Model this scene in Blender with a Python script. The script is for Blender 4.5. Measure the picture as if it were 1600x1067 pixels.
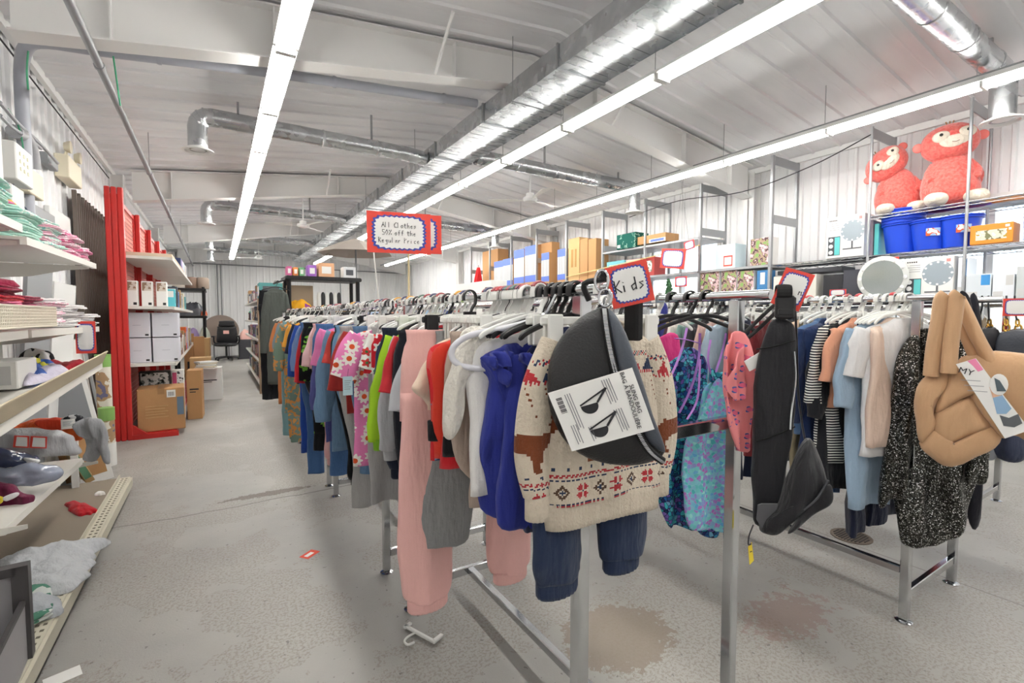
import bpy, bmesh, math, random, re
from mathutils import Vector, Matrix, noise
for o in list(bpy.data.objects): bpy.data.objects.remove(o)
SC = bpy.context.scene; COL = SC.collection
sin, cos, pi, R = math.sin, math.cos, math.pi, math.radians
# ---------------------------------------------------------------- camera, world, exposure
CZ, YAW, PITCH, F = 1.30, R(31.8), R(3.0), 743.0
cd = bpy.data.cameras.new('camera'); cam = bpy.data.objects.new('camera', cd); COL.objects.link(cam)
cam.location = (0, 0, CZ); cam.rotation_euler = (pi/2-PITCH, 0, -YAW)
cd.sensor_width = 36; cd.lens = F/1600*36; cd.clip_start = .05
SC.camera = cam
w = bpy.data.worlds.new('world'); SC.world = w; w.use_nodes = True
wn = w.node_tree.nodes; wl = w.node_tree.links
sky = wn.new('ShaderNodeTexSky'); sky.sky_type = 'NISHITA'; sky.sun_disc = False; sky.sun_elevation = R(40); sky.sun_rotation = R(200)
bg = wn['Background']; bg.inputs[1].default_value = 1.0
hz = wn.new('ShaderNodeMix'); hz.data_type = 'RGBA'; hz.inputs[0].default_value = .75; hz.inputs[7].default_value = (1.0, 1.0, 1.0, 1); wl.new(sky.outputs[0], hz.inputs[6]); wl.new(hz.outputs[2], bg.inputs[0])   # bright overcast haze over the sky
vs = SC.view_settings; vs.view_transform = 'Standard'; vs.look = 'None'; vs.gamma = 1; vs.exposure = 0.5; vs.use_curve_mapping = False
TUBE_POWER = 24.0
# ---------------------------------------------------------------- helpers
FV = Vector((sin(YAW)*cos(PITCH), cos(YAW)*cos(PITCH), -sin(PITCH))); RV = Vector((cos(YAW), -sin(YAW), 0)); UV = RV.cross(FV)
def ray(px, py): return FV + RV*((px-800)/F) + UV*((533.5-py)/F)
def atX(px, py, X): d = ray(px, py); return Vector((0, 0, CZ)) + d*(X/d.x)
def atY(px, py, Y): d = ray(px, py); return Vector((0, 0, CZ)) + d*(Y/d.y)
def atZ(px, py, Z): d = ray(px, py); return Vector((0, 0, CZ)) + d*((Z-CZ)/d.z)
def PL(C, yaw):          # pixel -> (u, v) in the upright plane through C turned by yaw
    n = Vector((sin(yaw), -cos(yaw), 0)); t = Vector((cos(yaw), sin(yaw), 0)); C = Vector(C); o = Vector((0, 0, CZ))
    def f(px, py):
        d = ray(px, py); p = o + d*((C-o).dot(n)/d.dot(n)) - C
        return (p.dot(t), p.z)
    return f
class B:
    def __init__(s): s.v = []; s.f = []; s.m = []; s.mi = 0; s.T = Matrix()
    def mat(s, i): s.mi = i; return s
    def add(s, vs, fs):
        n = len(s.v); s.v += [s.T @ Vector(p) for p in vs]; s.f += [tuple(n+i for i in f) for f in fs]; s.m += [s.mi]*len(fs); return s
    def box(s, x0, y0, z0, x1, y1, z1, rot=None):
        c = Vector(((x0+x1)/2, (y0+y1)/2, (z0+z1)/2)); h = Vector((x1-x0, y1-y0, z1-z0))/2
        vs = [Vector((a*h.x, b*h.y, d*h.z)) for a in (-1, 1) for b in (-1, 1) for d in (-1, 1)]
        if rot is not None: vs = [rot @ q for q in vs]
        return s.add([c+q for q in vs], [(0, 1, 3, 2), (4, 6, 7, 5), (0, 4, 5, 1), (2, 3, 7, 6), (0, 2, 6, 4), (1, 5, 7, 3)])
    def bbox(s, x0, y0, z0, x1, y1, z1, r=.01):      # bevelled box
        cx, cy, cz = (x0+x1)/2, (y0+y1)/2, (z0+z1)/2; a, b, d = abs(x1-x0)/2, abs(y1-y0)/2, abs(z1-z0)/2; r = min(r, a, b, d)
        ring = []
        for z, q in ((-d, r), (-d+r, 0), (d-r, 0), (d, r)):
            A, Bq = a-q, b-q
            pts = [(A-r, -Bq), (A, -Bq+r), (A, Bq-r), (A-r, Bq), (-A+r, Bq), (-A, Bq-r), (-A, -Bq+r), (-A+r, -Bq)]
            ring.append([(cx+p[0], cy+p[1], cz+z) for p in pts])
        return s.loft(ring)
    def loft(s, rings, cap=True, closed=True):
        n = len(rings[0]); vs = [p for r in rings for p in r]; fs = []
        for i in range(len(rings)-1):
            for j in range(n if closed else n-1):
                k = (j+1) % n; fs.append((i*n+j, i*n+k, (i+1)*n+k, (i+1)*n+j))
        if cap: fs.append(tuple(range(n-1, -1, -1))); fs.append(tuple((len(rings)-1)*n+i for i in range(n)))
        return s.add(vs, fs)
    def tube(s, pts, r, n=8, closed=False, flat=1.0, up=None):
        pts = [Vector(p) for p in pts]; m = len(pts); rings = []; u = Vector(up) if up else None
        for i, p in enumerate(pts):
            a = pts[(i-1) % m] if (closed or i > 0) else p; c = pts[(i+1) % m] if (closed or i < m-1) else p
            t = (c-a); t = t.normalized() if t.length > 1e-9 else Vector((0, 0, 1))
            if up: n1 = Vector(up) - t*Vector(up).dot(t)
            else:
                if u is None: u = Vector((0, 0, 1)) if abs(t.z) < .9 else Vector((1, 0, 0))
                n1 = u - t*u.dot(t); 
            if n1.length < 1e-6: n1 = Vector((1, 0, 0)) - t*t.x
            n1.normalize(); u = n1 if not up else u; n2 = t.cross(n1)
            rr = r[i] if isinstance(r, (list, tuple)) else r
            rings.append([p + n1*(cos(2*pi*k/n)*rr) + n2*(sin(2*pi*k/n)*rr*flat) for k in range(n)])
        if closed: rings.append(rings[0]); return s.loft(rings, cap=False)
        return s.loft(rings)
    def lathe(s, prof, c=(0, 0, 0), n=24, axis='z'):
        rings = []
        for r, z in prof:
            r = max(r, 1e-4); ring = []
            for k in range(n):
                a = 2*pi*k/n; p = (r*cos(a), r*sin(a), z)
                if axis == 'x': p = (z, r*cos(a), r*sin(a))
                if axis == 'y': p = (r*cos(a), z, r*sin(a))
                ring.append((p[0]+c[0], p[1]+c[1], p[2]+c[2]))
            rings.append(ring)
        return s.loft(rings)
    def prism(s, poly, y0, y1):                       # poly in x,z
        n = len(poly); vs = [(p[0], y0, p[1]) for p in poly]+[(p[0], y1, p[1]) for p in poly]
        fs = [tuple(range(n)), tuple(range(2*n-1, n-1, -1))]+[((i+1) % n, i, n+i, n+(i+1) % n) for i in range(n)]
        return s.add(vs, fs)
    def puff(s, poly, t, c=None, k=6, y=0, back=1.0, pw=1.0, sub=0):       # inflated outline in x,z
        if sub: poly = smooth(poly, sub, True)
        n = len(poly); c = c or (sum(p[0] for p in poly)/n, sum(p[1] for p in poly)/n); rings = []
        for j in range(-k, k+1):
            a = j/k*pi/2*.97; q = cos(a)**pw; h = sin(a)*t*(back if j > 0 else 1)
            rings.append([(c[0]+(p[0]-c[0])*q, y+h, c[1]+(p[1]-c[1])*q) for p in poly])
        return s.loft(rings)
    def drape(s, amp, kx=22, kz=4, seed=0):
        for i, p in enumerate(s.v): s.v[i] = p+Vector((0, 1, 0))*noise.noise(Vector((p.x*kx+seed*3.3, seed*1.9, p.z*kz)))*amp
        return s
    def build(s, name, mats, parent=None, smooth=False, loc=None, rot=None, rotz=None):
        me = bpy.data.meshes.new(name); me.from_pydata([tuple(p) for p in s.v], [], s.f); 
        for m in (mats if isinstance(mats, (list, tuple)) else [mats]): me.materials.append(m)
        if any(s.m): me.polygons.foreach_set('material_index', s.m)
        bm = bmesh.new(); bm.from_mesh(me); bmesh.ops.recalc_face_normals(bm, faces=bm.faces); bm.to_mesh(me); bm.free()
        if smooth:
            me.polygons.foreach_set('use_smooth', [True]*len(me.polygons))
            if smooth != 'all': me.set_sharp_from_angle(angle=R(40))
        me.update()
        o = bpy.data.objects.new(name, me); COL.objects.link(o)
        if parent: o.parent = parent
        if loc is not None: o.location = loc
        if rotz is not None: o.rotation_euler = (0, 0, rotz)
        if rot is not None: o.rotation_euler = rot
        return o
def smooth(pts, k=4, closed=False):                   # Catmull-Rom
    n = len(pts); out = []; D = len(pts[0])
    for i in range(n if closed else n-1):
        P = [pts[(i+d) % n] if closed else pts[min(max(i+d, 0), n-1)] for d in (-1, 0, 1, 2)]
        for j in range(k):
            t = j/k; out.append(tuple(.5*(2*P[1][d]+(P[2][d]-P[0][d])*t+(2*P[0][d]-5*P[1][d]+4*P[2][d]-P[3][d])*t*t+(3*P[1][d]-P[0][d]-3*P[2][d]+P[3][d])*t**3) for d in range(D)))
    if not closed: out.append(tuple(pts[-1]))
    return out
def tag(o, label, cat, group=None, kind=None):
    o['label'] = label; o['category'] = cat
    if group: o['group'] = group
    if kind: o['kind'] = kind
    return o
def thing(name, label, cat, loc=(0, 0, 0), rotz=0, group=None, rot=None):
    o = bpy.data.objects.new(name, None); COL.objects.link(o); o.location = loc; o.rotation_euler = rot or (0, 0, rotz); o.empty_display_size = .05
    return tag(o, label, cat, group)
def struct(o): o['kind'] = 'structure'; return o
def dup(root, loc=None, rotz=None, label=None, group=None):
    r = root.copy(); COL.objects.link(r)
    if loc is not None: r.location = loc
    if rotz is not None: r.rotation_euler = (0, 0, rotz)
    if label: r['label'] = label
    if group: r['group'] = group
    for ch in list(root.children):
        c = ch.copy(); COL.objects.link(c); c.parent = r
        for g in ch.children: d = g.copy(); COL.objects.link(d); d.parent = c
    return r
def text(name, s, size, mat, parent, loc, rot=(pi/2, 0, 0), ext=.0006, align='CENTER'):
    cu = bpy.data.curves.new(name, 'FONT'); cu.body = s; cu.size = size; cu.extrude = ext; cu.align_x = align; cu.align_y = 'CENTER'
    t = bpy.data.objects.new(name, cu); COL.objects.link(t)
    me = bpy.data.meshes.new_from_object(t); bpy.data.objects.remove(t); me.materials.clear(); me.materials.append(mat)
    o = bpy.data.objects.new(name, me); COL.objects.link(o); o.parent = parent; o.location = loc; o.rotation_euler = rot; return o
# ---------------------------------------------------------------- materials
_m = {}
def srgb(h):
    if isinstance(h, str): h = h.lstrip('#'); c = [int(h[i:i+2], 16)/255 for i in (0, 2, 4)]
    else: c = h
    return tuple(x/12.92 if x <= .04045 else ((x+.055)/1.055)**2.4 for x in c)+(1,)
def mat(name, col='#808080', rough=.5, metal=0, bump=0, bscale=60, emit=0, spec=None, alpha=None, trans=0, coat=0, sheen=0):
    if name in _m: return _m[name]
    m = bpy.data.materials.new(name); _m[name] = m; m.use_nodes = True; nt = m.node_tree; p = nt.nodes['Principled BSDF']
    p.inputs['Base Color'].default_value = srgb(col); p.inputs['Roughness'].default_value = rough; p.inputs['Metallic'].default_value = metal
    if emit: p.inputs['Emission Color'].default_value = srgb(col); p.inputs['Emission Strength'].default_value = emit
    if spec is not None: p.inputs['Specular IOR Level'].default_value = spec
    if alpha is not None: p.inputs['Alpha'].default_value = alpha
    if trans: p.inputs['Transmission Weight'].default_value = trans
    if coat: p.inputs['Coat Weight'].default_value = coat
    if sheen: p.inputs['Sheen Weight'].default_value = sheen
    if bump:
        tc = nt.nodes.new('ShaderNodeTexCoord'); n = nt.nodes.new('ShaderNodeTexNoise'); n.inputs['Scale'].default_value = bscale; n.inputs['Detail'].default_value = 4
        b = nt.nodes.new('ShaderNodeBump'); b.inputs['Strength'].default_value = bump; b.inputs['Distance'].default_value = .01
        nt.links.new(tc.outputs['Object'], n.inputs['Vector']); nt.links.new(n.outputs[0], b.inputs['Height']); nt.links.new(b.outputs[0], p.inputs['Normal'])
    return m
class N:                                               # tiny node-graph helper
    def __init__(s, m): s.nt = m.node_tree; s.p = s.nt.nodes['Principled BSDF']
    def new(s, t, **k):
        n = s.nt.nodes.new(t)
        for a, b in k.items(): setattr(n, a, b)
        return n
    def link(s, a, b): s.nt.links.new(a, b)
    def coord(s, out='Object', scale=None):
        tc = s.new('ShaderNodeTexCoord').outputs[out]
        if scale is None: return tc
        mp = s.new('ShaderNodeMapping'); mp.inputs['Scale'].default_value = scale; s.link(tc, mp.inputs[0]); return mp.outputs[0]
    def noise(s, v, sc, det=4, rough=.5): n = s.new('ShaderNodeTexNoise'); n.inputs['Scale'].default_value = sc; n.inputs['Detail'].default_value = det; n.inputs['Roughness'].default_value = rough; s.link(v, n.inputs['Vector']); return n.outputs[0]
    def math(s, op, a, b=None, clamp=False):
        n = s.new('ShaderNodeMath', operation=op, use_clamp=clamp)
        for i, x in enumerate((a, b)):
            if x is None: continue
            if isinstance(x, (int, float)): n.inputs[i].default_value = x
            else: s.link(x, n.inputs[i])
        return n.outputs[0]
    def ramp(s, v, stops, const=False):
        n = s.new('ShaderNodeValToRGB'); r = n.color_ramp
        if const: r.interpolation = 'CONSTANT'
        while len(r.elements) < len(stops): r.elements.new(.5)
        for e, (p, c) in zip(r.elements, stops): e.position = p; e.color = srgb(c)
        s.link(v, n.inputs[0]); return n.outputs[0]
    def mix(s, f, a, b):
        n = s.new('ShaderNodeMix', data_type='RGBA')
        for i, x in ((0, f), (6, a), (7, b)):
            if isinstance(x, (int, float)): n.inputs[i].default_value = x
            elif isinstance(x, (str, tuple)): n.inputs[i].default_value = srgb(x)
            else: s.link(x, n.inputs[i])
        return n.outputs[2]
    def bump(s, h, st, d=.01): b = s.new('ShaderNodeBump'); b.inputs['Strength'].default_value = st; b.inputs['Distance'].default_value = d; s.link(h, b.inputs['Height']); s.link(b.outputs[0], s.p.inputs['Normal'])
def cloth(name, col, rough=.9, bump=.25, bscale=35):
    if name in _m: return _m[name]
    m = mat(name, col, rough, sheen=.15, spec=.2); g = N(m); c = g.coord(); a = g.noise(c, bscale, 5); b2 = g.noise(c, 600, 1)
    g.link(g.mix(g.math('MULTIPLY', b2, .22), col, tuple(x*.7 for x in [int(col.lstrip('#')[i:i+2], 16)/255 for i in (0, 2, 4)])), g.p.inputs['Base Color'])
    fo = g.noise(g.coord(scale=(20, 20, 4.5)), 1.0, 3, .55); g.bump(g.math('ADD', g.math('MULTIPLY', fo, 2.2), g.math('ADD', g.math('MULTIPLY', a, .5), g.math('MULTIPLY', b2, .10))), min(1, bump*2), .016); return m
def blobs(name, stops, scale=9, det=3, const=True, base=None, distort=0):
    m = mat(name, stops[0][1], .85, spec=.2); g = N(m); c = g.coord(); n = g.new('ShaderNodeTexNoise'); n.inputs['Scale'].default_value = scale; n.inputs['Detail'].default_value = det; n.inputs['Distortion'].default_value = distort
    g.link(c, n.inputs[0]); g.link(g.ramp(n.outputs[0], stops, const), g.p.inputs['Base Color']); g.bump(g.noise(c, 30), .2); return m
def stripes(name, a, b, axis=2, per=.02, duty=.5):
    m = mat(name, a, .9, spec=.2); g = N(m); sp = g.new('ShaderNodeSeparateXYZ'); g.link(g.coord(), sp.inputs[0])
    f = g.math('FRACT', g.math('MULTIPLY', sp.outputs[axis], 1/per)); g.link(g.mix(g.math('GREATER_THAN', f, duty), a, b), g.p.inputs['Base Color']); return m
def cells(name, stops, scale=20, edge=None, ew=.06):       # voronoi coloured cells
    m = mat(name, stops[0][1], .75, spec=.3); g = N(m); c = g.coord(); v = g.new('ShaderNodeTexVoronoi'); v.inputs['Scale'].default_value = scale; g.link(c, v.inputs['Vector'])
    sp = g.new('ShaderNodeSeparateColor'); g.link(v.outputs['Color'], sp.inputs[0]); col = g.ramp(sp.outputs[0], stops, False)
    if edge:
        e = g.new('ShaderNodeTexVoronoi', feature='DISTANCE_TO_EDGE'); e.inputs['Scale'].default_value = scale; g.link(c, e.inputs['Vector'])
        col = g.mix(g.math('LESS_THAN', e.outputs['Distance'], ew), col, edge)
    g.link(col, g.p.inputs['Base Color']); g.bump(g.noise(c, 30), .2); return m
def flowers(name, base, petal, core, per=.055, rad=.45, cr=.16, n=9):
    m = mat(name, base, .85, spec=.2); g = N(m); sp = g.new('ShaderNodeSeparateXYZ'); g.link(g.coord(scale=(1/per, 0.0, 1/per)), sp.inputs[0])
    cb = g.new('ShaderNodeCombineXYZ'); g.link(sp.outputs[0], cb.inputs[0]); g.link(sp.outputs[2], cb.inputs[1])
    v = g.new('ShaderNodeTexVoronoi', voronoi_dimensions='2D'); v.inputs['Scale'].default_value = 1; v.inputs['Randomness'].default_value = .55; g.link(cb.outputs[0], v.inputs['Vector'])
    d = g.new('ShaderNodeVectorMath', operation='SUBTRACT'); g.link(cb.outputs[0], d.inputs[0]); g.link(v.outputs['Position'], d.inputs[1])
    s2 = g.new('ShaderNodeSeparateXYZ'); g.link(d.outputs[0], s2.inputs[0]); ang = g.math('ARCTAN2', s2.outputs[1], s2.outputs[0])
    pr = g.math('ADD', rad-.06, g.math('MULTIPLY', g.math('COSINE', g.math('MULTIPLY', ang, n)), .07))
    c1 = g.mix(g.math('LESS_THAN', v.outputs['Distance'], pr), base, petal); c2 = g.mix(g.math('LESS_THAN', v.outputs['Distance'], cr), c1, core)
    g.link(c2, g.p.inputs['Base Color']); g.bump(g.noise(g.coord(), 30), .2); return m
WHITE = mat('white_paint', '#e8e8e6', .45); CHROME = mat('chrome', '#c9cbce', .12, 1); STEEL = mat('brushed_steel', '#a9abad', .35, 1)
BLACKP = mat('black_plastic', '#17171a', .4); WPLAS = mat('white_plastic', '#eeeeea', .35); GREYM = mat('grey_metal', '#8d9092', .5, .3)
INK = mat('ink', '#26262b', .6); REDSIGN = mat('red_card', '#e2483a', .6); BLUEINK = mat('blue_ink', '#3b49a5', .6); PAPER = mat('paper', '#f3f2ef', .7)
CARTON = mat('cardboard', '#b98d5f', .8, bump=.15, bscale=25); CARTON2 = mat('pale_cardboard', '#c9a574', .8, bump=.1, bscale=25)
CLEAR = mat('clear_plastic', '#f4f6f8', .12, trans=.9, spec=.4)
def galv():
    m = mat('galvanised', '#c2c5c8', .22, 1); g = N(m); c = g.coord(); n = g.noise(c, 9, 2)
    g.link(g.ramp(n, [(.3, '#bcbfc2'), (.7, '#cfd2d4')]), g.p.inputs['Base Color'])
    g.link(g.math('ADD', g.math('MULTIPLY', n, .1), .22), g.p.inputs['Roughness']); g.bump(g.noise(c, 3, 2), .10, .03); return m
GALV = galv()
# ================================================================ the room
XL, XR, YN, YF, ZE, XC, ZR = -1.22, 6.37, -2.6, 18.4, 3.32, 2.6, 3.78
wallm = mat('white_wall_steel', '#d9d9d9', .38, spec=.5); g = N(wallm); g.link(g.ramp(g.noise(g.coord(scale=(1, 1, .3)), 2.2, 5), [(.3, '#ebebec'), (.7, '#f6f6f6')]), g.p.inputs['Base Color'])
ceilm = mat('white_roof_steel', '#c9c9cb', .30, spec=.6); g = N(ceilm); g.link(g.ramp(g.noise(g.coord(scale=(.4, 2, 1)), 1.6, 5), [(.3, '#dadadc'), (.7, '#ececed')]), g.p.inputs['Base Color']); g.bump(g.noise(g.coord(scale=(.6, 2, 1)), 2.5, 2), .25, .03)
# floor
flm = mat('painted_concrete', '#a5a4a1', .5); g = N(flm); co = g.coord()
big = g.noise(co, .7, 5, .6); fine = g.noise(co, 85, 5, .7); sp = g.noise(co, 130, 3, .7)
base = g.ramp(big, [(.3, '#918f8d'), (.5, '#a3a19d'), (.72, '#b3b1ab')])
wear = g.math('MULTIPLY', g.math('GREATER_THAN', fine, .52), g.math('GREATER_THAN', g.math('ADD', g.noise(co, 1.3, 3), g.math('MULTIPLY', g.noise(co, 9, 3), .25)), .60))
c1 = g.mix(g.math('MULTIPLY', wear, .55), base, '#887e73')
c1 = g.mix(g.math('MULTIPLY', g.math('GREATER_THAN', g.noise(co, 42, 2, .5), .70), .7), c1, '#6a6763')
sxyz = g.new('ShaderNodeSeparateXYZ'); g.link(co, sxyz.inputs[0])
def spot(px, py, rx, ry, th):
    c = atZ(px, py, 0); dx = g.math('MULTIPLY', g.math('SUBTRACT', sxyz.outputs[0], c.x), 1/rx); dy = g.math('MULTIPLY', g.math('SUBTRACT', sxyz.outputs[1], c.y), 1/ry)
    d = g.math('SQRT', g.math('ADD', g.math('MULTIPLY', dx, dx), g.math('MULTIPLY', dy, dy)))
    return g.math('GREATER_THAN', g.math('ADD', g.math('SUBTRACT', 1, d), g.math('MULTIPLY', g.math('SUBTRACT', g.noise(co, 22, 6, .7), .5), 1.5)), th)
c1 = g.mix(g.math('MULTIPLY', spot(965, 992, .27, .21, .12), .9), c1, '#8d8175')
c1 = g.mix(g.math('MULTIPLY', spot(420, 771, .42, .07, .3), .8), c1, '#655c52')
c1 = g.mix(g.math('MULTIPLY', spot(1230, 960, .6, .3, .62), .5), c1, '#8d6f66')
# slab joints and hairline crack
wob = g.math('MULTIPLY', g.math('SUBTRACT', g.noise(co, 2.5, 5), .5), .12)
jy = g.math('ABSOLUTE', g.math('SUBTRACT', g.math('ADD', sxyz.outputs[1], wob), 3.72)); jx = g.math('ABSOLUTE', g.math('SUBTRACT', sxyz.outputs[0], 3.05))
c1 = g.mix(g.math('MULTIPLY', g.math('LESS_THAN', jy, .008), .6), c1, '#55504b'); c1 = g.mix(g.math('MULTIPLY', g.math('LESS_THAN', jx, .006), .7), c1, '#77736e')
g.link(c1, g.p.inputs['Base Color']); g.link(g.math('ADD', .28, g.math('MULTIPLY', fine, .4)), g.p.inputs['Roughness']); g.bump(g.math('ADD', fine, sp), .25, .004)
struct(B().box(XL-.1, YN-.1, -.1, XR+.1, YF+.1, 0).build('floor', flm))
def ribs(a0, a1, step=.2, h=.022, mi=.006):
    out = []; a = a0
    while a < a1-1e-6:
        for d, q in ((0, 0), (.012, h), (.038, h), (.05, 0), (.105, 0), (.11, mi), (.12, mi), (.125, 0)):
            if a+d < a1: out.append((a+d, q))
        a += step
    out.append((a1, 0)); return out
def panel(b, a0, a1, z0, z1, f):         # ribbed sheet, f(a, q, z) -> point
    pr = ribs(a0, a1); vs = [f(a, q, z) for a, q in pr for z in (z0, z1)]; n = len(pr)
    b.add(vs, [(2*i, 2*i+1, 2*i+3, 2*i+2) for i in range(n-1)])
b = B(); panel(b, YN, YF, 0, ZE+.02, lambda a, q, z: (XL+q, a, z)); b.box(XL-.1, YN, 0, XL-.03, YF, ZE+.05); struct(b.build('wall_left', wallm))
b = B(); panel(b, XL, XR, 0, ZR+.1, lambda a, q, z: (a, YF-q, z)); b.box(XL, YF+.03, 0, XR, YF+.1, ZR+.1); struct(b.build('wall_far', wallm))
b = B(); panel(b, XL, XR, 0, ZR+.1, lambda a, q, z: (a, YN+q, z)); b.box(XL, YN-.1, 0, XR, YN-.03, ZR+.1); struct(b.build('wall_near', wallm))
WIN = [(.75, 2.25), (4.45, 5.75)]; WZ0, WZ1 = 1.15, 2.42
b = B(); fR = lambda a, q, z: (XR-q, a, z); prev = YN
for y0, y1 in WIN+[(YF, YF)]:
    panel(b, prev, y0, 0, ZE+.02, fR); b.box(XR+.03, prev, 0, XR+.12, y0, ZE+.05)
    if y1 > y0:
        panel(b, y0, y1, 0, WZ0, fR); panel(b, y0, y1, WZ1, ZE+.02, fR); b.box(XR+.03, y0, 0, XR+.12, y1, WZ0); b.box(XR+.03, y0, WZ1, XR+.12, y1, ZE+.05)
    prev = y1
struct(b.build('wall_right', wallm))
glass = mat('window_glass', '#ffffff', .02, alpha=.08)
for i, (y0, y1) in enumerate(WIN):
    b = B(); X = XR+.02; t = .05
    for q in ((y0-t, WZ0-t, y1+t, WZ0), (y0-t, WZ1, y1+t, WZ1+t), (y0-t, WZ0, y0, WZ1), (y1, WZ0, y1+t, WZ1), ((y0+y1)/2-.025, WZ0, (y0+y1)/2+.025, WZ1)): b.box(X-.05, q[0], q[1], X+.05, q[2], q[3])
    o = struct(b.build(f'window_{i+1}', WPLAS)); B().box(X+.03, y0, WZ0, X+.036, y1, WZ1).build('pane', glass, o)
# roof: two slopes, ribs across
def ceil_z(x): return ZE+(ZR-ZE)*(1-abs(x-XC)/(XR-XC))
b = B(); pr = ribs(YN, YF, .30, .02, .002); n = len(pr)
for x0, x1 in ((XL-.02, XC), (XC, XR+.02)):
    b.add([(x, a, ceil_z(x)-q) for a, q in pr for x in (x0, x1)], [(2*i, 2*i+1, 2*i+3, 2*i+2) for i in range(n-1)])
    b.add([(x0, YN, ceil_z(x0)+.03), (x1, YN, ceil_z(x1)+.03), (x1, YF, ceil_z(x1)+.03), (x0, YF, ceil_z(x0)+.03), (x0, YN, ceil_z(x0)+.1), (x1, YN, ceil_z(x1)+.1), (x1, YF, ceil_z(x1)+.1), (x0, YF, ceil_z(x0)+.1)], [(0, 1, 2, 3), (4, 5, 6, 7), (0, 1, 5, 4), (2, 3, 7, 6), (1, 2, 6, 5), (0, 3, 7, 4)])
struct(b.build('ceiling', ceilm))
# eave trims
for i, (x0, x1) in enumerate(((XL+.02, XL+.06), (XR-.06, XR-.02))): struct(B().box(x0, YN, ZE-.07, x1, YF, ZE-.0).build(f'trim_{i+1}', WHITE))
# rigid frames
beamm = mat('beam_paint', '#e6e5e3', .4)
for i, yb in enumerate((-.7, 3.88, 8.5, 13.1, 17.6)):
    def bot(x): d = abs(x-XC)/3.6; return ceil_z(x)-.3-.14*max(0, d)
    b = B()
    for s in (-1, 1):
        xs = [XC+s*q*.1*3.55 for q in range(11)]
        b.prism([(x, ceil_z(x)-.022) for x in xs]+[(x, bot(x)) for x in reversed(xs)], yb-.006, yb+.006)
        for z0 in (0, 1):
            f = (lambda x: bot(x)) if z0 == 0 else (lambda x: ceil_z(x)-.028)
            b.prism([(x, f(x)) for x in xs]+[(x, f(x)-.012) for x in reversed(xs)], yb-.08, yb+.08)
        for q in (.8, 2.2, 3.1): x = XC+s*q; b.box(x-.005, yb-.07, bot(x), x+.005, yb-.006, ceil_z(x)-.04)
        cw = .155; xe = XL+.03 if s < 0 else XR-.03-cw                      # column
        b.box(xe, yb-.08, 0, xe+.012, yb+.08, ZE-.08); b.box(xe+cw-.012, yb-.08, 0, xe+cw, yb+.08, ZE-.08); b.box(xe, yb-.006, 0, xe+cw, yb+.006, ZE-.08)
        # flange brace down to the side
        x = XC+s*1.0; b.tube([(x, yb-.08, bot(x)+.0), (x, yb-.45, ceil_z(x)-.03)], .014, 6)
    struct(b.build(f'trim_{i+3}', beamm))
# ---------------------------------------------------------------- fluorescent rows
tubem = mat('lit_tube', '#fffdf8', .3, emit=TUBE_POWER)
def strip_light(loc, label, group):
    t = thing('strip_light', label, 'light', loc, 0, group); L = 1.08
    b = B(); b.add([(-.03, 0, .05), (.03, 0, .05), (.075, 0, .0), (-.075, 0, .0), (-.03, L, .05), (.03, L, .05), (.075, L, .0), (-.075, L, .0)], [(0, 1, 2, 3), (4, 5, 6, 7), (0, 1, 5, 4), (1, 2, 6, 5), (2, 3, 7, 6), (3, 0, 4, 7)]); b.build('housing', WHITE, t)
    for s in (-1, 1): B().tube([(s*.036, .02, -.022), (s*.036, L-.02, -.022)], .016, 8).build('tube', tubem, t, True)
    [B().box(-.06, y0, -.045, .06, y0+.016, 0).build('lamp_holder', WPLAS, t) for y0 in (0, L-.016)]
    b = B(); b.tube([(0, .05, .05), (0, .05, ceil_z(loc[0])-loc[2]-.02)], .003, 5); b.build('hanging_rod', GREYM, t)
    return t
ZL = 3.05
ORD = ['first', 'second', 'third', 'fourth', 'fifth', 'sixth', 'seventh', 'eighth', 'ninth', 'tenth', 'eleventh', 'twelfth', 'thirteenth', 'fourteenth', 'fifteenth', 'sixteenth', 'seventeenth']
for X, y0, lab in ((.43, 3.5-5*1.095, 'left'), (2.8, 2.46-4*1.1, 'middle'), (4.94, 2.3-4*1.06, 'right')):
    st = {'left': 1.095, 'middle': 1.1, 'right': 1.06}[lab]; p = None; vis = {'left': 1.2, 'middle': .2, 'right': .1}[lab]; c = 0
    for k in range(17):
        y = y0+k*st
        if y < YN+.1 or y > 17.2: continue
        if y > vis: lb = f'lit twin tube strip light, {ORD[c]} from the camera in the {lab} ceiling row'; c += 1
        else: lb = f'lit twin tube strip light of the {lab} ceiling row, outside the view'
        if p is None: p = strip_light((X, y, ZL), lb, f'strip lights of the {lab} row')
        else: dup(p, (X, y, ZL), label=lb)
# mounting rails above the middle and right rows
for X, lab in ((2.88, 'middle'), (5.02, 'right')):
    b = B(); b.box(X-.012, -1.5, 3.11, X+.012, 17, 3.15); tag(b.build('mounting_rail', GREYM), f'long grey steel rail above the {lab} row of strip lights', 'rail')
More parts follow.
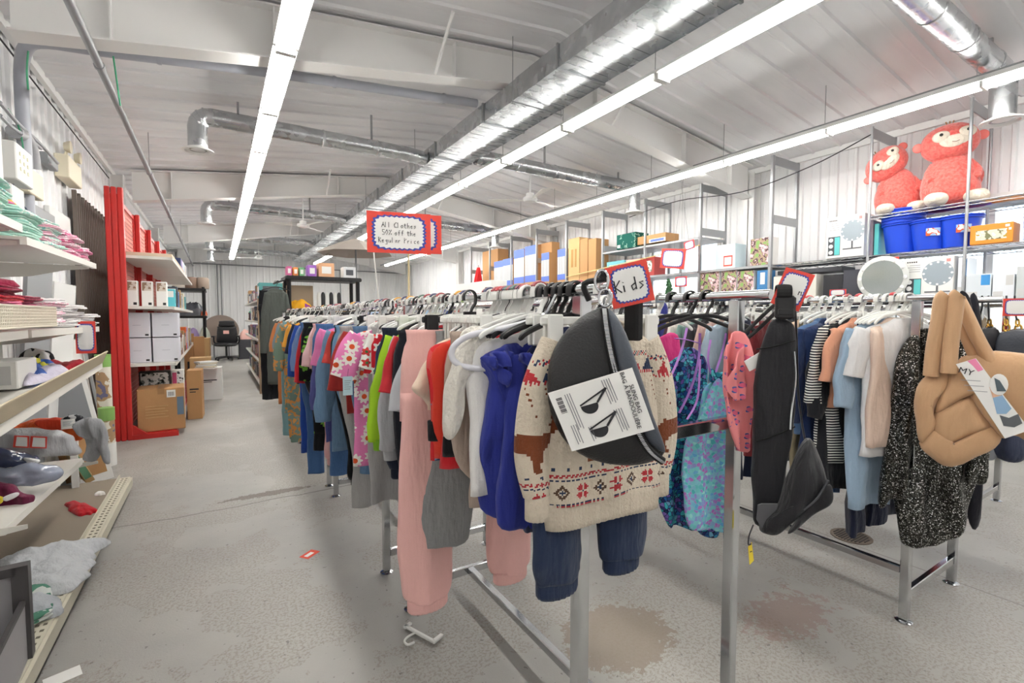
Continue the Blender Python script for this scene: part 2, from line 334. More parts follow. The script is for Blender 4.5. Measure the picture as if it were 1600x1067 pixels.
# ---------------------------------------------------------------- rectangular main duct
t = thing('ventilation_duct', 'long rectangular galvanised main air duct under the roof ridge', 'duct', (0, 0, 0)); b = B()
X0, X1, Z0, Z1 = 2.27, 2.74, 3.20, 3.37
y = -2.4; k = 0
while y < 17.6:
    e = .004 if k % 2 else 0
    b.box(X0-e, y, Z0-e, X1+e, y+.598, Z1+e)
    for q in range(1, 6): b.box(X0+.01, y+q*.1-.002, Z0-e-.003, X1-.01, y+q*.1+.002, Z0)
    y += .6; k += 1
b.build('duct_body', GALV, t)
y = -1.8
while y < 17.6: B().box(X0-.012, y-.012, Z0-.012, X1+.012, y+.008, Z1+.012).build('seam_flange', STEEL, t); y += 1.2
y = -1.2
while y < 17.5: b = B(); b.tube([(X0-.04, y, Z0-.03), (X1+.04, y, Z0-.03)], .008, 6); [b.tube([(x, y, Z0-.05), (x, y, ceil_z(x)-.02)], .004, 5) for x in (X0-.03, X1+.03)]; b.build('support_bar', STEEL, t); y += 2.4
# ---------------------------------------------------------------- round branch ducts
def branch(xe, y, side, zb, label):
    t = thing('round_duct', label, 'duct', (0, y, 0)); z = 3.27; r = .085; x0 = X0-.018 if side < 0 else X1+.018
    path = [(x0, 0, z-.02), (x0+side*.25, 0, z)]+[(xe-side*.12, 0, z)]+[(xe-side*(.12-.12*sin(a)), 0, z-.12+.12*cos(a)) for a in (R(22), R(45), R(67), R(90))]+[(xe, 0, zb)]
    B().tube(path, r, 18, up=(0, 1, 0)).build('pipe', GALV, t, True)
    n = int(abs(xe-x0)/.6)
    for q in range(1, n+1): x = x0+side*q*.6; B().lathe([(r, -.01), (r+.006, -.005), (r+.006, .005), (r, .01)], (x, 0, z), 18, 'x').build('seam_ring', GALV, t, True)
    b = B()
    for a in (R(22), R(45), R(67)): b.tube([(xe-side*(.12-.12*sin(a)) , 0, z-.12+.12*cos(a)), (xe-side*(.12-.13*sin(a+.08)), 0, z-.12+.12*cos(a+.08))], r+.005, 18, up=(0, 1, 0))
    b.build('elbow_seam', GALV, t, True)
    for q in (.35, 1.7):
        x = xe-side*q; B().box(x-.01, -.01, z+.07, x+.01, .01, ceil_z(x)-.02).build('bracket', STEEL, t)
    b = B(); b.lathe([(.08, .03), (.09, .02), (.135, .0), (.14, -.012), (.115, -.016), (.1, .0), (.085, -.004), (.07, .004), (.055, -.002), (.0, 0)], (xe, 0, zb), 24); b.build('diffuser', WHITE, t, True)
branch(-.11, 5.67, -1, 2.93, 'galvanised round duct with down elbow nearest the camera, left side of roof')
branch(-.11, 10.0, -1, 2.93, 'second galvanised elbow duct along the left side of roof')
branch(-.11, 13.8, -1, 2.93, 'third galvanised elbow duct along the left side of roof')
branch(-.11, 16.6, -1, 2.93, 'farthest small galvanised elbow duct on the left, by the back wall')
branch(5.50, 1.27, 1, 2.90, 'shiny round duct dropping beside the red plush monkeys')
branch(5.50, 5.3, 1, 2.90, 'round duct ending above the middle of right wall shelving')
branch(5.50, 9.6, 1, 2.90, 'farther round duct dropping above the tree cartons')
# ---------------------------------------------------------------- ceiling fans
def fan(loc, label, a0=.3):
    t = thing('ceiling_fan', label, 'fan', loc); top = ceil_z(loc[0])-loc[2]-.02
    B().tube([(0, 0, .05), (0, 0, top)], .012, 8).build('rod', WHITE, t)
    b = B(); b.lathe([(.03, .10), (.06, .09), (.065, .04), (.1, .03), (.11, 0), (.09, -.03), (.03, -.045), (0, -.045)], n=20); b.build('motor', WHITE, t, True)
    b = B(); b.lathe([(.02, top-.05), (.06, top-.02), (.06, top)], n=16); b.build('canopy', WHITE, t, True)
    for k in range(3):
        a = a0+k*2*pi/3; m = Matrix.Rotation(a, 4, 'Z') @ Matrix.Rotation(R(8), 4, 'X'); b = B(); b.T = m
        b.box(.09, -.02, -.012, .2, .02, -.004); b.add([(.18, -.035, 0), (.18, .035, 0), (.62, .07, 0), (.64, 0, 0), (.62, -.07, 0), (.18, -.035, .006), (.18, .035, .006), (.62, .07, .006), (.64, 0, .006), (.62, -.07, .006)], [(0, 1, 2, 3, 4), (5, 6, 7, 8, 9), (0, 1, 6, 5), (1, 2, 7, 6), (2, 3, 8, 7), (3, 4, 9, 8), (4, 0, 5, 9)])
        b.build('blade', WPLAS, t)
fan((3.97, 5.9, 3.02), 'white ceiling fan to the right of the main duct')
fan((1.45, 9.9, 3.03), 'white ceiling fan left of main duct above the aisle', .9)
fan((1.1, 16.0, 3.03), 'farthest white ceiling fan near back wall', .5)
fan((1.93, 2.2, 3.37), 'white ceiling fan cut off at top of view, left of main duct', .2)
# ---------------------------------------------------------------- pipes under the roof and on the left wall
gp = mat('grey_conduit', '#8f9093', .45, .2)
b = B(); b.tube([(-.60, -2.4, 2.92), (-.60, 18.3, 2.92)], .024, 10)
for y in (1.5, 4.1, 6.8, 9.6, 12.4, 15.5): b.tube([(-.60, y, 2.92), (-.60, y, ceil_z(-.6)-.02)], .004, 5); b.lathe([(.03, -.02), (.032, 0), (.03, .02)], (-.60, y, 2.92), 10, 'y')
tag(b.build('sprinkler_pipe', gp, None, True), 'long dark grey pipe running the length of the left side under the roof', 'pipe')
def arc(p, q, c, n=6): return [tuple((1-t)**2*p[i]+2*t*(1-t)*c[i]+t*t*q[i] for i in range(3)) for t in [k/n for k in range(n+1)]]
b = B(); b.tube(smooth([(-1.12, 4.72, 2.0), (-1.12, 4.72, 2.5), (-1.12, 4.72, 2.86), (-1.10, 4.66, 3.02), (-1.02, 4.45, 3.08), (-.9, 4.32, 3.085), (-.57, 4.3, 3.11), (.31, 4.3, 3.22), (1.2, 4.3, 3.31), (2.25, 4.3, 3.415)], 4), .04, 12)
for x, z in ((-.3, 3.145), (.9, 3.28), (1.9, 3.38)): b.lathe([(.044, -.015), (.047, 0), (.044, .015)], (x, 4.3, z), 10, 'x')
tag(b.build('conduit_pipe', mat('pvc_grey', '#a6a9b2', .4), None, True), 'thick pale grey conduit bending from left wall across the roof', 'pipe')
gc = mat('green_cable', '#2f8a63', .5)
for (a, c, d) in (((177, 88), (183, 130), (188, 165)), ((44, 80), (42, 110), (44, 140))):
    p = [tuple(atY(q[0], q[1], 3.95)) for q in (a, c, d)]; tag(B().tube(smooth(p, 5), .005, 6).build('cable', gc, None, True), 'green cable hanging from roof to %s' % ('the long grey pipe' if a[0] > 100 else 'the left wall boxes'), 'cable')
# far wall cross conduit and white ridge fan pipes
b = B(); b.tube([(XL+.1, 18.28, 3.0), (6.2, 18.28, 3.0)], .02, 8); [b.tube([(x, 18.28, 0.4), (x, 18.28, 3.0)], .018, 8) for x in (.05, .15, 2.2, 3.9)]
tag(b.build('conduit', GREYM, None, True), 'thin grey conduit running along and down the far back wall', 'pipe')
# ================================================================ writing by hand
GL = {'A': [[(0, 0), (.3, 1), (.6, 0)], [(.12, .4), (.5, .4)]], 'l': [[(.1, 1), (.1, 0)]], 'C': [[(.6, .85), (.35, 1), (.05, .6), (.1, .1), (.6, .1)]], 'o': [[(.3, .55), (.05, .3), (.2, 0), (.45, .25), (.3, .55)]],
 't': [[(.2, .9), (.2, .1), (.4, 0)], [(0, .6), (.4, .6)]], 'h': [[(.05, 1), (.05, 0)], [(.05, .4), (.3, .55), (.4, 0)]], 'e': [[(.05, .3), (.4, .35), (.3, .55), (.05, .35), (.15, 0), (.4, .1)]], 's': [[(.4, .5), (.1, .5), (.35, .2), (.05, 0)]],
 '5': [[(.5, 1), (.1, 1), (.1, .6), (.45, .5), (.4, .05), (.05, .05)]], '0': [[(.3, 1), (.05, .5), (.25, 0), (.5, .5), (.3, 1)]], '%': [[(.55, 1), (.05, 0)], [(.1, .9), (.2, .9), (.15, .7), (.1, .9)], [(.45, .25), (.55, .25), (.5, .05), (.45, .25)]],
 'f': [[(.45, .95), (.25, .9), (.2, 0)], [(.05, .5), (.4, .5)]], 'R': [[(.05, 0), (.05, 1), (.45, .8), (.08, .5), (.5, 0)]], 'g': [[(.4, .5), (.1, .4), (.2, .1), (.4, .5), (.35, -.35), (.05, -.3)]], 'u': [[(.05, .5), (.1, 0), (.35, .1), (.4, .5), (.42, 0)]],
 'a': [[(.4, .5), (.1, .4), (.1, 0), (.4, .45), (.42, 0)]], 'r': [[(.05, .5), (.08, 0)], [(.06, .35), (.35, .5)]], 'P': [[(.05, 0), (.05, 1), (.45, .8), (.07, .5)]], 'i': [[(.1, .5), (.1, 0)], [(.1, .72), (.12, .76)]], 'c': [[(.4, .5), (.1, .4), (.1, .05), (.4, .05)]],
 'K': [[(.05, 1), (.05, 0)], [(.5, .95), (.07, .45), (.5, 0)]], 'd': [[(.4, .5), (.08, .35), (.15, 0), (.4, .15)], [(.42, 1), (.42, 0)]], 'S': [[(.5, .85), (.2, .95), (.1, .6), (.45, .4), (.35, 0), (.05, .1)]], 'M': [[(.0, 0), (.1, 1), (.3, .3), (.5, 1), (.6, 0)]], 'n': [[(.05, .5), (.05, 0)], [(.05, .35), (.3, .5), (.4, 0)]], "m": [[(.0, .5), (.0, 0)], [(0, .4), (.2, .5), (.22, 0)], [(.22, .4), (.4, .5), (.45, 0)]], '$': [[(.5, .85), (.1, .75), (.45, .35), (.05, .1)], [(.28, 1.1), (.25, -.1)]], '3': [[(.1, .9), (.45, .8), (.2, .55), (.45, .25), (.05, .05)]], ' ': []}
def scrawl(name, lines, size, parent, y, cx=0, cz=0, m=None, w=.055, lead=1.45):
    b = B(); H = len(lines)
    for li, s in enumerate(lines):
        wid = sum(.62 if ch != ' ' else .5 for ch in s); x = cx-wid*size/2; z0 = cz+((H-1)/2-li)*lead*size-.5*size
        for ch in s:
            for st in GL.get(ch, []):
                b.tube([(x+p[0]*size, y, z0+p[1]*size) for p in st], size*w, 5)
            x += (.62 if ch != ' ' else .5)*size
    return b.build(name, m or INK, parent)
def sign(name, label, loc, rotz, w, h, lines=None, size=.03, tilt=0, group=None, stick=0, sx=0, rotx=0, string=0):
    t = thing(name, label, 'sign', loc, 0, group, rot=(rotx, tilt, rotz))
    B().box(-w/2, -.001, -h/2, w/2, .001, h/2).build('card', REDSIGN, t)
    def burst(k, e, ph):
        pts = []; n = 64
        for i in range(n):
            a = 2*pi*i/n; c, s_ = cos(a), sin(a); q = (abs(c)**5+abs(s_)**5)**(-.2); r = 1+(e if i % 2 else -e)
            pts.append((c*q*w/2*k*r, s_*q*h/2*k*r))
        return pts
    B().prism(burst(.84, .035, 0), -.0022, -.001).build('blue_border', BLUEINK, t); B().prism(burst(.76, .04, 0), -.0034, -.0022).build('white_burst', PAPER, t)
    if lines: scrawl('lettering', lines, size, t, -.0040)
    if string: B().tube([(0, .002, h*.48), (0, .002, h*.5+string)], .0015, 4).build('string', INK, t)
    if stick: B().tube([(sx, .006, -h/2-stick), (sx, .006, h/2*.6)], .004, 6).build('stick', mat('bamboo', '#d9c79c', .6), t)
    return t
# ================================================================ chrome racks
def rack(label, x0, x1, ya, yb, zr, end=.10, zc=.995, zl=.10, side_bar=False):
    t = thing('clothes_rack', label, 'clothes rack', ((x0+x1)/2, ya, 0)); cx = (x0+x1)/2; h = .0165
    for x in (x0, x1):
        for y in (ya, yb):
            X = x-cx; Y = y-ya; B().bbox(X-h, Y-h, .012, X+h, Y+h, zr-.012, .003).build('leg', CHROME, t)
            B().lathe([(.0, 0), (.03, 0), (.032, .004), (.012, .012), (0, .012)], (X, Y, 0), 16).build('foot', CHROME, t, True)
        B().tube([(x-cx, -end, zr), (x-cx, yb-ya+end, zr)], .0145, 16).build('rail', CHROME, t, True)
    for Y in (0, yb-ya):
        b = B(); b.bbox(x0-cx+h, Y-.012, zc-.018, x1-cx-h, Y+.012, zc+.018, .003); b.lathe([(.0, -.003), (.006, -.002), (.007, 0)], (x0-cx+.06, Y-.012, zc), 10, 'y'); b.build('cross_bar', CHROME, t)
        B().bbox(x0-cx+h, Y-.012, zl-.018, x1-cx-h, Y+.012, zl+.018, .003).build('low_bar', CHROME, t)
    if side_bar: B().bbox(x0-cx-.012, h, .205, x0-cx+.012, yb-ya-h, .235, .003).build('stretcher', CHROME, t)
    else: B().bbox(-.015, .012, zl-.016, .015, yb-ya-.012, zl+.016, .003).build('stretcher', CHROME, t)
    return t
ZRAIL = 1.36
rack('chrome two rail clothes rack nearest the camera with kids clothes', .70, 1.28, .83, 1.98, ZRAIL)
rack('second chrome clothes rack behind the nearest one, bearing the all clothes sign', .70, 1.28, 2.34, 3.55, ZRAIL)
rack('third chrome clothes rack along the aisle', .70, 1.28, 3.80, 5.0, ZRAIL)
rack('farthest chrome clothes rack along the aisle before the black shelf', .70, 1.28, 5.25, 6.45, ZRAIL)
rack('chrome clothes rack at right holding sequin top and puffy tan tote', 2.46, 3.015, .79, 2.25, 1.377, end=.13, zl=.12, side_bar=True)
rack('chrome clothes rack behind the right hand one, full of white hangers', 2.46, 3.015, 2.55, 4.1, 1.377, end=.13, side_bar=True)
rack('chrome clothes rack near right wall with dark clothes', 4.10, 4.65, 1.0, 2.6, 1.377, side_bar=True)
# ================================================================ hangers
def hook_path(r=.0205, drop=.055): return [(-r*1.0, 0, -.012)]+[(-r*cos(a), 0, r*sin(a)) for a in [k*pi/8 for k in range(9)]]+[(r*.9, 0, -.02), (r*.35, 0, -.036), (0, 0, -drop)]
def make_hanger(kind, m, label, marker=None):
    t = thing('clothes_hanger', label, 'hanger')
    fl = 3.0 if kind != 'wire' else 1
    B().tube(hook_path(), .0032 if fl > 1 else .003, 6, flat=fl, up=(1, 0, .01) if False else None).build('hook', m, t, True)
    if kind == 'clip':
        b = B(); b.bbox(-.155, -.004, -.078, .155, .004, -.060, .003); b.box(-.02, -.005, -.062, .02, .005, -.045); b.build('bar', m, t)
        for s in (-1, 1):
            b = B(); b.bbox(s*.125-.018, -.013, -.125, s*.125+.018, -.006, -.055, .003); b.bbox(s*.125-.018, .006, -.125, s*.125+.018, .013, -.055, .003); b.build('clip', m, t)
    elif kind == 'tube':
        p = [(0, 0, -.05), (-.10, 0, -.075), (-.185, 0, -.105), (-.20, 0, -.125), (-.185, 0, -.14), (.185, 0, -.14), (.20, 0, -.125), (.185, 0, -.105), (.10, 0, -.075)]
        B().tube(smooth(p, 3, True), .0048, 8, closed=True).build('arms', m, t, True)
    else:
        b = B(); b.tube(smooth([(-.165, 0, -.108), (-.14, 0, -.092), (-.06, 0, -.066), (0, 0, -.056), (.06, 0, -.066), (.14, 0, -.092), (.165, 0, -.108)], 3), [.004]+[.0065]*17+[.004], 8, flat=.75); b.build('arms', m, t, True)
    if marker: B().tube([(-.0235*cos(a), 0, .0235*sin(a)) for a in [R(35)+k*R(110)/6 for k in range(7)]], .0045, 6, flat=1.9).build('size_marker', marker, t, True)
    return t
MARK = {'maroon': mat('marker_maroon', '#a2444a', .45), 'blue': mat('marker_blue', '#3d3f66', .45), 'green': mat('marker_green', '#4f7262', .45), 'yellow': mat('marker_yellow', '#e0a43c', .45), 'red': mat('marker_red', '#c4343c', .45)}
HP = {}
def hanger(kind, colr, marker, loc, where, rotz=0):
    key = (kind, colr, marker); m = {'white': WPLAS, 'black': BLACKP, 'lavender': mat('lavender_plastic', '#b48ad2', .4)}[colr]
    lab = f"{colr} {'pants clip' if kind == 'clip' else 'tubular' if kind == 'tube' else 'plastic'} hanger{' with ' + marker + ' size marker' if marker else ''} {where}"
    grp = f'{colr} hangers {where}'
    if key not in HP: HP[key] = o = make_hanger(kind, m, lab, MARK.get(marker)); o['group'] = grp; o.location = loc; o.rotation_euler = (0, 0, rotz); return o
    return dup(HP[key], loc, rotz, lab, grp)
# ================================================================ garments
def crumple(b, amp, sc, seed=0):
    o = Vector((seed*3.1, seed*1.7, 0)); b.v = [p+noise.noise_vector(p*sc+o)*amp for p in b.v]; return b
def cloth_body(b, rows, n=26, m=24, amp=.01, k=3, ph=0, pat=None, ripple=.0):
    rs = smooth(rows, max(2, m//(len(rows)-1)))
    if pat:
        z0, z1 = rs[0][0], rs[-1][0]; new = []; j = 0
        for i in range(m+1):
            z = z0+(z1-z0)*i/m
            while j < len(rs)-2 and rs[j+1][0] > z: j += 1
            u = (rs[j][0]-z)/max(1e-9, rs[j][0]-rs[j+1][0]); new.append((z,)+tuple(rs[j][q]*(1-u)+rs[j+1][q]*u for q in (1, 2, 3)))
        rs = new
    top = rs[0][0]; bot = rs[-1][0]; rings = []
    for (z, xc, hw, ht) in rs:
        g_ = min(1, max(0, (top-z)/(top-bot+1e-6)))**.7; ring = []
        for i in range(n):
            a = 2*pi*i/n; c, s_ = cos(a), sin(a); x = hw*math.copysign(abs(c)**.75, c); fy = amp*g_*(sin(k*x/.1+ph+z*2)+.5*sin(2.3*k*x/.1+ph*2-z*5)); fx = ripple*g_*sin(z*22+ph)
            ring.append((xc+x*(1+.0)+fx, ht*math.copysign(abs(s_)**.8, s_)+fy, z))
        rings.append(ring)
    n0 = len(b.f); b.loft(rings)
    if pat:
        for fi in range(n0, len(b.f)):
            f = b.f[fi]; c = sum((b.v[q] for q in f), Vector())/len(f); b.m[fi] = pat(c.x, c.z, c.y) if len(f) == 4 else 0
    return b
def limb(b, pts, wid, thick=.02, n=14, k=5):          # pts (x,z), wid per point
    q = smooth([(p[0], 0, p[1], w_) for p, w_ in zip(pts, wid)], k)
    b.tube([(p[0], p[1], p[2]) for p in q], [thick]*len(q), n, flat=1, up=(0, 1, 0)) if False else None
    pp = [Vector(p[:3]) for p in q]; rings = []
    for i, p in enumerate(pp):
        t = (pp[min(i+1, len(pp)-1)]-pp[max(i-1, 0)]).normalized(); nn = Vector((t.z, 0, -t.x)); w_ = q[i][3]; th = min(thick, w_)
        rings.append([p+nn*(cos(2*pi*j/n)*w_)+Vector((0, 1, 0))*(sin(2*pi*j/n)*th) for j in range(n)])
    return b.loft(rings)
def top_piece(name, label, cat, loc, m, hw=.2, zb=.7, sl=.14, yaw=0, sw=.055, flare=0, th=.022, seed=0, amp=.012, sang=.30, trim=None, belt=None, collar=None, grp=None, xc=0, scuff=None, sleeve_mat=None, neck=.06, waist=None):
    """shirt / dress / hoodie: loc is the rail point; zb world height of hem; hw half width at shoulders."""
    t = thing(name, label, cat, loc, yaw, grp); L = loc[2]-zb; z1 = -.085; rnd = random.Random(seed)
    rows = [(z1, xc, neck, .012), (z1-.018, xc, neck+.03, th*.7), (z1-.045, xc, hw*.86, th), (z1-.09, xc, hw*.97, th*1.1), (-(L*.45+.05), xc, (waist or hw*.95), th*1.1), (-L*.75, xc, hw*(.96+flare*.5), th*1.15), (-L, xc, hw*(.96+flare), th*1.2)]
    b = cloth_body(B(), rows, amp=amp, ph=seed, k=2.2+rnd.random()); b.drape(.030, 16, 3.2, seed); crumple(b, .008, 9, seed); b.build('body', m, t, 'all')
    for s in (-1, 1):
        if sl <= 0: break
        x0 = xc+s*(hw-.035); z0 = z1-.075; dx = s*min(sl*sang, .07); b = limb(B(), [(x0, z0+.02), (x0+dx*.5, z0-sl*.3), (x0+dx*.8, z0-sl*.7), (x0+dx, z0-sl)], [sw*.85, sw*.95, sw*.95, sw*(.98 if sl < .25 else .7)], th*.95)
        b.drape(.022, 26, 5, seed+s*5); crumple(b, .010, 12, seed+s); b.build('sleeve', sleeve_mat or m, t, 'all')
        if scuff: limb(B(), [(x0+dx*.9, z0-sl+.008), (x0+dx*.9, z0-sl-.03)], [sw*.55, sw*.5], th*.9).build('cuff', scuff, t, 'all')
    if collar: B().tube([(xc+neck*1.02*cos(a), .018*sin(a), z1-.004-.01*sin(a)) for a in [2*pi*q/20 for q in range(20)]], .008, 6, closed=True).build('collar', collar, t, True)
    if belt: z_, h_, bm_ = belt; cloth_body(B(), [(z_, xc, hw*.985, th*1.35), (z_-h_/2, xc, hw*.99, th*1.36), (z_-h_, xc, hw*.99, th*1.37)], m=4, amp=amp*.5, ph=seed, k=2.5).build('belt', bm_, t, 'all')
    if trim: cloth_body(B(), [(-L+.035, xc, hw*(.975+flare), th*1.28), (-L+.015, xc, hw*(.98+flare), th*1.3), (-L-.004, xc, hw*(.98+flare), th*1.3)], m=4, amp=amp, ph=seed, k=2.2+random.Random(seed).random()).build('hem', trim, t, 'all')
    return t
def pants(name, label, loc, m, hw=.17, zb=.5, yaw=0, leg=.075, gap=.095, cuff=True, seed=0, th=.022, top=-.10, grp=None, xc=0, splay=.0, cat='pants', crotch=.24):
    t = thing(name, label, cat, loc, yaw, grp); L = loc[2]-zb; cz = top-crotch
    b = cloth_body(B(), [(top, xc, hw*.92, .015), (top-.03, xc, hw*.9, .017), (top-.08, xc, hw*.97, th), (cz-.02, xc, hw, th)], m=8, amp=.006, ph=seed); crumple(b, .006, 10, seed); b.build('waist', m, t, 'all')
    for s in (-1, 1):
        x0 = xc+s*(hw-leg*.98); x1 = xc+s*(gap+splay); zl = -L+(.036 if cuff else 0)
        b = limb(B(), [(x0, cz+.06), (x0*.6+x1*.4, cz-.02-(L+cz)*.2), (x1, cz-(L+cz)*.55), (x1, zl+.04), (x1, zl)], [leg*.95, leg, leg*.98, leg*.95, leg*(.76 if cuff else .92)], th)
        b.drape(.026, 20, 3, seed+s*5); crumple(b, .009, 9, seed+s); b.build('leg', m, t, 'all')
        if cuff:
            b = B(); rings = []
            for i in range(6):
                z = zl+.006-i*.008; r = leg*(.72 if i < 5 else .66); rings.append([(x1+r*cos(a), (th*.8+.005*(q % 2))*sin(a), z+(.002 if i == 5 and q % 2 else 0)) for q, a in enumerate([2*pi*q/44 for q in range(44)])])
            b.loft(rings); b.build('cuff', m, t, 'all')
    return t
C = lambda h: cloth('cloth_'+h, '#'+h)

def traced(name, label, cat, loc, yaw, parts, grp=None, dr=.02):
    """parts: (part name, outline in photo pixels, depth offset, half thickness, material, options); each gets real distance, size and thickness"""
    t = thing(name, label, cat, loc, yaw, grp); f = PL(loc, yaw)
    for pn, px, y, th, m, *o in parts:
        o = o[0] if o else {}; out = [f(*q) for q in px]
        c = f(*o['c']) if 'c' in o else None
        b = B(); b.puff(out, th, c=c, k=10, y=0, sub=o.get('sub', 4), pw=o.get('pw', .45)); b.drape(o.get('dr', dr), o.get('kx', 24), o.get('kz', 4), len(pn)+y*100); crumple(b, o.get('cr', .005), 14, y*50+len(px))
        b.v = [p+Vector((0, y, 0)) for p in b.v]; b.build(pn, m, t, 'all')
    return t, f
def ptube(t, f, name, px, r, m, y=0, flat=1.0, sub=5, n=8):
    pts = [(a, y if len(q) < 3 else q[2], c) for q in px for a, c in [f(q[0], q[1])]]
    return B().tube(smooth(pts, sub), r, n, flat=flat, up=(0, 1, 0) if flat != 1 else None).build(name, m, t, True)
# ================================================================ aisle-side rail of the near racks
RX = .70
daisy = flowers('daisy_print', '#e483b8', '#f6f1ea', '#d8562f', .066)
camo = blobs('orange_green_camo', [(0, '#6f8579'), (.45, '#c98a4d'), (.53, '#7d9286'), (.62, '#d99a55')], 11)
redfl = flowers('red_white_floral', '#c92331', '#f3f0ea', '#2f8a5f', .07, .3, .1, 5)
grnp = blobs('black_green_print', [(0, '#17181b'), (.55, '#6aa53c'), (.62, '#17181b')], 14)
dots = cells('cartoon_print', [(0, '#c9252c'), (.5, '#c9252c'), (.55, '#e9e4dc'), (.7, '#3f6fae'), (.85, '#222'*1 if False else '#222226')], 26)
limeset = blobs('lime_navy_blocks', [(0, '#2c3a4e'), (.5, '#9cc72f'), (.8, '#9cc72f')], 2.2, 0)
leafp = flowers('poinsettia_print', '#f1efe9', '#c93a3a', '#3d6b3d', .05, .34, .1, 5)
ltblue = flowers('light_blue_print', '#6f93b5', '#587ea4', '#3c5f86', .06, .2, .08, 4)
T, P = 'top', 'pants'
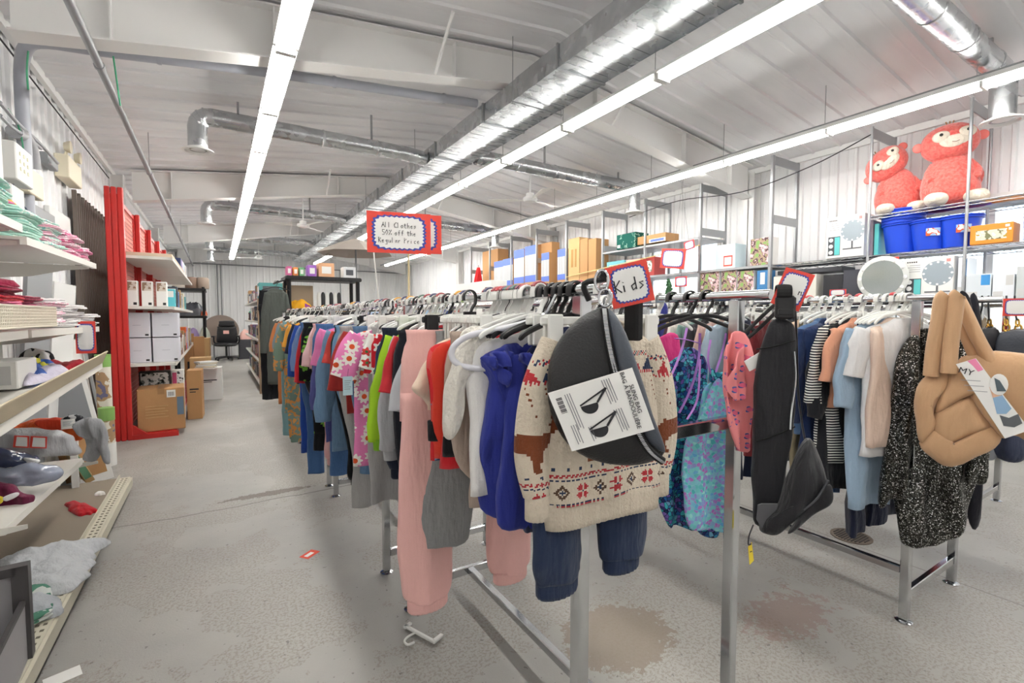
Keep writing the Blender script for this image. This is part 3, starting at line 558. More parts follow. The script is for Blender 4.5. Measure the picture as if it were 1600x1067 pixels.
# Y, left px, bottom py, kind, material, sleeve, name, category, label, extra
ROW = [
 (.99, 722, 772, T, C('eceae8'), .0, 'shirt', 'shirt', 'long plain white shirt between the blue dress and the fuzzy pullover', {}),
 (1.08, 694, 737, T, C('cf2730'), .0, 'dress', 'dress', 'red dress with wide black belt band below the fuzzy sleeve', dict(belt=(-.36, .055, C('18181c')), flare=.05)),
 (1.11, 684, 797, P, C('b5a396'), 0, 'leggings', 'pants', 'taupe kids leggings showing below the red belted dress', dict(leg=.06, gap=.1, cuff=False)),
 (1.262, 677, 852, P, C('8e8e8f'), 0, 'sweatpants', 'pants', 'flat grey wide leg sweatpants hanging over the pink joggers', dict(leg=.082, gap=.135, cuff=False)),
 (1.135, 668, 712, T, C('d8402f'), .0, 'tunic', 'shirt', 'orange red tunic with black hem band beside cream tee', dict(belt=(-.33, .05, C('17171b')))),
 (1.165, 660, 712, T, dots, .0, 'pajama_shirt', 'shirt', 'red pajama top with small cartoon dots at its hem', {}),
 (1.195, 664, 640, T, C('e5cdb8'), .0, 'undershirt', 'shirt', 'cream undershirt body behind the cream tee', {}),
 (1.42, 628, 665, T, C('c9cdd4'), .2, 'pajama_set', 'pajamas', 'pale grey pajama set in white card packaging beside pink joggers', {}),
 (1.46, 614, 838, P, C('20222b'), 0, 'trousers', 'pants', 'long black trousers just left of the pink joggers', dict(leg=.06, gap=.15, cuff=False)),
 (1.50, 601, 645, T, C('c8343c'), .15, 'tee', 'shirt', 'red tee with white shoulder stripe left of the cream tee', dict(sw=.06)),
 (1.56, 604, 700, T, C('b9bbbf'), .35, 'hoodie', 'shirt', 'light grey hoodie between the two brightest red and green outfits', dict(scuff=C('a3a5a9'))),
 (1.62, 588, 712, T, limeset, .33, 'tracksuit_top', 'jacket', 'lime green and navy tracksuit top with hanging sleeve', dict(scuff=C('7fb52b'))),
 (1.68, 589, 750, P, C('232a3d'), 0, 'track_pants', 'pants', 'dark navy track pants below the lime green top', dict(leg=.065, gap=.13)),
 (1.74, 590, 640, T, C('28365a'), .12, 'polo_shirt', 'shirt', 'navy polo shirt squeezed behind the lime green top', {}),
 (1.80, 576, 655, T, redfl, .12, 'blouse', 'shirt', 'red blouse with white and green floral print', {}),
 (1.86, 567, 635, T, leafp, .10, 'nightshirt', 'shirt', 'white nightshirt with poinsettia print and green hem', dict(trim=C('2f7a52'))),
 (1.93, 575, 785, P, C('a7a6a6'), 0, 'sweatpants', 'pants', 'pale grey sweatpants reaching low behind the lime outfit', dict(leg=.07, gap=.12, cuff=False)),
 (2.00, 526, 728, T, daisy, .15, 'dress', 'dress', 'pink short sleeve dress with large white and orange daisies', dict(sw=.06, flare=.05, sang=.5)),
 (2.10, 545, 740, P, C('5d7ea3'), 0, 'jeans', 'pants', 'blue jeans whose hem shows under the daisy dress', dict(leg=.06, gap=.12, cuff=False)),
 (2.16, 517, 648, T, C('a93430'), .22, 'sweater', 'sweater', 'brick red ribbed sweater left of the daisy dress', dict(sw=.05)),
 (2.24, 512, 795, P, C('b0afae'), 0, 'sweatpants', 'pants', 'light grey sweatpants hanging lowest in front of brick red sweater', dict(leg=.075, gap=.12, cuff=False)),
 (2.28, 515, 712, P, ltblue, 0, 'pants', 'pants', 'light blue printed kids pants under the brick red sweater', dict(leg=.07, gap=.11, cuff=False)),
 (2.34, 510, 762, P, C('131317'), 0, 'joggers', 'pants', 'black cuffed joggers under the light blue printed pants', dict(leg=.075, gap=.12)),
 (2.42, 505, 585, T, C('d04a44'), .13, 'tee', 'shirt', 'coral red tee with short sleeve above the denim shirt', dict(sw=.055)),
 (2.50, 492, 705, T, C('6f8fb0'), .42, 'denim_shirt', 'shirt', 'light denim shirt with long hanging sleeve', dict(sw=.05)),
 (2.60, 490, 580, T, C('e57fb4'), .16, 'tee', 'shirt', 'bubblegum pink tee next to light denim shirt', dict(sw=.06)),
 (2.70, 489, 690, T, C('5a5d9b'), .4, 'hoodie', 'shirt', 'purple blue hoodie behind the bubblegum pink tee', dict(sw=.045)),
 (2.82, 485, 745, P, C('4c6fa0'), 0, 'jeans', 'pants', 'mid blue jeans hanging low behind the purple hoodie', dict(leg=.06, gap=.12, cuff=False)),
 (2.93, 484, 730, P, C('e2b0ae'), 0, 'joggers', 'pants', 'pale pink joggers farther along the aisle rail', dict(leg=.065, gap=.12)),
 (3.05, 480, 640, T, C('e9c1c4'), .2, 'shirt', 'shirt', 'pale pink shirt above the pale pink joggers', {}),
 (3.18, 474, 678, T, grnp, .3, 'hoodie', 'shirt', 'black hoodie with bright green print', {}),
 (3.32, 470, 705, P, C('16171c'), 0, 'trousers', 'pants', 'slim black trousers behind the green printed hoodie', dict(leg=.06, gap=.12, cuff=False)),
 (3.46, 466, 598, T, C('c42a35'), .35, 'cardigan', 'sweater', 'bright red cardigan far along the aisle rail', dict(sw=.045)),
 (3.62, 465, 740, P, C('47699a'), 0, 'jeans', 'pants', 'farther mid blue jeans beyond the red cardigan', dict(leg=.06, gap=.12, cuff=False)),
 (3.78, 461, 620, T, C('6f86b3'), .3, 'denim_jacket', 'jacket', 'small faded denim jacket next to the red cardigan', {}),
 (3.95, 456, 705, T, C('2a4fa8'), .36, 'dress', 'dress', 'royal blue long dress far along aisle', {}),
 (4.15, 452, 600, T, C('1f2740'), .2, 'tee', 'shirt', 'dark navy tee next to the yellow orange tee', {}),
 (4.35, 447, 560, T, C('e3a23f'), .16, 'tee', 'shirt', 'yellow orange tee beside the camouflage outfit', dict(sw=.06)),
 (4.60, 446, 690, P, camo, 0, 'camo_pants', 'pants', 'orange and green camouflage pants', dict(leg=.07, gap=.12)),
 (4.80, 434, 645, T, camo, .4, 'camo_shirt', 'shirt', 'orange and green camouflage shirt with long sleeve at far end of rail', dict(sw=.06)),
 (5.05, 440, 680, P, C('7fa6ae'), 0, 'pants', 'pants', 'pale teal pants below the camouflage shirt', dict(leg=.07, gap=.12, cuff=False)),
 (5.30, 437, 640, T, C('c0b9a8'), .3, 'shirt', 'shirt', 'beige shirt behind the camouflage shirt', {}),
 (5.60, 436, 630, T, C('7e8d94'), .3, 'shirt', 'shirt', 'slate grey shirt next to last on the aisle rail', {}),
 (5.95, 434, 630, T, C('c77b4a'), .3, 'shirt', 'shirt', 'rust orange shirt last on the aisle rail', {}),
]
for i, (Y, pl, pb, kind, m, sl, nm, cat, lab, ex) in enumerate(ROW):
    xl = atY(pl, 560, Y).x; zb = max(.15, atY(pl+20, pb, Y).z); hw = min(.26, max(.15, RX-xl-(.02 if sl else 0)))
    yw = random.Random(i).uniform(-.12, .12)
    if kind == T: top_piece(nm, lab, cat, (RX, Y, ZRAIL), m, hw=hw*(.9 if sl > .1 else 1), zb=zb, sl=sl, yaw=yw, seed=i+1, **ex)
    else: pants(nm, lab, (RX, Y, ZRAIL), m, hw=hw, zb=zb, yaw=yw, seed=i+1, **ex)
    mk = [None, 'maroon', 'blue', 'maroon', 'green', 'maroon', None, 'blue', 'yellow', None][i % 10]
    hanger('clip' if kind == P else 'arm', 'white' if (i*7) % 5 else 'black', mk if (i*7) % 5 else None, (RX, Y, ZRAIL), 'holding the '+' '.join(re.split(r' (?:in|on|with|left|right|beside|behind|between|below|under|above|next|beyond|showing|hanging|farther|far|at|near|just|reaching|whose|squeezed|last) ', lab)[0].split()[:7]), yw)
# extra crowding hangers at both ends of that rail
rnd = random.Random(5)
for k in range(10):
    hanger('clip', 'white', ['maroon', 'blue', 'green', 'maroon', 'blue', 'maroon', 'red', 'maroon', None, 'maroon'][k], (RX, 1.06+k*.021, ZRAIL), 'crowded above the grey sweatpants', rnd.uniform(-.03, .03))
for k in range(5): hanger('arm', 'black', None, (RX, .855+k*.028, ZRAIL), 'behind the knitted sweater', rnd.uniform(-.15, .15))
for k in range(16): hanger('arm', ['white', 'white', 'black', 'white'][k % 4], [None, 'yellow', None, 'maroon'][k % 4], (RX, 1.7+k*.24, ZRAIL), 'along the farther aisle rail', rnd.uniform(-.1, .1))
# ---- price packaging on the pale grey pajama set, and hang tag of the daisy dress
def hang_tag(label, p, w, h, m=PAPER, yaw=0, tilt=0, col2=None):
    t = thing('price_tag', label, 'tag', p, rot=(0, tilt, yaw)); B().box(-w/2, -.0008, -h, w/2, .0008, 0).build('tag_card', m, t)
    b = B(); [b.box(-w*.36, -.0014, -h*(.25+.11*q), w*(.36-.1*(q % 3)), -.0008, -h*(.21+.11*q)) for q in range(5)]; b.build('print', col2 or mat('pale_print', '#9aa7ae', .7), t)
    B().tube([(0, 0, 0), (.004, .002, .03)], .0007, 4).build('string', INK, t); return t
hang_tag('pale blue hang tag on the daisy dress', atY(543, 588, 1.93), .036, .075, mat('tag_blue', '#bcd8e2', .7), -.2)
t = thing('package_card', 'white and blue card sleeve round the pale grey pajama set', 'packaging', atY(652, 600, 1.36), -.2); B().box(-.022, -.002, -.09, .022, .002, .085).build('card', PAPER, t)
b = B(); b.box(-.022, -.003, .065, .022, -.002, .085); b.box(-.022, -.003, -.09, .022, -.002, -.075); b.build('blue_band', mat('tag_royal', '#2b56b8', .6), t); b = B(); [b.box(-.01, -.003, .03-.006*q, .01, -.002, .033-.006*q) for q in range(7)]; b.build('barcode', INK, t)
shp = cloth('sherpa', '#efeae0', .95, .9, 90)
traced('pullover', 'fuzzy cream sherpa pullover with its sleeve hanging towards aisle', 'pullover', (.67, 1.04, 1.15), 0, [
 ('body', [(735, 512), (770, 520), (775, 560), (768, 620), (742, 640), (735, 600), (720, 560), (722, 530)], .01, .03, shp, dict(cr=.008)),
 ('sleeve', [(740, 512), (764, 520), (752, 548), (737, 570), (722, 586), (714, 610), (710, 645), (706, 668), (697, 680), (688, 674), (685, 655), (688, 620), (694, 590), (703, 562), (716, 532), (727, 516)], -.03, .032, shp, dict(c=(712, 590), dr=.01, cr=.01, pw=.35))])
traced('tee', 'plain cream short sleeve tee in front of the pink joggers', 'shirt', (.67, 1.225, 1.15), 0, [
 ('body', [(690, 538), (725, 535), (735, 600), (730, 700), (705, 705), (700, 640), (690, 600), (684, 560)], .01, .018, C('e5cdb8')),
 ('sleeve', [(638, 605), (650, 586), (664, 562), (682, 546), (704, 538), (700, 570), (690, 600), (684, 640), (676, 643), (667, 636), (656, 622)], -.02, .024, C('e5cdb8'), dict(dr=.015))])
hanger('arm', 'white', None, (.69, 1.04, ZRAIL), 'holding the fuzzy pullover'); hanger('clip', 'white', 'blue', (.69, 1.235, ZRAIL), 'holding the cream tee')
# ================================================================ pink joggers
pk = cloth('pink_fleece', '#ecb9b3', .95, .2, 22)
o = pants('joggers', 'long pink fleece joggers, the lowest hanging garment of the near rack', (.66, 1.31, ZRAIL), pk, hw=.225, zb=.425, leg=.088, gap=.145, cuff=True, seed=3, th=.035)
hanger('clip', 'black', None, (.66, 1.31, ZRAIL), 'holding the pink joggers')
# ================================================================ royal blue frilled dress
rb = cloth('royal_knit', '#303a93', .85, .2, 18)
traced('dress', 'royal blue knit dress with frilled shoulders and long hanging sleeve', 'dress', (.67, .955, 1.1), 0, [
 ('body', [(752, 560), (770, 545), (800, 535), (834, 540), (838, 600), (832, 700), (826, 812), (795, 812), (762, 800), (756, 740), (750, 700), (757, 640), (764, 590)], 0, .028, rb, dict(dr=.04)),
 ('sleeve', [(785, 556), (806, 556), (812, 600), (816, 680), (820, 760), (821, 808), (794, 815), (766, 811), (766, 740), (771, 670), (778, 610)], -.045, .022, rb, dict(dr=.03)),
 ('frill', [(746, 562), (760, 551), (782, 543), (798, 550), (790, 566), (786, 590), (778, 604), (768, 594), (760, 578)], -.035, .012, rb, dict(dr=.05, kx=60, cr=.012)),
 ('frill', [(783, 553), (800, 549), (812, 566), (813, 590), (808, 612), (800, 596), (794, 574)], -.07, .010, rb, dict(dr=.05, kx=60, cr=.012)),
 ('frill', [(812, 549), (832, 540), (838, 560), (834, 610), (824, 606), (816, 580)], -.05, .010, rb, dict(dr=.04, kx=60, cr=.01))])
hanger('arm', 'white', 'maroon', (.67, .955, ZRAIL), 'holding the royal blue dress')
top_piece('dress', 'dark navy sleeveless dress directly behind the knitted sweater', 'dress', (.74, .885, ZRAIL), C('222a4b'), hw=.15, zb=.80, sl=0, seed=12)
hanger('clip', 'white', 'maroon', (.74, .885, ZRAIL), 'holding the dark navy dress')
# white empty tubular hanger sticking out into the aisle
f = PL((.60, .93, 1.2), R(-25)); q = [f(*p) for p in ((836, 500), (800, 510), (745, 521), (722, 530), (707, 545), (708, 562), (724, 572), (752, 576), (790, 574), (832, 567))]
t = thing('clothes_hanger', 'thick pale tubular hanger jutting out above the royal blue dress', 'hanger', (.60, .93, 1.2), R(-25)); B().tube(smooth([(a, 0, c) for a, c in q], 4), .0072, 10).build('arms', mat('grey_white_plastic', '#d9d9e0', .35), t, True)
B().tube(smooth([(q[0][0], 0, q[0][1]), (q[0][0]+.03, .01, q[0][1]+.02), (q[0][0]+.05, .0, q[0][1]+.06)], 4), .004, 8).build('hook', CHROME, t, True)
# ================================================================ fair isle sweater, knitted pixel by pixel
kn = [cloth('knit_cream', '#ddd0bd', .95, .35, 160), cloth('knit_red', '#b9333a', .95, .3, 160), cloth('knit_brown', '#7c4226', .95, .3, 160), cloth('knit_navy', '#2d3b57', .95, .3, 160), cloth('knit_taupe', '#5d4536', .95, .3, 160)]
STAR = ["..r...r..", ".rrr.rrr.", "rrrr.rrrr", ".rrr.rrr.", "....n....", ".rrr.rrr.", "rrrr.rrrr", ".rrr.rrr.", "..r...r.."]
DIA = ["....t....", "...ttt...", "..tt.tt..", ".tt.n.tt.", "tt.nnn.tt", ".tt.n.tt.", "..tt.tt..", "...ttt...", "....t...."]
DEER = ["....................b.b.", ".....................bb.", "...................bbbb.", "....................bbbb", "....................bb..", "..bbbbbbbbbbbbbbbbbbbb..", ".bbbbbbbbbbbbbbbbbbbb...", "bbbbbbbbbbbbbbbbbbbb....", "bbbbbbbbbbbbbbbbbbb.....", "bbbbbbbbbbbbbbbbbb......", "bbbbb.......bbbbb.......", "bbbb.........bbbb.......", "bbb...........bbb.......", ".bb...........bb........", ".bb...........bb........", ".bbb..........bbb......."]
KI = {'r': 1, 'b': 2, 'n': 3, 't': 4, '.': 0}
def knit(x, z, y=0):
    px = .0035; u = int(math.floor(x/px)); v = -z/px; L0 = 118*px
    v = int((-.085-z)/px)              # rows from the neck
    if v < 14: return 0
    if v < 17: return 1 if (u+v) % 4 < 1 else (3 if (u+v) % 4 == 2 else 0)
    if v < 26: k = v-17; w_ = u % 12; a = abs(w_-6); return (1 if (u//12) % 2 else 3) if a <= k*.6 else 0
    if v < 28: return 1 if u % 2 else 0
    if 30 <= v < 46: return 2 if (u*7+v*5) % 11 == 0 and v % 3 == 0 else 0
    if 46 <= v < 46+32: 
        r = DEER[(v-46)//2]; c = ((u+20)//2) % 30; return KI[r[c]] if c < len(r) else 0
    if 80 <= v < 82: return 3 if u % 8 < 2 else 0
    if 84 <= v < 86: return 1 if (u+v) % 3 else 0
    if v == 87: return 3 if u % 3 else 0
    if 90 <= v < 99: w_ = u % 26; r = v-90; return KI[STAR[r][w_]] if w_ < 9 else (KI[DIA[r][w_-13]] if 13 <= w_ < 22 else 0)
    if v == 101: return 3 if u % 3 else 0
    if 102 <= v < 104: return 1 if (u+v) % 3 else 0
    return 0
SX, SY = .705, .765
t = thing('sweater', 'cream knitted kids sweater with reindeer, stars and red navy bands', 'sweater', (SX, SY, ZRAIL), R(-6))
b = B(); rows = [(-.085, 0, .055, .012), (-.10, 0, .10, .02), (-.125, 0, .135, .026), (-.2, 0, .142, .03), (-.34, 0, .15, .034), (-.445, 0, .158, .034)]
cloth_body(b, rows, n=230, m=103, amp=.007, k=2.2, ph=1, pat=lambda x, z, y: knit(x, z)); b.build('body', kn, t, 'all')
b = B(); rings = []
for i in range(5):
    z = -.44-i*.014; rings.append([((.156-.002*i)*math.copysign(abs(cos(a))**.75, cos(a)), .034*math.copysign(abs(sin(a))**.8, sin(a))+.007*(sin(2.2*.156*cos(a)/.1+1)+.0)+(.0025 if q % 2 else 0), z) for q, a in enumerate([2*pi*q/180 for q in range(180)])])
b.loft(rings).build('ribbed_hem', kn[0], t, 'all')
b = B(); b.tube([(.055*cos(a), .02*sin(a), -.088-.012*sin(a)) for a in [2*pi*q/24 for q in range(24)]], .010, 8, closed=True); b.build('collar', kn[0], t, True)
for s in (-1, 1):
    b = limb(B(), [(s*.115, -.115), (s*.155, -.21), (s*.172, -.33), (s*.16, -.42)], [.038, .042, .04, .032], .024, n=60, k=26)
    for fi, fc in enumerate(b.f):
        if len(fc) == 4: c = sum((b.v[i] for i in fc), Vector())/4; b.m[fi] = knit(c.x*1.0, c.z+.012)
    b.build('sleeve', kn, t, 'all')
    b = B(); rings = [[(s*(.158)+.029*cos(a), (.022+.002*(q % 2))*sin(a), -.42-i*.013) for q, a in enumerate([2*pi*q/40 for q in range(40)])] for i in range(5)]; b.loft(rings).build('cuff', kn[0], t, 'all')
hanger('clip', 'white', 'maroon', (SX, SY, ZRAIL), 'holding the reindeer sweater', R(-6))
pants('joggers', 'navy blue kids cargo joggers hanging below the reindeer sweater', (SX, SY+.034, ZRAIL-.11), cloth('navy_twill', '#24324f', .7, .35, 14), hw=.165, zb=.70, leg=.074, gap=.095, seed=8, th=.03, top=-.19, crotch=.12, splay=0)
# ================================================================ black hobo bag
leather = mat('black_leather', '#1a1a1d', .38, bump=.25, bscale=240, spec=.5); greyl = mat('slate_leather', '#4a505a', .4, bump=.15, bscale=200)
BC = (.655, .665, 1.17); f = PL(BC, R(-38)); t = thing('sling_bag', 'black leather half moon sling bag hanging in front of the sweater', 'bag', BC, R(-38))
out = [f(*p) for p in ((938, 480), (905, 497), (878, 525), (860, 560), (855, 600), (860, 642), (878, 682), (905, 708), (940, 722), (985, 727), (1020, 720), (1038, 706), (1030, 680), (1012, 640), (1000, 600), (985, 560), (965, 500), (950, 482))]
b = B(); b.puff(out, .035, c=f(938, 610), k=9, sub=3, pw=.55); b.build('bag_body', leather, t, 'all')
zp = smooth([f(*p) for p in ((941, 483), (944, 510), (950, 545), (958, 578), (972, 620), (988, 660), (1008, 694), (1030, 712))], 5)
b = B(); b.tube([(a, -.036-.004*sin(pi*i/len(zp)), c) for i, (a, c) in enumerate(zp)], .0075, 8, up=(0, 1, 0)); b.build('zip_tape', mat('zip_tape', '#0f0f11', .8), t, True)
b = B()
for i in range(len(zp)-1):
    for s in (0, .33, .66): a = zp[i][0]*(1-s)+zp[i+1][0]*s; c = zp[i][1]*(1-s)+zp[i+1][1]*s; b.box(a-.0038, -.047, c-.0009, a+.0038, -.041, c+.0009)
b.build('zipper', CHROME, t)
gp_ = [f(*p) for p in ((944, 484), (958, 490), (975, 520), (990, 562), (1004, 605), (1016, 645), (1030, 680), (1034, 700), (1012, 688), (992, 655), (975, 615), (962, 575), (952, 530))]
B().puff(gp_, .014, k=5, y=-.030, sub=2, pw=.6).build('side_panel', greyl, t, 'all')
cq = [f(*p) for p in ((857, 608), (982, 570), (1015, 661), (893, 694))]
b = B(); b.prism(cq, -.050, -.048); b.build('wrap_card', PAPER, t)
cc = (sum(p[0] for p in cq)/4, sum(p[1] for p in cq)/4); ex = Vector((cq[1][0]-cq[0][0], 0, cq[1][1]-cq[0][1])); ez = Vector((cq[0][0]-cq[3][0], 0, cq[0][1]-cq[3][1]))
O = Vector((cq[3][0], -.0508, cq[3][1])); Q = lambda u, v: O+ex*u+ez*v
def flat(b, pts): b.add([Q(*p) for p in pts]+[Q(*p)+Vector((0, .0009, 0)) for p in pts], [tuple(range(len(pts))), tuple(range(2*len(pts)-1, len(pts)-1, -1))])
for (u, v) in ((.42, .66), (.42, .26)):
    b = B(); pts = [(u+.10*cos(a)*(1 if a < pi else 1)-.03, v+.13*sin(a)*(.7 if a < pi else 1)-.04) for a in [pi+pi*q/14 for q in range(15)]]+[(u+.07, v-.02), (u-.13, v-.02)]; flat(b, pts)
    b.tube([Q(u+.07, v-.02)+Vector((0, -.0006, 0)), Q(u+.22, v+.16)+Vector((0, -.0006, 0))], .0022, 5); b.tube([Q(u+.22, v+.16)+Vector((0, -.0006, 0)), Q(u-.13, v-.0)+Vector((0, -.0006, 0))], .0016, 5); b.build('bag_picture', INK, t)
b = B(); 
for q in range(12): flat(b, [(.06+.0, .62+q*.022), (.13, .62+q*.022), (.13, .62+q*.022+(.014 if q % 3 else .007)), (.06, .62+q*.022+(.014 if q % 3 else .007))])
b.build('barcode', INK, t)
b = B(); fade = mat('grey_print', '#8a8a90', .7)
for cx_, v0, v1, n_ in ((.17, .3, .9, 3), (.62, .55, .95, 4), (.62, .08, .45, 4), (.1, .08, .4, 3), (.28, .06, .3, 2)):
    for q in range(n_): x_ = cx_+q*.028; flat(b, [(x_, v0+.03*(q % 2)), (x_+.01, v0+.03*(q % 2)), (x_+.01, v1), (x_, v1)])
b.build('small_print', fade, t)
ang = math.atan2(ex.z, ex.x)
for k, s in enumerate(('SLING BAG', 'BAG À BANDOULIÈRE')):
    p = Q(.90-.06*k, .52); text('lettering', s, .011, INK, t, (p.x, -.0516, p.z), rot=(pi/2, -ang+pi/2, 0), ext=.0003)
# carabiner and rings to the rail end
b = B(); e = f(944, 482); b.tube([(e[0]+.012*cos(a), -.02, e[1]+.02+.016*sin(a)) for a in [2*pi*q/16 for q in range(16)]], .0028, 6, closed=True); b.tube([(e[0]-.006+.012*cos(a), -.012, e[1]+.052+.02*sin(a)) for a in [2*pi*q/16 for q in range(16)]], .003, 6, closed=True)
b.build('ring_clasp', CHROME, t, True)
b = B(); c = f(930, 452); b.tube(smooth([(e[0]-.01, -.01, e[1]+.065), (c[0]+.02, .0, c[1]+.02), (c[0]-.02, .02, c[1]+.012), (c[0]-.01, .03, c[1]-.02)], 4), .006, 8); b.build('strap_loop', BLACKP, t, True)
# black strap hanging on the rail end
tag(B().bbox(.728, .69, 1.25, .748, .73, 1.375, .004).build('strap', mat('black_webbing', '#101012', .8)), 'black webbing strap looped over the near end of the rail beside the kids sign', 'strap')
# signs on this rack
sign('kids_sign', 'small tilted red bordered sign reading Kids at the rail end', atY(984, 444, .70), R(-35), .085, .085, ['Kids'], .026, tilt=R(-13))
sign('sale_sign', 'large red bordered sign reading All Clothes 50% off the Regular Price', atY(624, 364, 2.14), R(-14), .285, .185, ['All Clothes', '50% off the', 'Regular Price'], .0235, stick=.24, sx=.04)
sign('sale_sign', 'second red bordered sign peeking out behind the right edge of the All Clothes sign', atY(645, 365, 2.17), R(-14), .27, .182, stick=.22, sx=-.02)
tag(B().tube([atY(583, 385, 2.6), atY(592, 472, 2.6)], .004, 6).build('stick', WPLAS), 'thin white stick standing left behind the All Clothes sign', 'stick')
# ================================================================ inner rail of the near rack: swimwear
marb = cells('marbled_navy_teal', [(0, '#101d52'), (.3, '#2560a0'), (.5, '#3fb6bd'), (.7, '#14245c'), (.85, '#7b5fb5'), (1, '#4fc6c8')], 75, '#0b1233', .05)
pastel = cells('pastel_bubbles', [(0, '#4fb3bb'), (.25, '#7fd0d0'), (.45, '#8f8fd6'), (.65, '#c06fc4'), (.8, '#5fa8d6'), (1, '#9fe0d8')], 90, '#7ec8d0', .04)
rainb = flowers('pink_rainbow_print', '#ee9295', '#4b62a6', '#e36f8e', .038, .26, .17, 3)
lav = mat('lavender_elastic', '#b983d4', .6)
hanger('arm', 'black', None, (1.28, 1.06, ZRAIL), 'holding the swimsuits', R(-12)); hanger('arm', 'black', None, (1.28, .99, ZRAIL), 'holding the swimsuits', R(-20)); hanger('arm', 'white', None, (1.28, 1.12, ZRAIL), 'holding the swimsuits', R(-5)); hanger('arm', 'black', None, (1.28, .93, ZRAIL), 'holding the swimsuits', R(-25))
t, f = traced('swimsuit', 'navy and teal marbled swimsuit with lavender straps, left of the two', 'swimsuit', (1.24, 1.06, 1.0), R(-12), [
 ('body', [(1014, 640), (1030, 600), (1046, 566), (1070, 545), (1096, 548), (1108, 600), (1100, 700), (1096, 770), (1090, 822), (1060, 824), (1040, 818), (1028, 780), (1022, 720)], 0, .022, marb, dict(dr=.05))])
for q in ([(1062, 512), (1054, 545), (1040, 580), (1020, 618)], [(1082, 520), (1080, 560), (1068, 605), (1050, 642)], [(1044, 528), (1062, 530), (1084, 536)]): ptube(t, f, 'strap', q, .006, lav, -.035, .3)
t, f = traced('swimsuit', 'pale teal and purple bubble print swimsuit in front, with cross bar before it', 'swimsuit', (1.27, .965, 1.0), R(-15), [
 ('body', [(1090, 650), (1098, 615), (1112, 596), (1130, 592), (1146, 600), (1148, 680), (1146, 760), (1146, 828), (1120, 830), (1092, 828), (1070, 818), (1068, 765), (1074, 700), (1080, 672)], 0, .02, pastel, dict(dr=.03)),
 ('overlay', [(1080, 655), (1098, 610), (1112, 590), (1124, 600), (1136, 640), (1140, 660), (1110, 664), (1086, 668)], -.03, .010, pastel, dict(dr=.02)),
 ('bow', [(1100, 575), (1118, 580), (1140, 565), (1142, 592), (1122, 598), (1104, 594)], -.028, .014, cells('teal_mosaic', [(0, '#1f8fa6'), (.5, '#5fd0d6'), (1, '#2a5fa0')], 60, '#123a6a', .06), dict(cr=.01)),
 ('skirt_hem', [(1090, 826), (1106, 842), (1124, 840), (1132, 826), (1112, 822)], .01, .010, marb)])
for q in ([(1100, 530), (1096, 562), (1104, 592)], [(1124, 520), (1118, 548), (1108, 580)], [(1084, 560), (1080, 620), (1064, 652)]): ptube(t, f, 'strap', q, .005, lav, -.03, .3)
t, f = traced('swimsuit', 'coral pink rainbow print swimsuit with white size label, next to the black padded strap', 'swimsuit', (1.27, .785, 1.1), R(-20), [
 ('body', [(1136, 545), (1150, 525), (1164, 520), (1172, 560), (1174, 620), (1178, 700), (1162, 707), (1148, 700), (1142, 670), (1130, 655), (1136, 600)], 0, .011, rainb, dict(dr=.06, kx=34, cr=.008)),
 ('ruffle', [(1134, 570), (1160, 540), (1168, 580), (1160, 620), (1140, 624), (1128, 610)], -.014, .007, rainb, dict(dr=.05, kx=50, cr=.01))])
B().prism([f(*q) for q in ((1144, 562), (1168, 548), (1174, 566), (1152, 577))], -.05, -.048).build('size_label', PAPER, t)
traced('swimsuit', 'hot pink swimsuit half hidden behind the marbled one', 'swimsuit', (1.24, 1.22, 1.2), R(-10), [('body', [(1022, 540), (1045, 520), (1062, 530), (1056, 600), (1030, 612), (1022, 590)], 0, .015, C('d43a7f')), ('strap', [(1028, 478), (1040, 480), (1036, 520), (1026, 520)], 0, .006, C('3a3f8f'))])
for k, (Y, h, lb) in enumerate(((1.3, 'b7c5cf', 'pale blue'), (1.38, 'd9a0ab', 'dusty pink'), (1.46, '54606e', 'slate'), (1.56, 'c8b79a', 'sand'), (1.66, '7da07b', 'sage green'), (1.78, '8d3f55', 'wine red'), (1.9, 'd5d5d0', 'off white'))):
    top_piece('blouse', f'{lb} kids top on the inner rail behind the swimsuits', 'shirt', (1.28, Y, ZRAIL), C(h), hw=.15, zb=.85, sl=.1, seed=40+k); hanger('arm', 'white' if k % 3 else 'black', None, (1.28, Y, ZRAIL), 'on the inner rail')
for k in range(4): hanger('arm', 'white', None, (1.28, 2.5+k*.06, ZRAIL), 'at the start of the farther inner rail')
for k in range(14): hanger('arm', 'black' if k % 4 == 1 else 'white', None, (1.28, 2.8+k*.06, ZRAIL), 'at the start of the farther inner rail')
# large black hanger tilted beside the buckle, with its ring
f = PL((1.30, .80, 1.25), R(-40)); t = thing('clothes_hanger', 'large black hanger tilted up towards the buckle of the black crossbody bag', 'hanger', (1.30, .80, 1.25), R(-40))
for q in ([(1148, 532), (1170, 514), (1195, 490), (1220, 468)], [(1152, 540), (1176, 522), (1200, 500), (1222, 478)]): ptube(t, f, 'arm', q, .0055, BLACKP, 0)
e = f(1157, 545); B().tube([(e[0]+.018*cos(a), -.01, e[1]+.024*sin(a)) for a in [2*pi*q/18 for q in range(18)]], .005, 8, closed=True).build('ring', BLACKP, t, True)
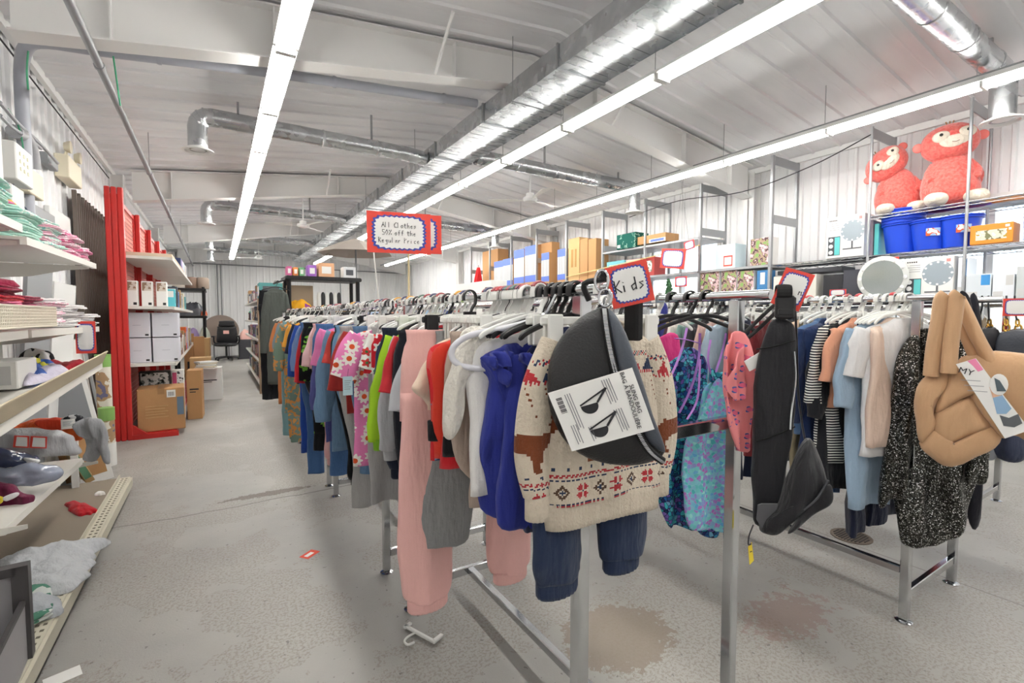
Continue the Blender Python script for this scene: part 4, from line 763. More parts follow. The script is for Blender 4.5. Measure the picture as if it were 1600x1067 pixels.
# ---------------------------------------------------------------- black crossbody bag
nyl = cloth('black_nylon', '#26262a', .55, .25, 20); CB = (1.275, .70, 1.15); YB = R(-52)
t, f = traced('crossbody_bag', 'black nylon crossbody bag with wide padded strap hanging from the inner rail end', 'bag', CB, YB, [
 ('padded_strap', [(1208, 500), (1236, 502), (1243, 530), (1244, 600), (1240, 660), (1234, 710), (1224, 760), (1222, 800), (1214, 826), (1180, 818), (1177, 780), (1175, 720), (1176, 640), (1182, 570), (1194, 525)], 0, .018, nyl, dict(dr=.008, c=(1205, 660))),
 ('pouch', [(1214, 785), (1228, 735), (1250, 694), (1262, 684), (1276, 706), (1287, 742), (1284, 768), (1262, 788), (1232, 806), (1204, 822), (1182, 818), (1190, 800)], -.03, .045, nyl, dict(dr=.02, c=(1240, 765), cr=.008)),
 ('pocket_flap', [(1240, 790), (1262, 770), (1282, 742), (1288, 752), (1284, 772), (1260, 792), (1232, 810), (1222, 812)], -.07, .014, nyl)])
ptube(t, f, 'thin_strap', [(1232, 470), (1243, 480), (1246, 540), (1248, 610), (1254, 660), (1259, 688)], .011, BLACKP, .01, .2)
c0 = f(1226, 480); b = B(); b.bbox(c0[0]-.024, -.018, c0[1]-.032, c0[0]+.024, .002, c0[1]+.03, .006); b.bbox(c0[0]-.018, -.024, c0[1]-.02, c0[0]+.018, -.016, c0[1]-.004, .002); b.build('buckle', BLACKP, t)
c0 = f(1224, 455); B().tube([(c0[0], .0+.02*cos(a), c0[1]-.004+.02*sin(a)) for a in [2*pi*q/16 for q in range(16)]], .018, 8, closed=True, flat=.15, up=None).build('strap_loop', mat('black_webbing2', '#121214', .8), t)
ptube(t, f, 'zipper', [(1238, 548), (1240, 590), (1234, 640), (1232, 668)], .003, CHROME, -.022); ptube(t, f, 'zipper', [(1246, 780), (1266, 762), (1282, 736)], .003, mat('dull_zip', '#55555a', .5, .5), -.075)
for y0, y1 in ((530, 531), (672, 664), (780, 776)): ptube(t, f, 'seam', [(1180, y0+15), (1208, (y0+y1)/2+10), (1240, y1)], .0018, mat('seam_black', '#0c0c0d', .9), -.02)
B().prism([f(*q) for q in ((1180, 778), (1186, 776), (1210, 776), (1208, 784), (1192, 800), (1200, 812), (1186, 812), (1178, 800))], -.055, -.048).build('webbing_end', mat('grey_webbing', '#5c5c60', .8), t)
t = thing('price_tag', 'small yellow tag on a black cord hanging under the crossbody bag', 'tag', atX(1173, 850, 1.2)); f = PL(t.location, R(-50))
B().prism([f(*q) for q in ((1166, 852), (1176, 848), (1183, 880), (1171, 882))], 0, .001).build('tag_card', mat('yellow_tag', '#e8cf2f', .6), t); ptube(t, f, 'cord', [(1180, 822), (1168, 835), (1166, 848), (1174, 850)], .0018, INK)
b = B(); b.box(*(lambda a, c: (a[0]-.004, -.0012, a[1]-.0006, c[0], -.0004, c[1]+.0006))(f(1173, 862), f(1176, 862))); b.build('print', INK, t)
# left-over sign on that end
sign('small_sign', 'folded red bordered sign on the rail end above the black buckle', atX(1238, 452, 1.29), R(-62), .07, .10, ['m e n'], .02, tilt=R(20))
# ================================================================ right rack: adult clothes
R2 = 2.46; Z2 = 1.377
seq = mat('black_silver_sequins', '#5a5a5a', .3, .85); g = N(seq); v = g.new('ShaderNodeTexVoronoi'); v.inputs['Scale'].default_value = 300; g.link(g.coord(), v.inputs['Vector'])
sp_ = g.new('ShaderNodeSeparateColor'); g.link(v.outputs['Color'], sp_.inputs[0]); g.link(g.ramp(sp_.outputs[0], [(0, '#141413'), (.6, '#393936'), (.88, '#77776f'), (.97, '#ffffff')]), g.p.inputs['Base Color'])
bp = g.new('ShaderNodeBump'); bp.inputs['Strength'].default_value = 1; bp.inputs['Distance'].default_value = .01; g.link(sp_.outputs[1], bp.inputs['Height']); g.link(bp.outputs[0], g.p.inputs['Normal'])
traced('sequin_dress', 'black and silver sequin dress at the near end of the right rack', 'dress', (2.45, .80, .9), R(-52), [
 ('body', [(1404, 540), (1425, 520), (1450, 512), (1490, 516), (1530, 545), (1534, 640), (1530, 700), (1520, 770), (1512, 800), (1502, 830), (1470, 848), (1428, 853), (1408, 846), (1396, 800), (1390, 740), (1396, 640)], 0, .035, seq, dict(dr=.06, kx=18)),
 ('sleeve', [(1400, 545), (1414, 526), (1430, 530), (1432, 590), (1424, 660), (1414, 720), (1402, 768), (1384, 776), (1368, 788), (1366, 770), (1374, 710), (1382, 640), (1390, 580)], -.05, .03, seq, dict(dr=.04)),
 ('sleeve', [(1505, 600), (1528, 600), (1536, 680), (1532, 742), (1512, 752), (1496, 742), (1500, 680)], -.05, .025, seq, dict(dr=.03))])
for k in range(4): hanger('arm', 'white', None, (R2, .82+k*.025, Z2), 'holding the sequin dress', R(-35+k*5))
# name, label, left px, bottom py, material, sleeve, yaw, extra
R2L = [
 ('top', 'sheer white top with pale peach lining beside the sequin dress', 1366, 700, C('ecd3c2'), .0, .0, {}),
 ('tee', 'white ruffled short sleeve tee between sequin dress and light blue shirt', 1384, 722, C('f0eff0'), .17, -.42, dict(sw=.07)),
 ('shirt', 'long light blue shirt hanging lowest beside the white tee', 1342, 800, C('9db5cc'), .3, -.1, {}),
 ('cardigan', 'black knit cardigan with long draping fronts', 1312, 775, C('202126'), .36, -.3, dict(flare=.15)),
 ('blouse', 'peach orange blouse next to the black cardigan', 1316, 640, C('e0a183'), .2, -.1, {}),
 ('striped_shirt', 'white shirt with thin black horizontal stripes', 1294, 725, stripes('black_white_stripe', '#efece6', '#2c2c33', 2, .012, .45), .3, -.1, {}),
 ('denim_jacket', 'dark navy long jacket left of the striped shirt', 1270, 722, C('22335a'), .4, -.2, {}),
 ('denim_shirt', 'mid blue denim shirt left of the dark navy jacket', 1256, 680, C('5877a0'), .3, -.15, {}),
 ('jumpsuit', 'beige jumpsuit seen right behind the black crossbody bag', 1232, 712, C('dcc0a6'), .0, -.35, {}),
]
for i, (nm, lab, pl, pb, m, sl, yw, ex) in enumerate(R2L):
    Y = atX(pl, 600, 2.26).y; p = atX(pl+10, pb, 2.3); top_piece(nm, lab, 'shirt' if 'shirt' in nm or nm in ('tee', 'top', 'blouse') else nm.replace('_', ' '), (R2, Y+.02, Z2), m, hw=.2, zb=max(.2, p.z), sl=sl, yaw=yw, seed=60+i, th=.028, **ex)
    hanger('arm', 'white', ['red', None, None, 'red', None, 'maroon', None, None, 'red'][i], (R2, Y+.02, Z2), 'on the right rack, outer rail', yw)
LOW = [('1a2036', 'dark navy', 820), ('3c5a86', 'denim blue', 770), ('8d8269', 'olive tan', 790), ('17181d', 'black', 815), ('7a2b30', 'dark red', 740), ('202b45', 'ink blue', 800)]
for i, (h, cn, pb) in enumerate(LOW):
    Y = .95+i*.12; pants('pants', f'{cn} pants hanging low among the adult clothes of the right rack', (R2+.03, Y, Z2), C(h), hw=.17, zb=max(.2, atX(1300, pb, 2.4).z), seed=80+i, leg=.075, gap=.1, cuff=False); hanger('clip', 'white', None, (R2+.03, Y, Z2), 'on the right rack, outer rail')
fill = [('9fb0c0', 'faded blue'), ('caa9a0', 'dusty rose'), ('3b3b40', 'charcoal'), ('7f9d96', 'sea green'), ('e2ddd4', 'ivory'), ('5f4650', 'plum'), ('b8a07a', 'khaki'), ('2f4a5f', 'petrol blue'), ('c9c9cc', 'light grey'), ('8a5a3c', 'brown')]
for i, (h, cn) in enumerate(fill):
    top_piece('shirt', f'{cn} shirt farther along the outer rail of the right rack', 'shirt', (R2, 1.62+i*.065 if i < 8 else 2.2+(i-8)*.3, Z2), C(h), hw=.2, zb=.62, sl=.25, seed=90+i); 
for k in range(20): hanger('arm', 'black' if k in (5, 6, 11, 12) else 'white', 'red' if k in (2, 3, 15) else None, (R2, 1.5+k*.035, Z2), 'packed on the outer rail of the right rack', random.Random(k).uniform(-.1, .1))
for k in range(30): hanger('arm', 'black' if k % 7 in (3, 4) else 'white', 'yellow' if k % 9 == 4 else None, (R2, 2.5+k*.05, Z2), 'packed on the rack behind the right one', random.Random(k).uniform(-.15, .15))
for i, (h, cn) in enumerate(fill[::-1][:8]): top_piece('shirt', f'{cn} shirt on the rack behind the right one', 'shirt', (R2, 2.62+i*.18, Z2), C(h), hw=.2, zb=.65, sl=.25, seed=190+i)
INN = [('14151a', 'black', .86, .33), ('1d2234', 'midnight blue', 1.0, .3), ('2b2b31', 'charcoal', 1.15, .4), ('3a2f39', 'aubergine', 1.3, .45), ('4d5a6e', 'steel blue', 1.45, .5), ('222a38', 'dark slate', 1.6, .4), ('6e5a4a', 'mocha', 1.75, .5), ('191a20', 'jet black', 1.9, .4), ('40506a', 'dusk blue', 2.1, .5)]
for i, (h, cn, Y, zb) in enumerate(INN):
    (pants if i % 2 == 0 else top_piece)(*((('trousers', f'{cn} trousers on the inner rail of the right rack', (3.015, Y, Z2), C(h)) if i % 2 == 0 else ('coat', f'{cn} coat on the inner rail of the right rack', 'coat', (3.015, Y, Z2), C(h)))), zb=zb, seed=120+i, hw=.2); hanger('arm', 'white', None, (3.015, Y, Z2), 'on the inner rail of the right rack')
# ---------------------------------------------------------------- tan puffer tote
tan = cloth('tan_puffer', '#c9a27c', .6, .2, 16); CT = (2.33, .625, 1.05)
QP = [
 [(1430, 614), (1442, 592), (1460, 578), (1482, 570), (1482, 598), (1466, 620), (1458, 648), (1462, 668), (1440, 692), (1431, 655)],
 [(1480, 572), (1500, 564), (1522, 588), (1548, 612), (1514, 617), (1486, 630), (1461, 644), (1462, 622), (1476, 600)],
 [(1461, 640), (1512, 615), (1532, 640), (1549, 666), (1510, 680), (1474, 694), (1456, 668)],
 [(1473, 690), (1510, 678), (1549, 662), (1566, 682), (1542, 704), (1487, 726), (1455, 714), (1436, 692), (1456, 666)],
 [(1511, 614), (1520, 588), (1546, 610), (1578, 650), (1567, 684), (1547, 664)],
 [(1496, 565), (1540, 550), (1600, 553), (1655, 575), (1665, 640), (1640, 700), (1600, 690), (1565, 660), (1540, 610)]]
t, f = traced('tote_bag', 'tan quilted puffer tote bag hanging at the right rack end', 'bag', CT, R(-72), [('quilted_panel', q, -.02 if i < 5 else .03, .05 if i < 5 else .07, tan, dict(dr=.006, pw=.5, sub=3, cr=.006)) for i, q in enumerate(QP)]+[('bag_body', [(1436, 612), (1480, 575), (1560, 562), (1640, 590), (1640, 680), (1560, 684), (1488, 716), (1442, 694)], .03, .05, tan, dict(dr=.003))])
for q, y in (([(1454, 585), (1458, 545), (1466, 500), (1470, 470), (1478, 461)], -.06), ([(1480, 580), (1484, 530), (1490, 485), (1492, 466), (1498, 460)], -.07)): ptube(t, f, 'handle', q, .03, tan, y, .8, n=12)
for q in ([(1498, 466, .03), (1510, 490, .02), (1528, 530, .0), (1548, 566, -.0)], [(1488, 468, .05), (1504, 505, .05), (1520, 545, .03), (1530, 565, .03)]): ptube(t, f, 'handle', q, .026, tan, 0, .8, n=12)
cardp = [(1491, 566), (1521, 557), (1562, 612), (1602, 664), (1564, 677), (1528, 622)]
b = B(); b.prism([f(*q) for q in cardp], -.095, -.092); b.build('tag_card', PAPER, t)
def chip(nm, pts, m, y=-.097): B().prism([f(*q) for q in pts], y, y+.002).build(nm, m, t)
chip('pink_corner', [(1508, 561), (1520, 557.5), (1532, 574), (1524, 577), (1516, 568)], mat('hot_pink_print', '#f08fb6', .6))
chip('jeans_picture', [(1546, 616), (1560, 612), (1574, 632), (1566, 640), (1552, 640)], mat('print_denim', '#8fb0d0', .6)); chip('top_picture', [(1541, 600), (1549, 598), (1560, 612), (1546, 616)], mat('print_skin', '#e6b79a', .6))
chip('bag_picture', [(1556, 642), (1570, 646), (1584, 640), (1590, 654), (1578, 660), (1562, 658)], mat('print_bag', '#5f6266', .6))
chip('round_badge', [(1555+14*cos(a), 596+16*sin(a)) for a in [2*pi*q/18 for q in range(18)]], PAPER, -.10); chip('badge_picture', [(1548, 586), (1556, 590), (1566, 606), (1552, 606)], mat('print_slate', '#55636a', .6), -.102)
e = f(1506, 577); text('lettering', 'MY', .030, INK, t, (e[0], -.0965, e[1]), rot=(pi/2, R(15), 0), ext=.0004)
b = B(); 
for q in range(3): a = f(1510+q*5, 590+q*8); b.box(a[0]-.02, -.0965, a[1]-.001, a[0]+.03, -.095, a[1]+.001)
b.build('small_print', mat('grey_print2', '#a8a8ac', .7), t)
# dark scarf looped on rail behind the handles
traced('scarf', 'black scarf draped over the rail right behind the tan handles', 'scarf', (2.62, .66, 1.25), R(-72), [('cloth', [(1500, 458), (1514, 460), (1522, 500), (1530, 560), (1516, 560), (1508, 510)], 0, .014, C('1c1c22'))])
traced('trousers', 'long near black trousers hanging right of the sequin dress', 'pants', (2.98, .80, .8), R(-60), [('leg', [(1512, 474), (1528, 472), (1535, 560), (1534, 700), (1532, 812), (1514, 818), (1506, 720), (1508, 640)], 0, .03, C('22222a'))])
hanger('clip', 'white', None, (2.99, .80, Z2), 'holding the long near black trousers')
# handbags with gold chains on the inner rail end
gold = mat('gold_metal', '#c9a052', .25, 1); dleath = mat('dark_leather', '#22242b', .4, bump=.2, bscale=120)
def chain_bag(label, C_, px0, px1, top, bot, chains, m):
    t, f = traced('handbag', label, 'bag', C_, R(-72), [('bag_body', [(px0+8, top), (px1-8, top-3), (px1, (top+bot)/2), (px1-4, bot), (px0+4, bot), (px0, (top+bot)/2)], 0, .05, m, dict(dr=.01, pw=.35)), ('flap', [(px0+6, top+2), (px1-6, top), (px1-4, top+(bot-top)*.5), ((px0+px1)/2, top+(bot-top)*.62), (px0+5, top+(bot-top)*.5)], -.045, .012, m, dict(dr=.0))])
    for (a, y0, y1) in chains:
        ptube(t, f, 'strap', [(a[0], 462), (a[0], (462+y0)/2), (a[1], y0)], .012, m, -.01, .3); b = B(); n = 3
        for k in range(n):
            u = (k+.5)/n; c = f(a[1]*(1-u)+a[2]*u, y0*(1-u)+y1*u); b.tube([(c[0]+.010*cos(q)*(1 if k % 2 else .5), -.02+.010*sin(q)*(0 if k % 2 else .9), c[1]+.017*sin(q)) for q in [2*pi*j/12 for j in range(12)]], .004, 6, closed=True)
        b.build('chain', gold, t, True)
chain_bag('dark slate handbag with two gold chain links at the right edge', (3.0, .70, 1.15), 1554, 1622, 520, 606, (((1572, 1571, 1572), 498, 526), ((1585, 1588, 1592), 500, 526)), mat('slate_bag', '#3b404a', .4, bump=.2, bscale=120))
chain_bag('black handbag with gold chains left of the slate handbag', (3.02, .78, 1.17), 1524, 1564, 515, 575, (((1534, 1528, 1524), 500, 520), ((1544, 1545, 1546), 500, 524)), dleath)
traced('handbag', 'navy fabric handbag hanging low under the tan tote', 'bag', (3.25, .70, .85), R(-70), [('bag_body', [(1552, 680), (1580, 672), (1600, 678), (1604, 710), (1590, 722), (1560, 716), (1548, 700)], 0, .05, C('3c4257')), ('zip_pocket', [(1528, 690), (1548, 690), (1558, 712), (1546, 720), (1530, 708)], .0, .03, mat('grey_lining', '#8a8d94', .5))])
sign('small_sign', 'red bordered sign on the rail end above the slate handbag', atX(1589, 480, 2.9), R(-72), .085, .075, None)
# clothes on the rack close to the right wall
for i, (Y, h, cn, zb) in enumerate(((1.0, '7b6a50', 'olive brown', .62), (1.1, 'c2362e', 'poppy red', .60), (1.22, '2c2c36', 'black', .5), (1.35, '8c5066', 'mauve', .55), (1.5, '3d5f5a', 'bottle green', .5), (1.65, 'a8a49c', 'stone', .5), (1.8, '28324f', 'navy', .5), (2.0, '6d2430', 'burgundy', .5), (2.2, 'bfc4c8', 'silver grey', .55), (2.4, '4a4a52', 'graphite', .5))):
    top_piece('coat', f'{cn} coat on the rack nearest the right wall', 'coat', (4.1, Y, Z2), C(h), hw=.2, zb=zb, sl=.4, seed=150+i); hanger('arm', 'white', None, (4.1, Y, Z2), 'on the rack nearest the right wall')
# floor drain
p = atZ(1330, 838, .0); t = thing('floor_drain', 'round cast iron floor drain with slots under the right rack', 'drain', (p.x, p.y, 0)); b = B(); b.lathe([(.105, 0), (.105, .004), (.095, .005), (.09, .003), (0, .003)], n=28); b.build('rim', mat('cast_iron', '#6d5f52', .7), t)
for q in range(-5, 6): L = math.sqrt(max(0, .085**2-(q*.016)**2)); B().box(-L, q*.016-.004, .003, L, q*.016+.004, .006).build('grate_bar', mat('iron_dark', '#3a332d', .8), t)
# ================================================================ folded and heaped cloth, boxes
def folded(name, label, cat, loc, yaw, w, d, h, m, seed=0, grp=None, lap=2):
    o = B(); n = 28
    for li in range(lap):
        rings = []; z0 = h*li/lap; hh = h/lap; ox = random.Random(seed*7+li).uniform(-.008, .008)
        for k, (q, z) in enumerate(((.9, 0), (.985, .15), (1, .5), (.985, .85), (.9, 1), (.45, 1.08))):
            rings.append([(ox+w/2*q*math.copysign(abs(cos(a))**.4, cos(a)), d/2*q*math.copysign(abs(sin(a))**.4, sin(a)), z0+hh*z) for a in [2*pi*i/n for i in range(n)]])
        o.loft(rings)
    crumple(o, .010, 14, seed); lo = min(p.z for p in o.v); o.v = [p-Vector((0, 0, lo)) for p in o.v]
    return tag(o.build(name, m, None, 'all', loc=loc, rotz=yaw), label, cat, grp)
def heap(name, label, cat, loc, yaw, w, d, h, m, seed=0, out=None, grp=None, rough=1.0, sag=None):
    """a dropped piece of cloth: domed sheet with creases, own outline"""
    b = B(); nr, n = 12, 48; rnd = random.Random(seed); e = [1+.16*sin(3*a+seed)+.08*sin(7*a+seed*2) for a in [2*pi*i/n for i in range(n)]]; rings = []
    for k in range(nr+1):
        q = 1-k/nr; ring = []
        for i in range(n):
            a = 2*pi*i/n; x = w/2*cos(a)*e[i]*q; y = d/2*sin(a)*e[i]*q; z = h*(1-q**2.2)**.5*.8 if q < 1 else 0
            nz = noise.noise(Vector((x*14+seed, y*9, seed*1.3)))+.5*noise.noise(Vector((x*34+seed, y*22, seed)))
            ring.append((x, y, max(.001, z+h*.55*rough*nz*(1-q**4)+.004)+(sag(x, y) if sag else 0)))
        rings.append(ring)
    rings = [[(p[0], p[1], 0+(sag(p[0], p[1]) if sag else 0)) for p in rings[0]]]+rings
    b.loft(rings); return tag(b.build(name, m, None, 'all', loc=loc, rotz=yaw), label, cat, grp)
def carton(name, label, loc, yaw, w, d, h, m, panels=(), grp=None, cat='box', r=.003, tilt=0):
    """box standing on loc (centre of its base); panels: (face, u0, v0, u1, v1, material) in 0..1 of that face"""
    mats = [m]; b = B(); b.bbox(-w/2, -d/2, 0, w/2, d/2, h, r); e = .0012
    for pi_, (fc, u0, v0, u1, v1, pm) in enumerate(panels):
        e = .0012*(pi_+1)
        if pm not in mats: mats.append(pm)
        b.mat(mats.index(pm))
        if fc == '-y': b.box(-w/2+u0*w, -d/2-e, v0*h, -w/2+u1*w, -d/2, v1*h)
        elif fc == '-x': b.box(-w/2-e, d/2-u1*d, v0*h, -w/2, d/2-u0*d, v1*h)
        elif fc == '+x': b.box(w/2, -d/2+u0*d, v0*h, w/2+e, -d/2+u1*d, v1*h)
        elif fc == 't': b.box(-w/2+u0*w, -d/2+v0*d, h, -w/2+u1*w, -d/2+v1*d, h+e)
    return tag(b.build(name, mats, None, False, loc=loc, rot=(0, tilt, yaw)), label, cat, grp)
# ================================================================ left gondola shelving
shm = mat('shelf_enamel', '#e4e1da', .4); lip = mat('shelf_cream', '#cfcab8', .5); deck = mat('brown_deck', '#8d8173', .75, bump=.1, bscale=20)
XF, XB = -.60, -1.06
t = thing('display_shelf', 'white metal display shelving at left with sagging shelves of clothes', 'shelf', (0, 0, 0))
for y in (1.25, 2.48, 3.72): b = B(); b.box(XB-.03, y-.02, 0, XB, y+.02, 2.05); b.build('upright', shm, t)
def shelf(ya, yb, za, zb_, xf=XF, name='shelf', m=shm, th=.03, drop=.0):
    b = B(); ang = 0; n = 6
    vs = []; 
    for y, z in ((ya, za), (yb, zb_)): vs += [(XB, y, z), (XB, y, z-.012), (xf, y, z-th), (xf, y, z), (xf+.006, y, z)]
    b.add([(XB, ya, za), (xf, ya, za), (xf, ya, za-th), (xf-.02, ya, za-th), (xf-.02, ya, za-.012), (XB, ya, za-.012), (XB, yb, zb_), (xf, yb, zb_), (xf, yb, zb_-th), (xf-.02, yb, zb_-th), (xf-.02, yb, zb_-.012), (XB, yb, zb_-.012)],
          [(0, 1, 2, 3, 4, 5), (6, 7, 8, 9, 10, 11), (0, 1, 7, 6), (1, 2, 8, 7), (2, 3, 9, 8), (3, 4, 10, 9), (4, 5, 11, 10), (5, 0, 6, 11)])
    return b.build(name, m, t)
def brkt(y, z):
    b = B(); P_ = [(XB, z-.012), (XF-.03, z-.014), (XF-.03, z-.03), (XF-.14, z-.045), (XF-.28, z-.085), (XB, z-.10)]
    b.add([(x, y-.003, zz) for x, zz in P_]+[(x, y+.003, zz) for x, zz in P_], [tuple(range(6)), tuple(range(11, 5, -1))]+[(i, (i+1) % 6, 6+(i+1) % 6, 6+i) for i in range(6)]); b.build('bracket', shm, t)
shelf(1.25, 2.46, 1.64, 1.64); shelf(2.5, 3.72, 1.60, 1.613); shelf(1.25, 2.46, 1.24, 1.25); shelf(2.5, 3.72, 1.25, 1.241)
shelf(1.3, 3.77, .915, 1.020, th=.035); shelf(1.25, 2.46, .51, .52, xf=-.71); shelf(2.5, 3.74, .505, .455, xf=-.70)
for y, z in ((1.27, 1.64), (2.44, 1.64), (2.52, 1.6), (3.70, 1.61), (1.27, 1.24), (2.44, 1.25), (2.52, 1.25), (3.7, 1.24), (2.46, .53), (3.7, .45)): brkt(y, z)
b = B(); b.box(XB, 1.2, 0, -.60, 4.41, .09); b.build('base_plinth', mat('dark_kick', '#5d584f', .7), t)
b = B(); b.box(XB, 1.2, .09, -.70, 4.40, .115); b.build('base_deck', deck, t); B().box(XB, 2.98, .12, -.638, 4.40, .126).build('deck_board', deck, t)
b = B(); b.box(-.70, 1.2, .09, -.575, 4.42, .120); b.box(-.575, 1.2, .055, -.562, 4.42, .114); b.build('base_lip', lip, t)
B().box(-.638, 2.98, .12, -.632, 4.42, .145).build('lip_ridge', lip, t)
b = B(); dk = mat('slot_dark', '#6c6759', .8)
for k in range(56):
    for x in (-.615, -.592): b.box(x-.006, 1.9+k*.045, .1195, x+.006, 1.9+k*.045+.014, .1212)
o = b.build('slot_pattern', dk, t)
# wire and solid fences on the shelf fronts
wire = mat('cream_wire', '#ddd6c4', .4, .2)
b = B(); b.add([(XF+.005, 1.35, .93), (XF+.03, 1.35, 1.0), (XF+.03, 3.72, 1.088), (XF+.005, 3.72, 1.022), (XF+.009, 1.35, .93), (XF+.034, 1.35, 1.0), (XF+.034, 3.72, 1.088), (XF+.009, 3.72, 1.022)], [(0, 1, 2, 3), (4, 5, 6, 7), (0, 1, 5, 4), (1, 2, 6, 5), (2, 3, 7, 6), (3, 0, 4, 7)])
b.tube([(XF+.032, 1.35, 1.0), (XF+.032, 3.72, 1.09)], .005, 6); b.build('front_fence', mat('fence_tan', '#b5a88f', .5, .2), t)
t2 = thing('wire_basket', 'cream perforated basket fence on the second shelf at left', 'basket', (0, 0, 0)); b = B()
y0, y1 = 1.9, 2.74
for q in range(2): b.tube([(XF+.02, y0, 1.262+.075*q), (XF+.02, y1, 1.262+.075*q)], .004, 6)
for k in range(57): y = y0+(y1-y0)*k/56; b.tube([(XF+.02, y, 1.262), (XF+.02, y, 1.337)], .0022, 4)
for k in range(6): b.tube([(XF+.02, y0, 1.27+k*.011), (XF+.02, y1, 1.27+k*.011)], .0018, 4)
b.tube([(XF+.02, y1, 1.262), (-1.0, y1, 1.262)], .004, 6); b.tube([(XF+.02, y1, 1.337), (-1.0, y1, 1.337)], .004, 6)
b.build('wire_front', wire, t2)
# ---- stock: piles
def pile(x, y, z, items, w=.26, d=.2, hh=.017, grp=None, where='', slump=0):
    zz = z
    for i, (m, cn) in enumerate(items):
        s = random.Random(int(y*100)+i*17); folded('folded_garment', f'folded {cn} garment {where}', 'clothing', (x+s.uniform(-.02, .02)+slump*(1-i/len(items)), y+s.uniform(-.012, .012), zz), s.uniform(-.15, .15)+(pi/2 if s.random() > 2 else 0), w, d, hh, m, seed=int(y*10)+i, grp=grp); zz += hh*.95
mint = blobs('mint_print', [(0, '#bfe3d6'), (.5, '#a8d8cc'), (.56, '#e9f1ea'), (.64, '#8fc9c6')], 22); minty = cloth('mint_cotton', '#b9e0d2'); pinkp = blobs('pink_print', [(0, '#f0a9c4'), (.48, '#e86d9f'), (.56, '#f7d9e3'), (.66, '#e9508c')], 30); palep = blobs('pale_pink_print', [(0, '#f4dbe2'), (.5, '#eeb6c9'), (.58, '#f9f1f2')], 26)
pile(-.80, 2.42, 1.64, [(minty, 'plain mint'), (mint, 'mint printed')]*4, d=.3, w=.3, hh=.02, grp='mint clothes on the top shelf', where='in the nearest mint pile on top left shelf')
pile(-.78, 2.78, 1.60, [(mint, 'mint printed'), (minty, 'plain mint')]*4, d=.28, hh=.019, grp='mint clothes on the top shelf', where='in the middle mint pile of top left shelf')
pile(-.76, 3.06, 1.605, [(palep, 'pale printed'), (mint, 'mint and white')]*4, d=.24, hh=.017, grp='pastel clothes on the top shelf', where='in the pastel pile of top left shelf')
pile(-.74, 3.32, 1.607, [(pinkp, 'bright pink printed'), (palep, 'pale pink')]*4, d=.22, hh=.017, grp='pink clothes on the top shelf', where='in the taller pink pile of top left shelf')
pile(-.74, 3.57, 1.61, [(palep, 'pale pink'), (pinkp, 'bright pink printed')]*2+[(palep, 'pale pink')], d=.22, hh=.015, grp='pink clothes on the top shelf', where='in the low pink pile ending the top left shelf')
heap('crumpled_shirt', 'crumpled pink shirt with yellow patch on top of the mint pile', 'clothing', (-.86, 2.8, 1.755), .3, .34, .3, .05, blobs('pink_yellow', [(0, '#ee7fa8'), (.56, '#f2b63c')], 5, 1), 4)
burg = cloth('burgundy_cotton', '#8e1f3f'); redc = cloth('red_cotton', '#cf3140'); whitec = cloth('white_cotton', '#f1eeee'); hot = cloth('rose_cotton', '#e2779b')
pile(-.84, 2.1, 1.26, [(cloth('light_blue_cotton', '#a9c8ea'), 'light blue'), (C('4c4f58'), 'dark grey'), (whitec, 'white')]*2+[(redc, 'red')]*2, d=.3, hh=.022, grp='mixed clothes behind the basket', where='behind the wire basket on the second left shelf')
pile(-.80, 2.42, 1.26, [(redc, 'red'), (hot, 'rose pink'), (redc, 'red'), (burg, 'burgundy'), (hot, 'rose pink'), (redc, 'red'), (burg, 'burgundy'), (burg, 'burgundy')], d=.32, w=.34, hh=.019, grp='red clothes on the second shelf', where='in the red and burgundy pile of second left shelf')
pile(-.78, 2.74, 1.255, [(palep, 'pale pink'), (hot, 'rose pink'), (palep, 'pale pink'), (redc, 'red'), (hot, 'rose pink'), (hot, 'rose pink'), (burg, 'burgundy')], d=.3, hh=.019, grp='pink and red clothes on the second shelf', where='in the pink and red pile of second left shelf')
pile(-.75, 3.04, 1.252, [(whitec, 'white'), (palep, 'pale pink')]*3+[(whitec, 'white')], d=.26, hh=.019, grp='white and pink clothes on the second shelf', where='in the white and pink pile of second left shelf')
pile(-.74, 3.32, 1.25, [(whitec, 'plain white')]*6, d=.24, hh=.018, grp='white clothes on the second shelf', where='in the taller white pile of second left shelf')
pile(-.73, 3.58, 1.247, [(whitec, 'plain white')]*4, d=.22, hh=.016, grp='white clothes on the second shelf', where='in the low white pile ending the second left shelf')
heap('crumpled_shirt', 'burgundy shirt thrown over the red pile on second left shelf', 'clothing', (-.82, 2.52, 1.41), .2, .34, .36, .05, burg, 9)
heap('crumpled_shirt', 'white crumpled shirt on top of the white piles on second left shelf', 'clothing', (-.76, 3.2, 1.355), .2, .24, .4, .04, whitec, 12)
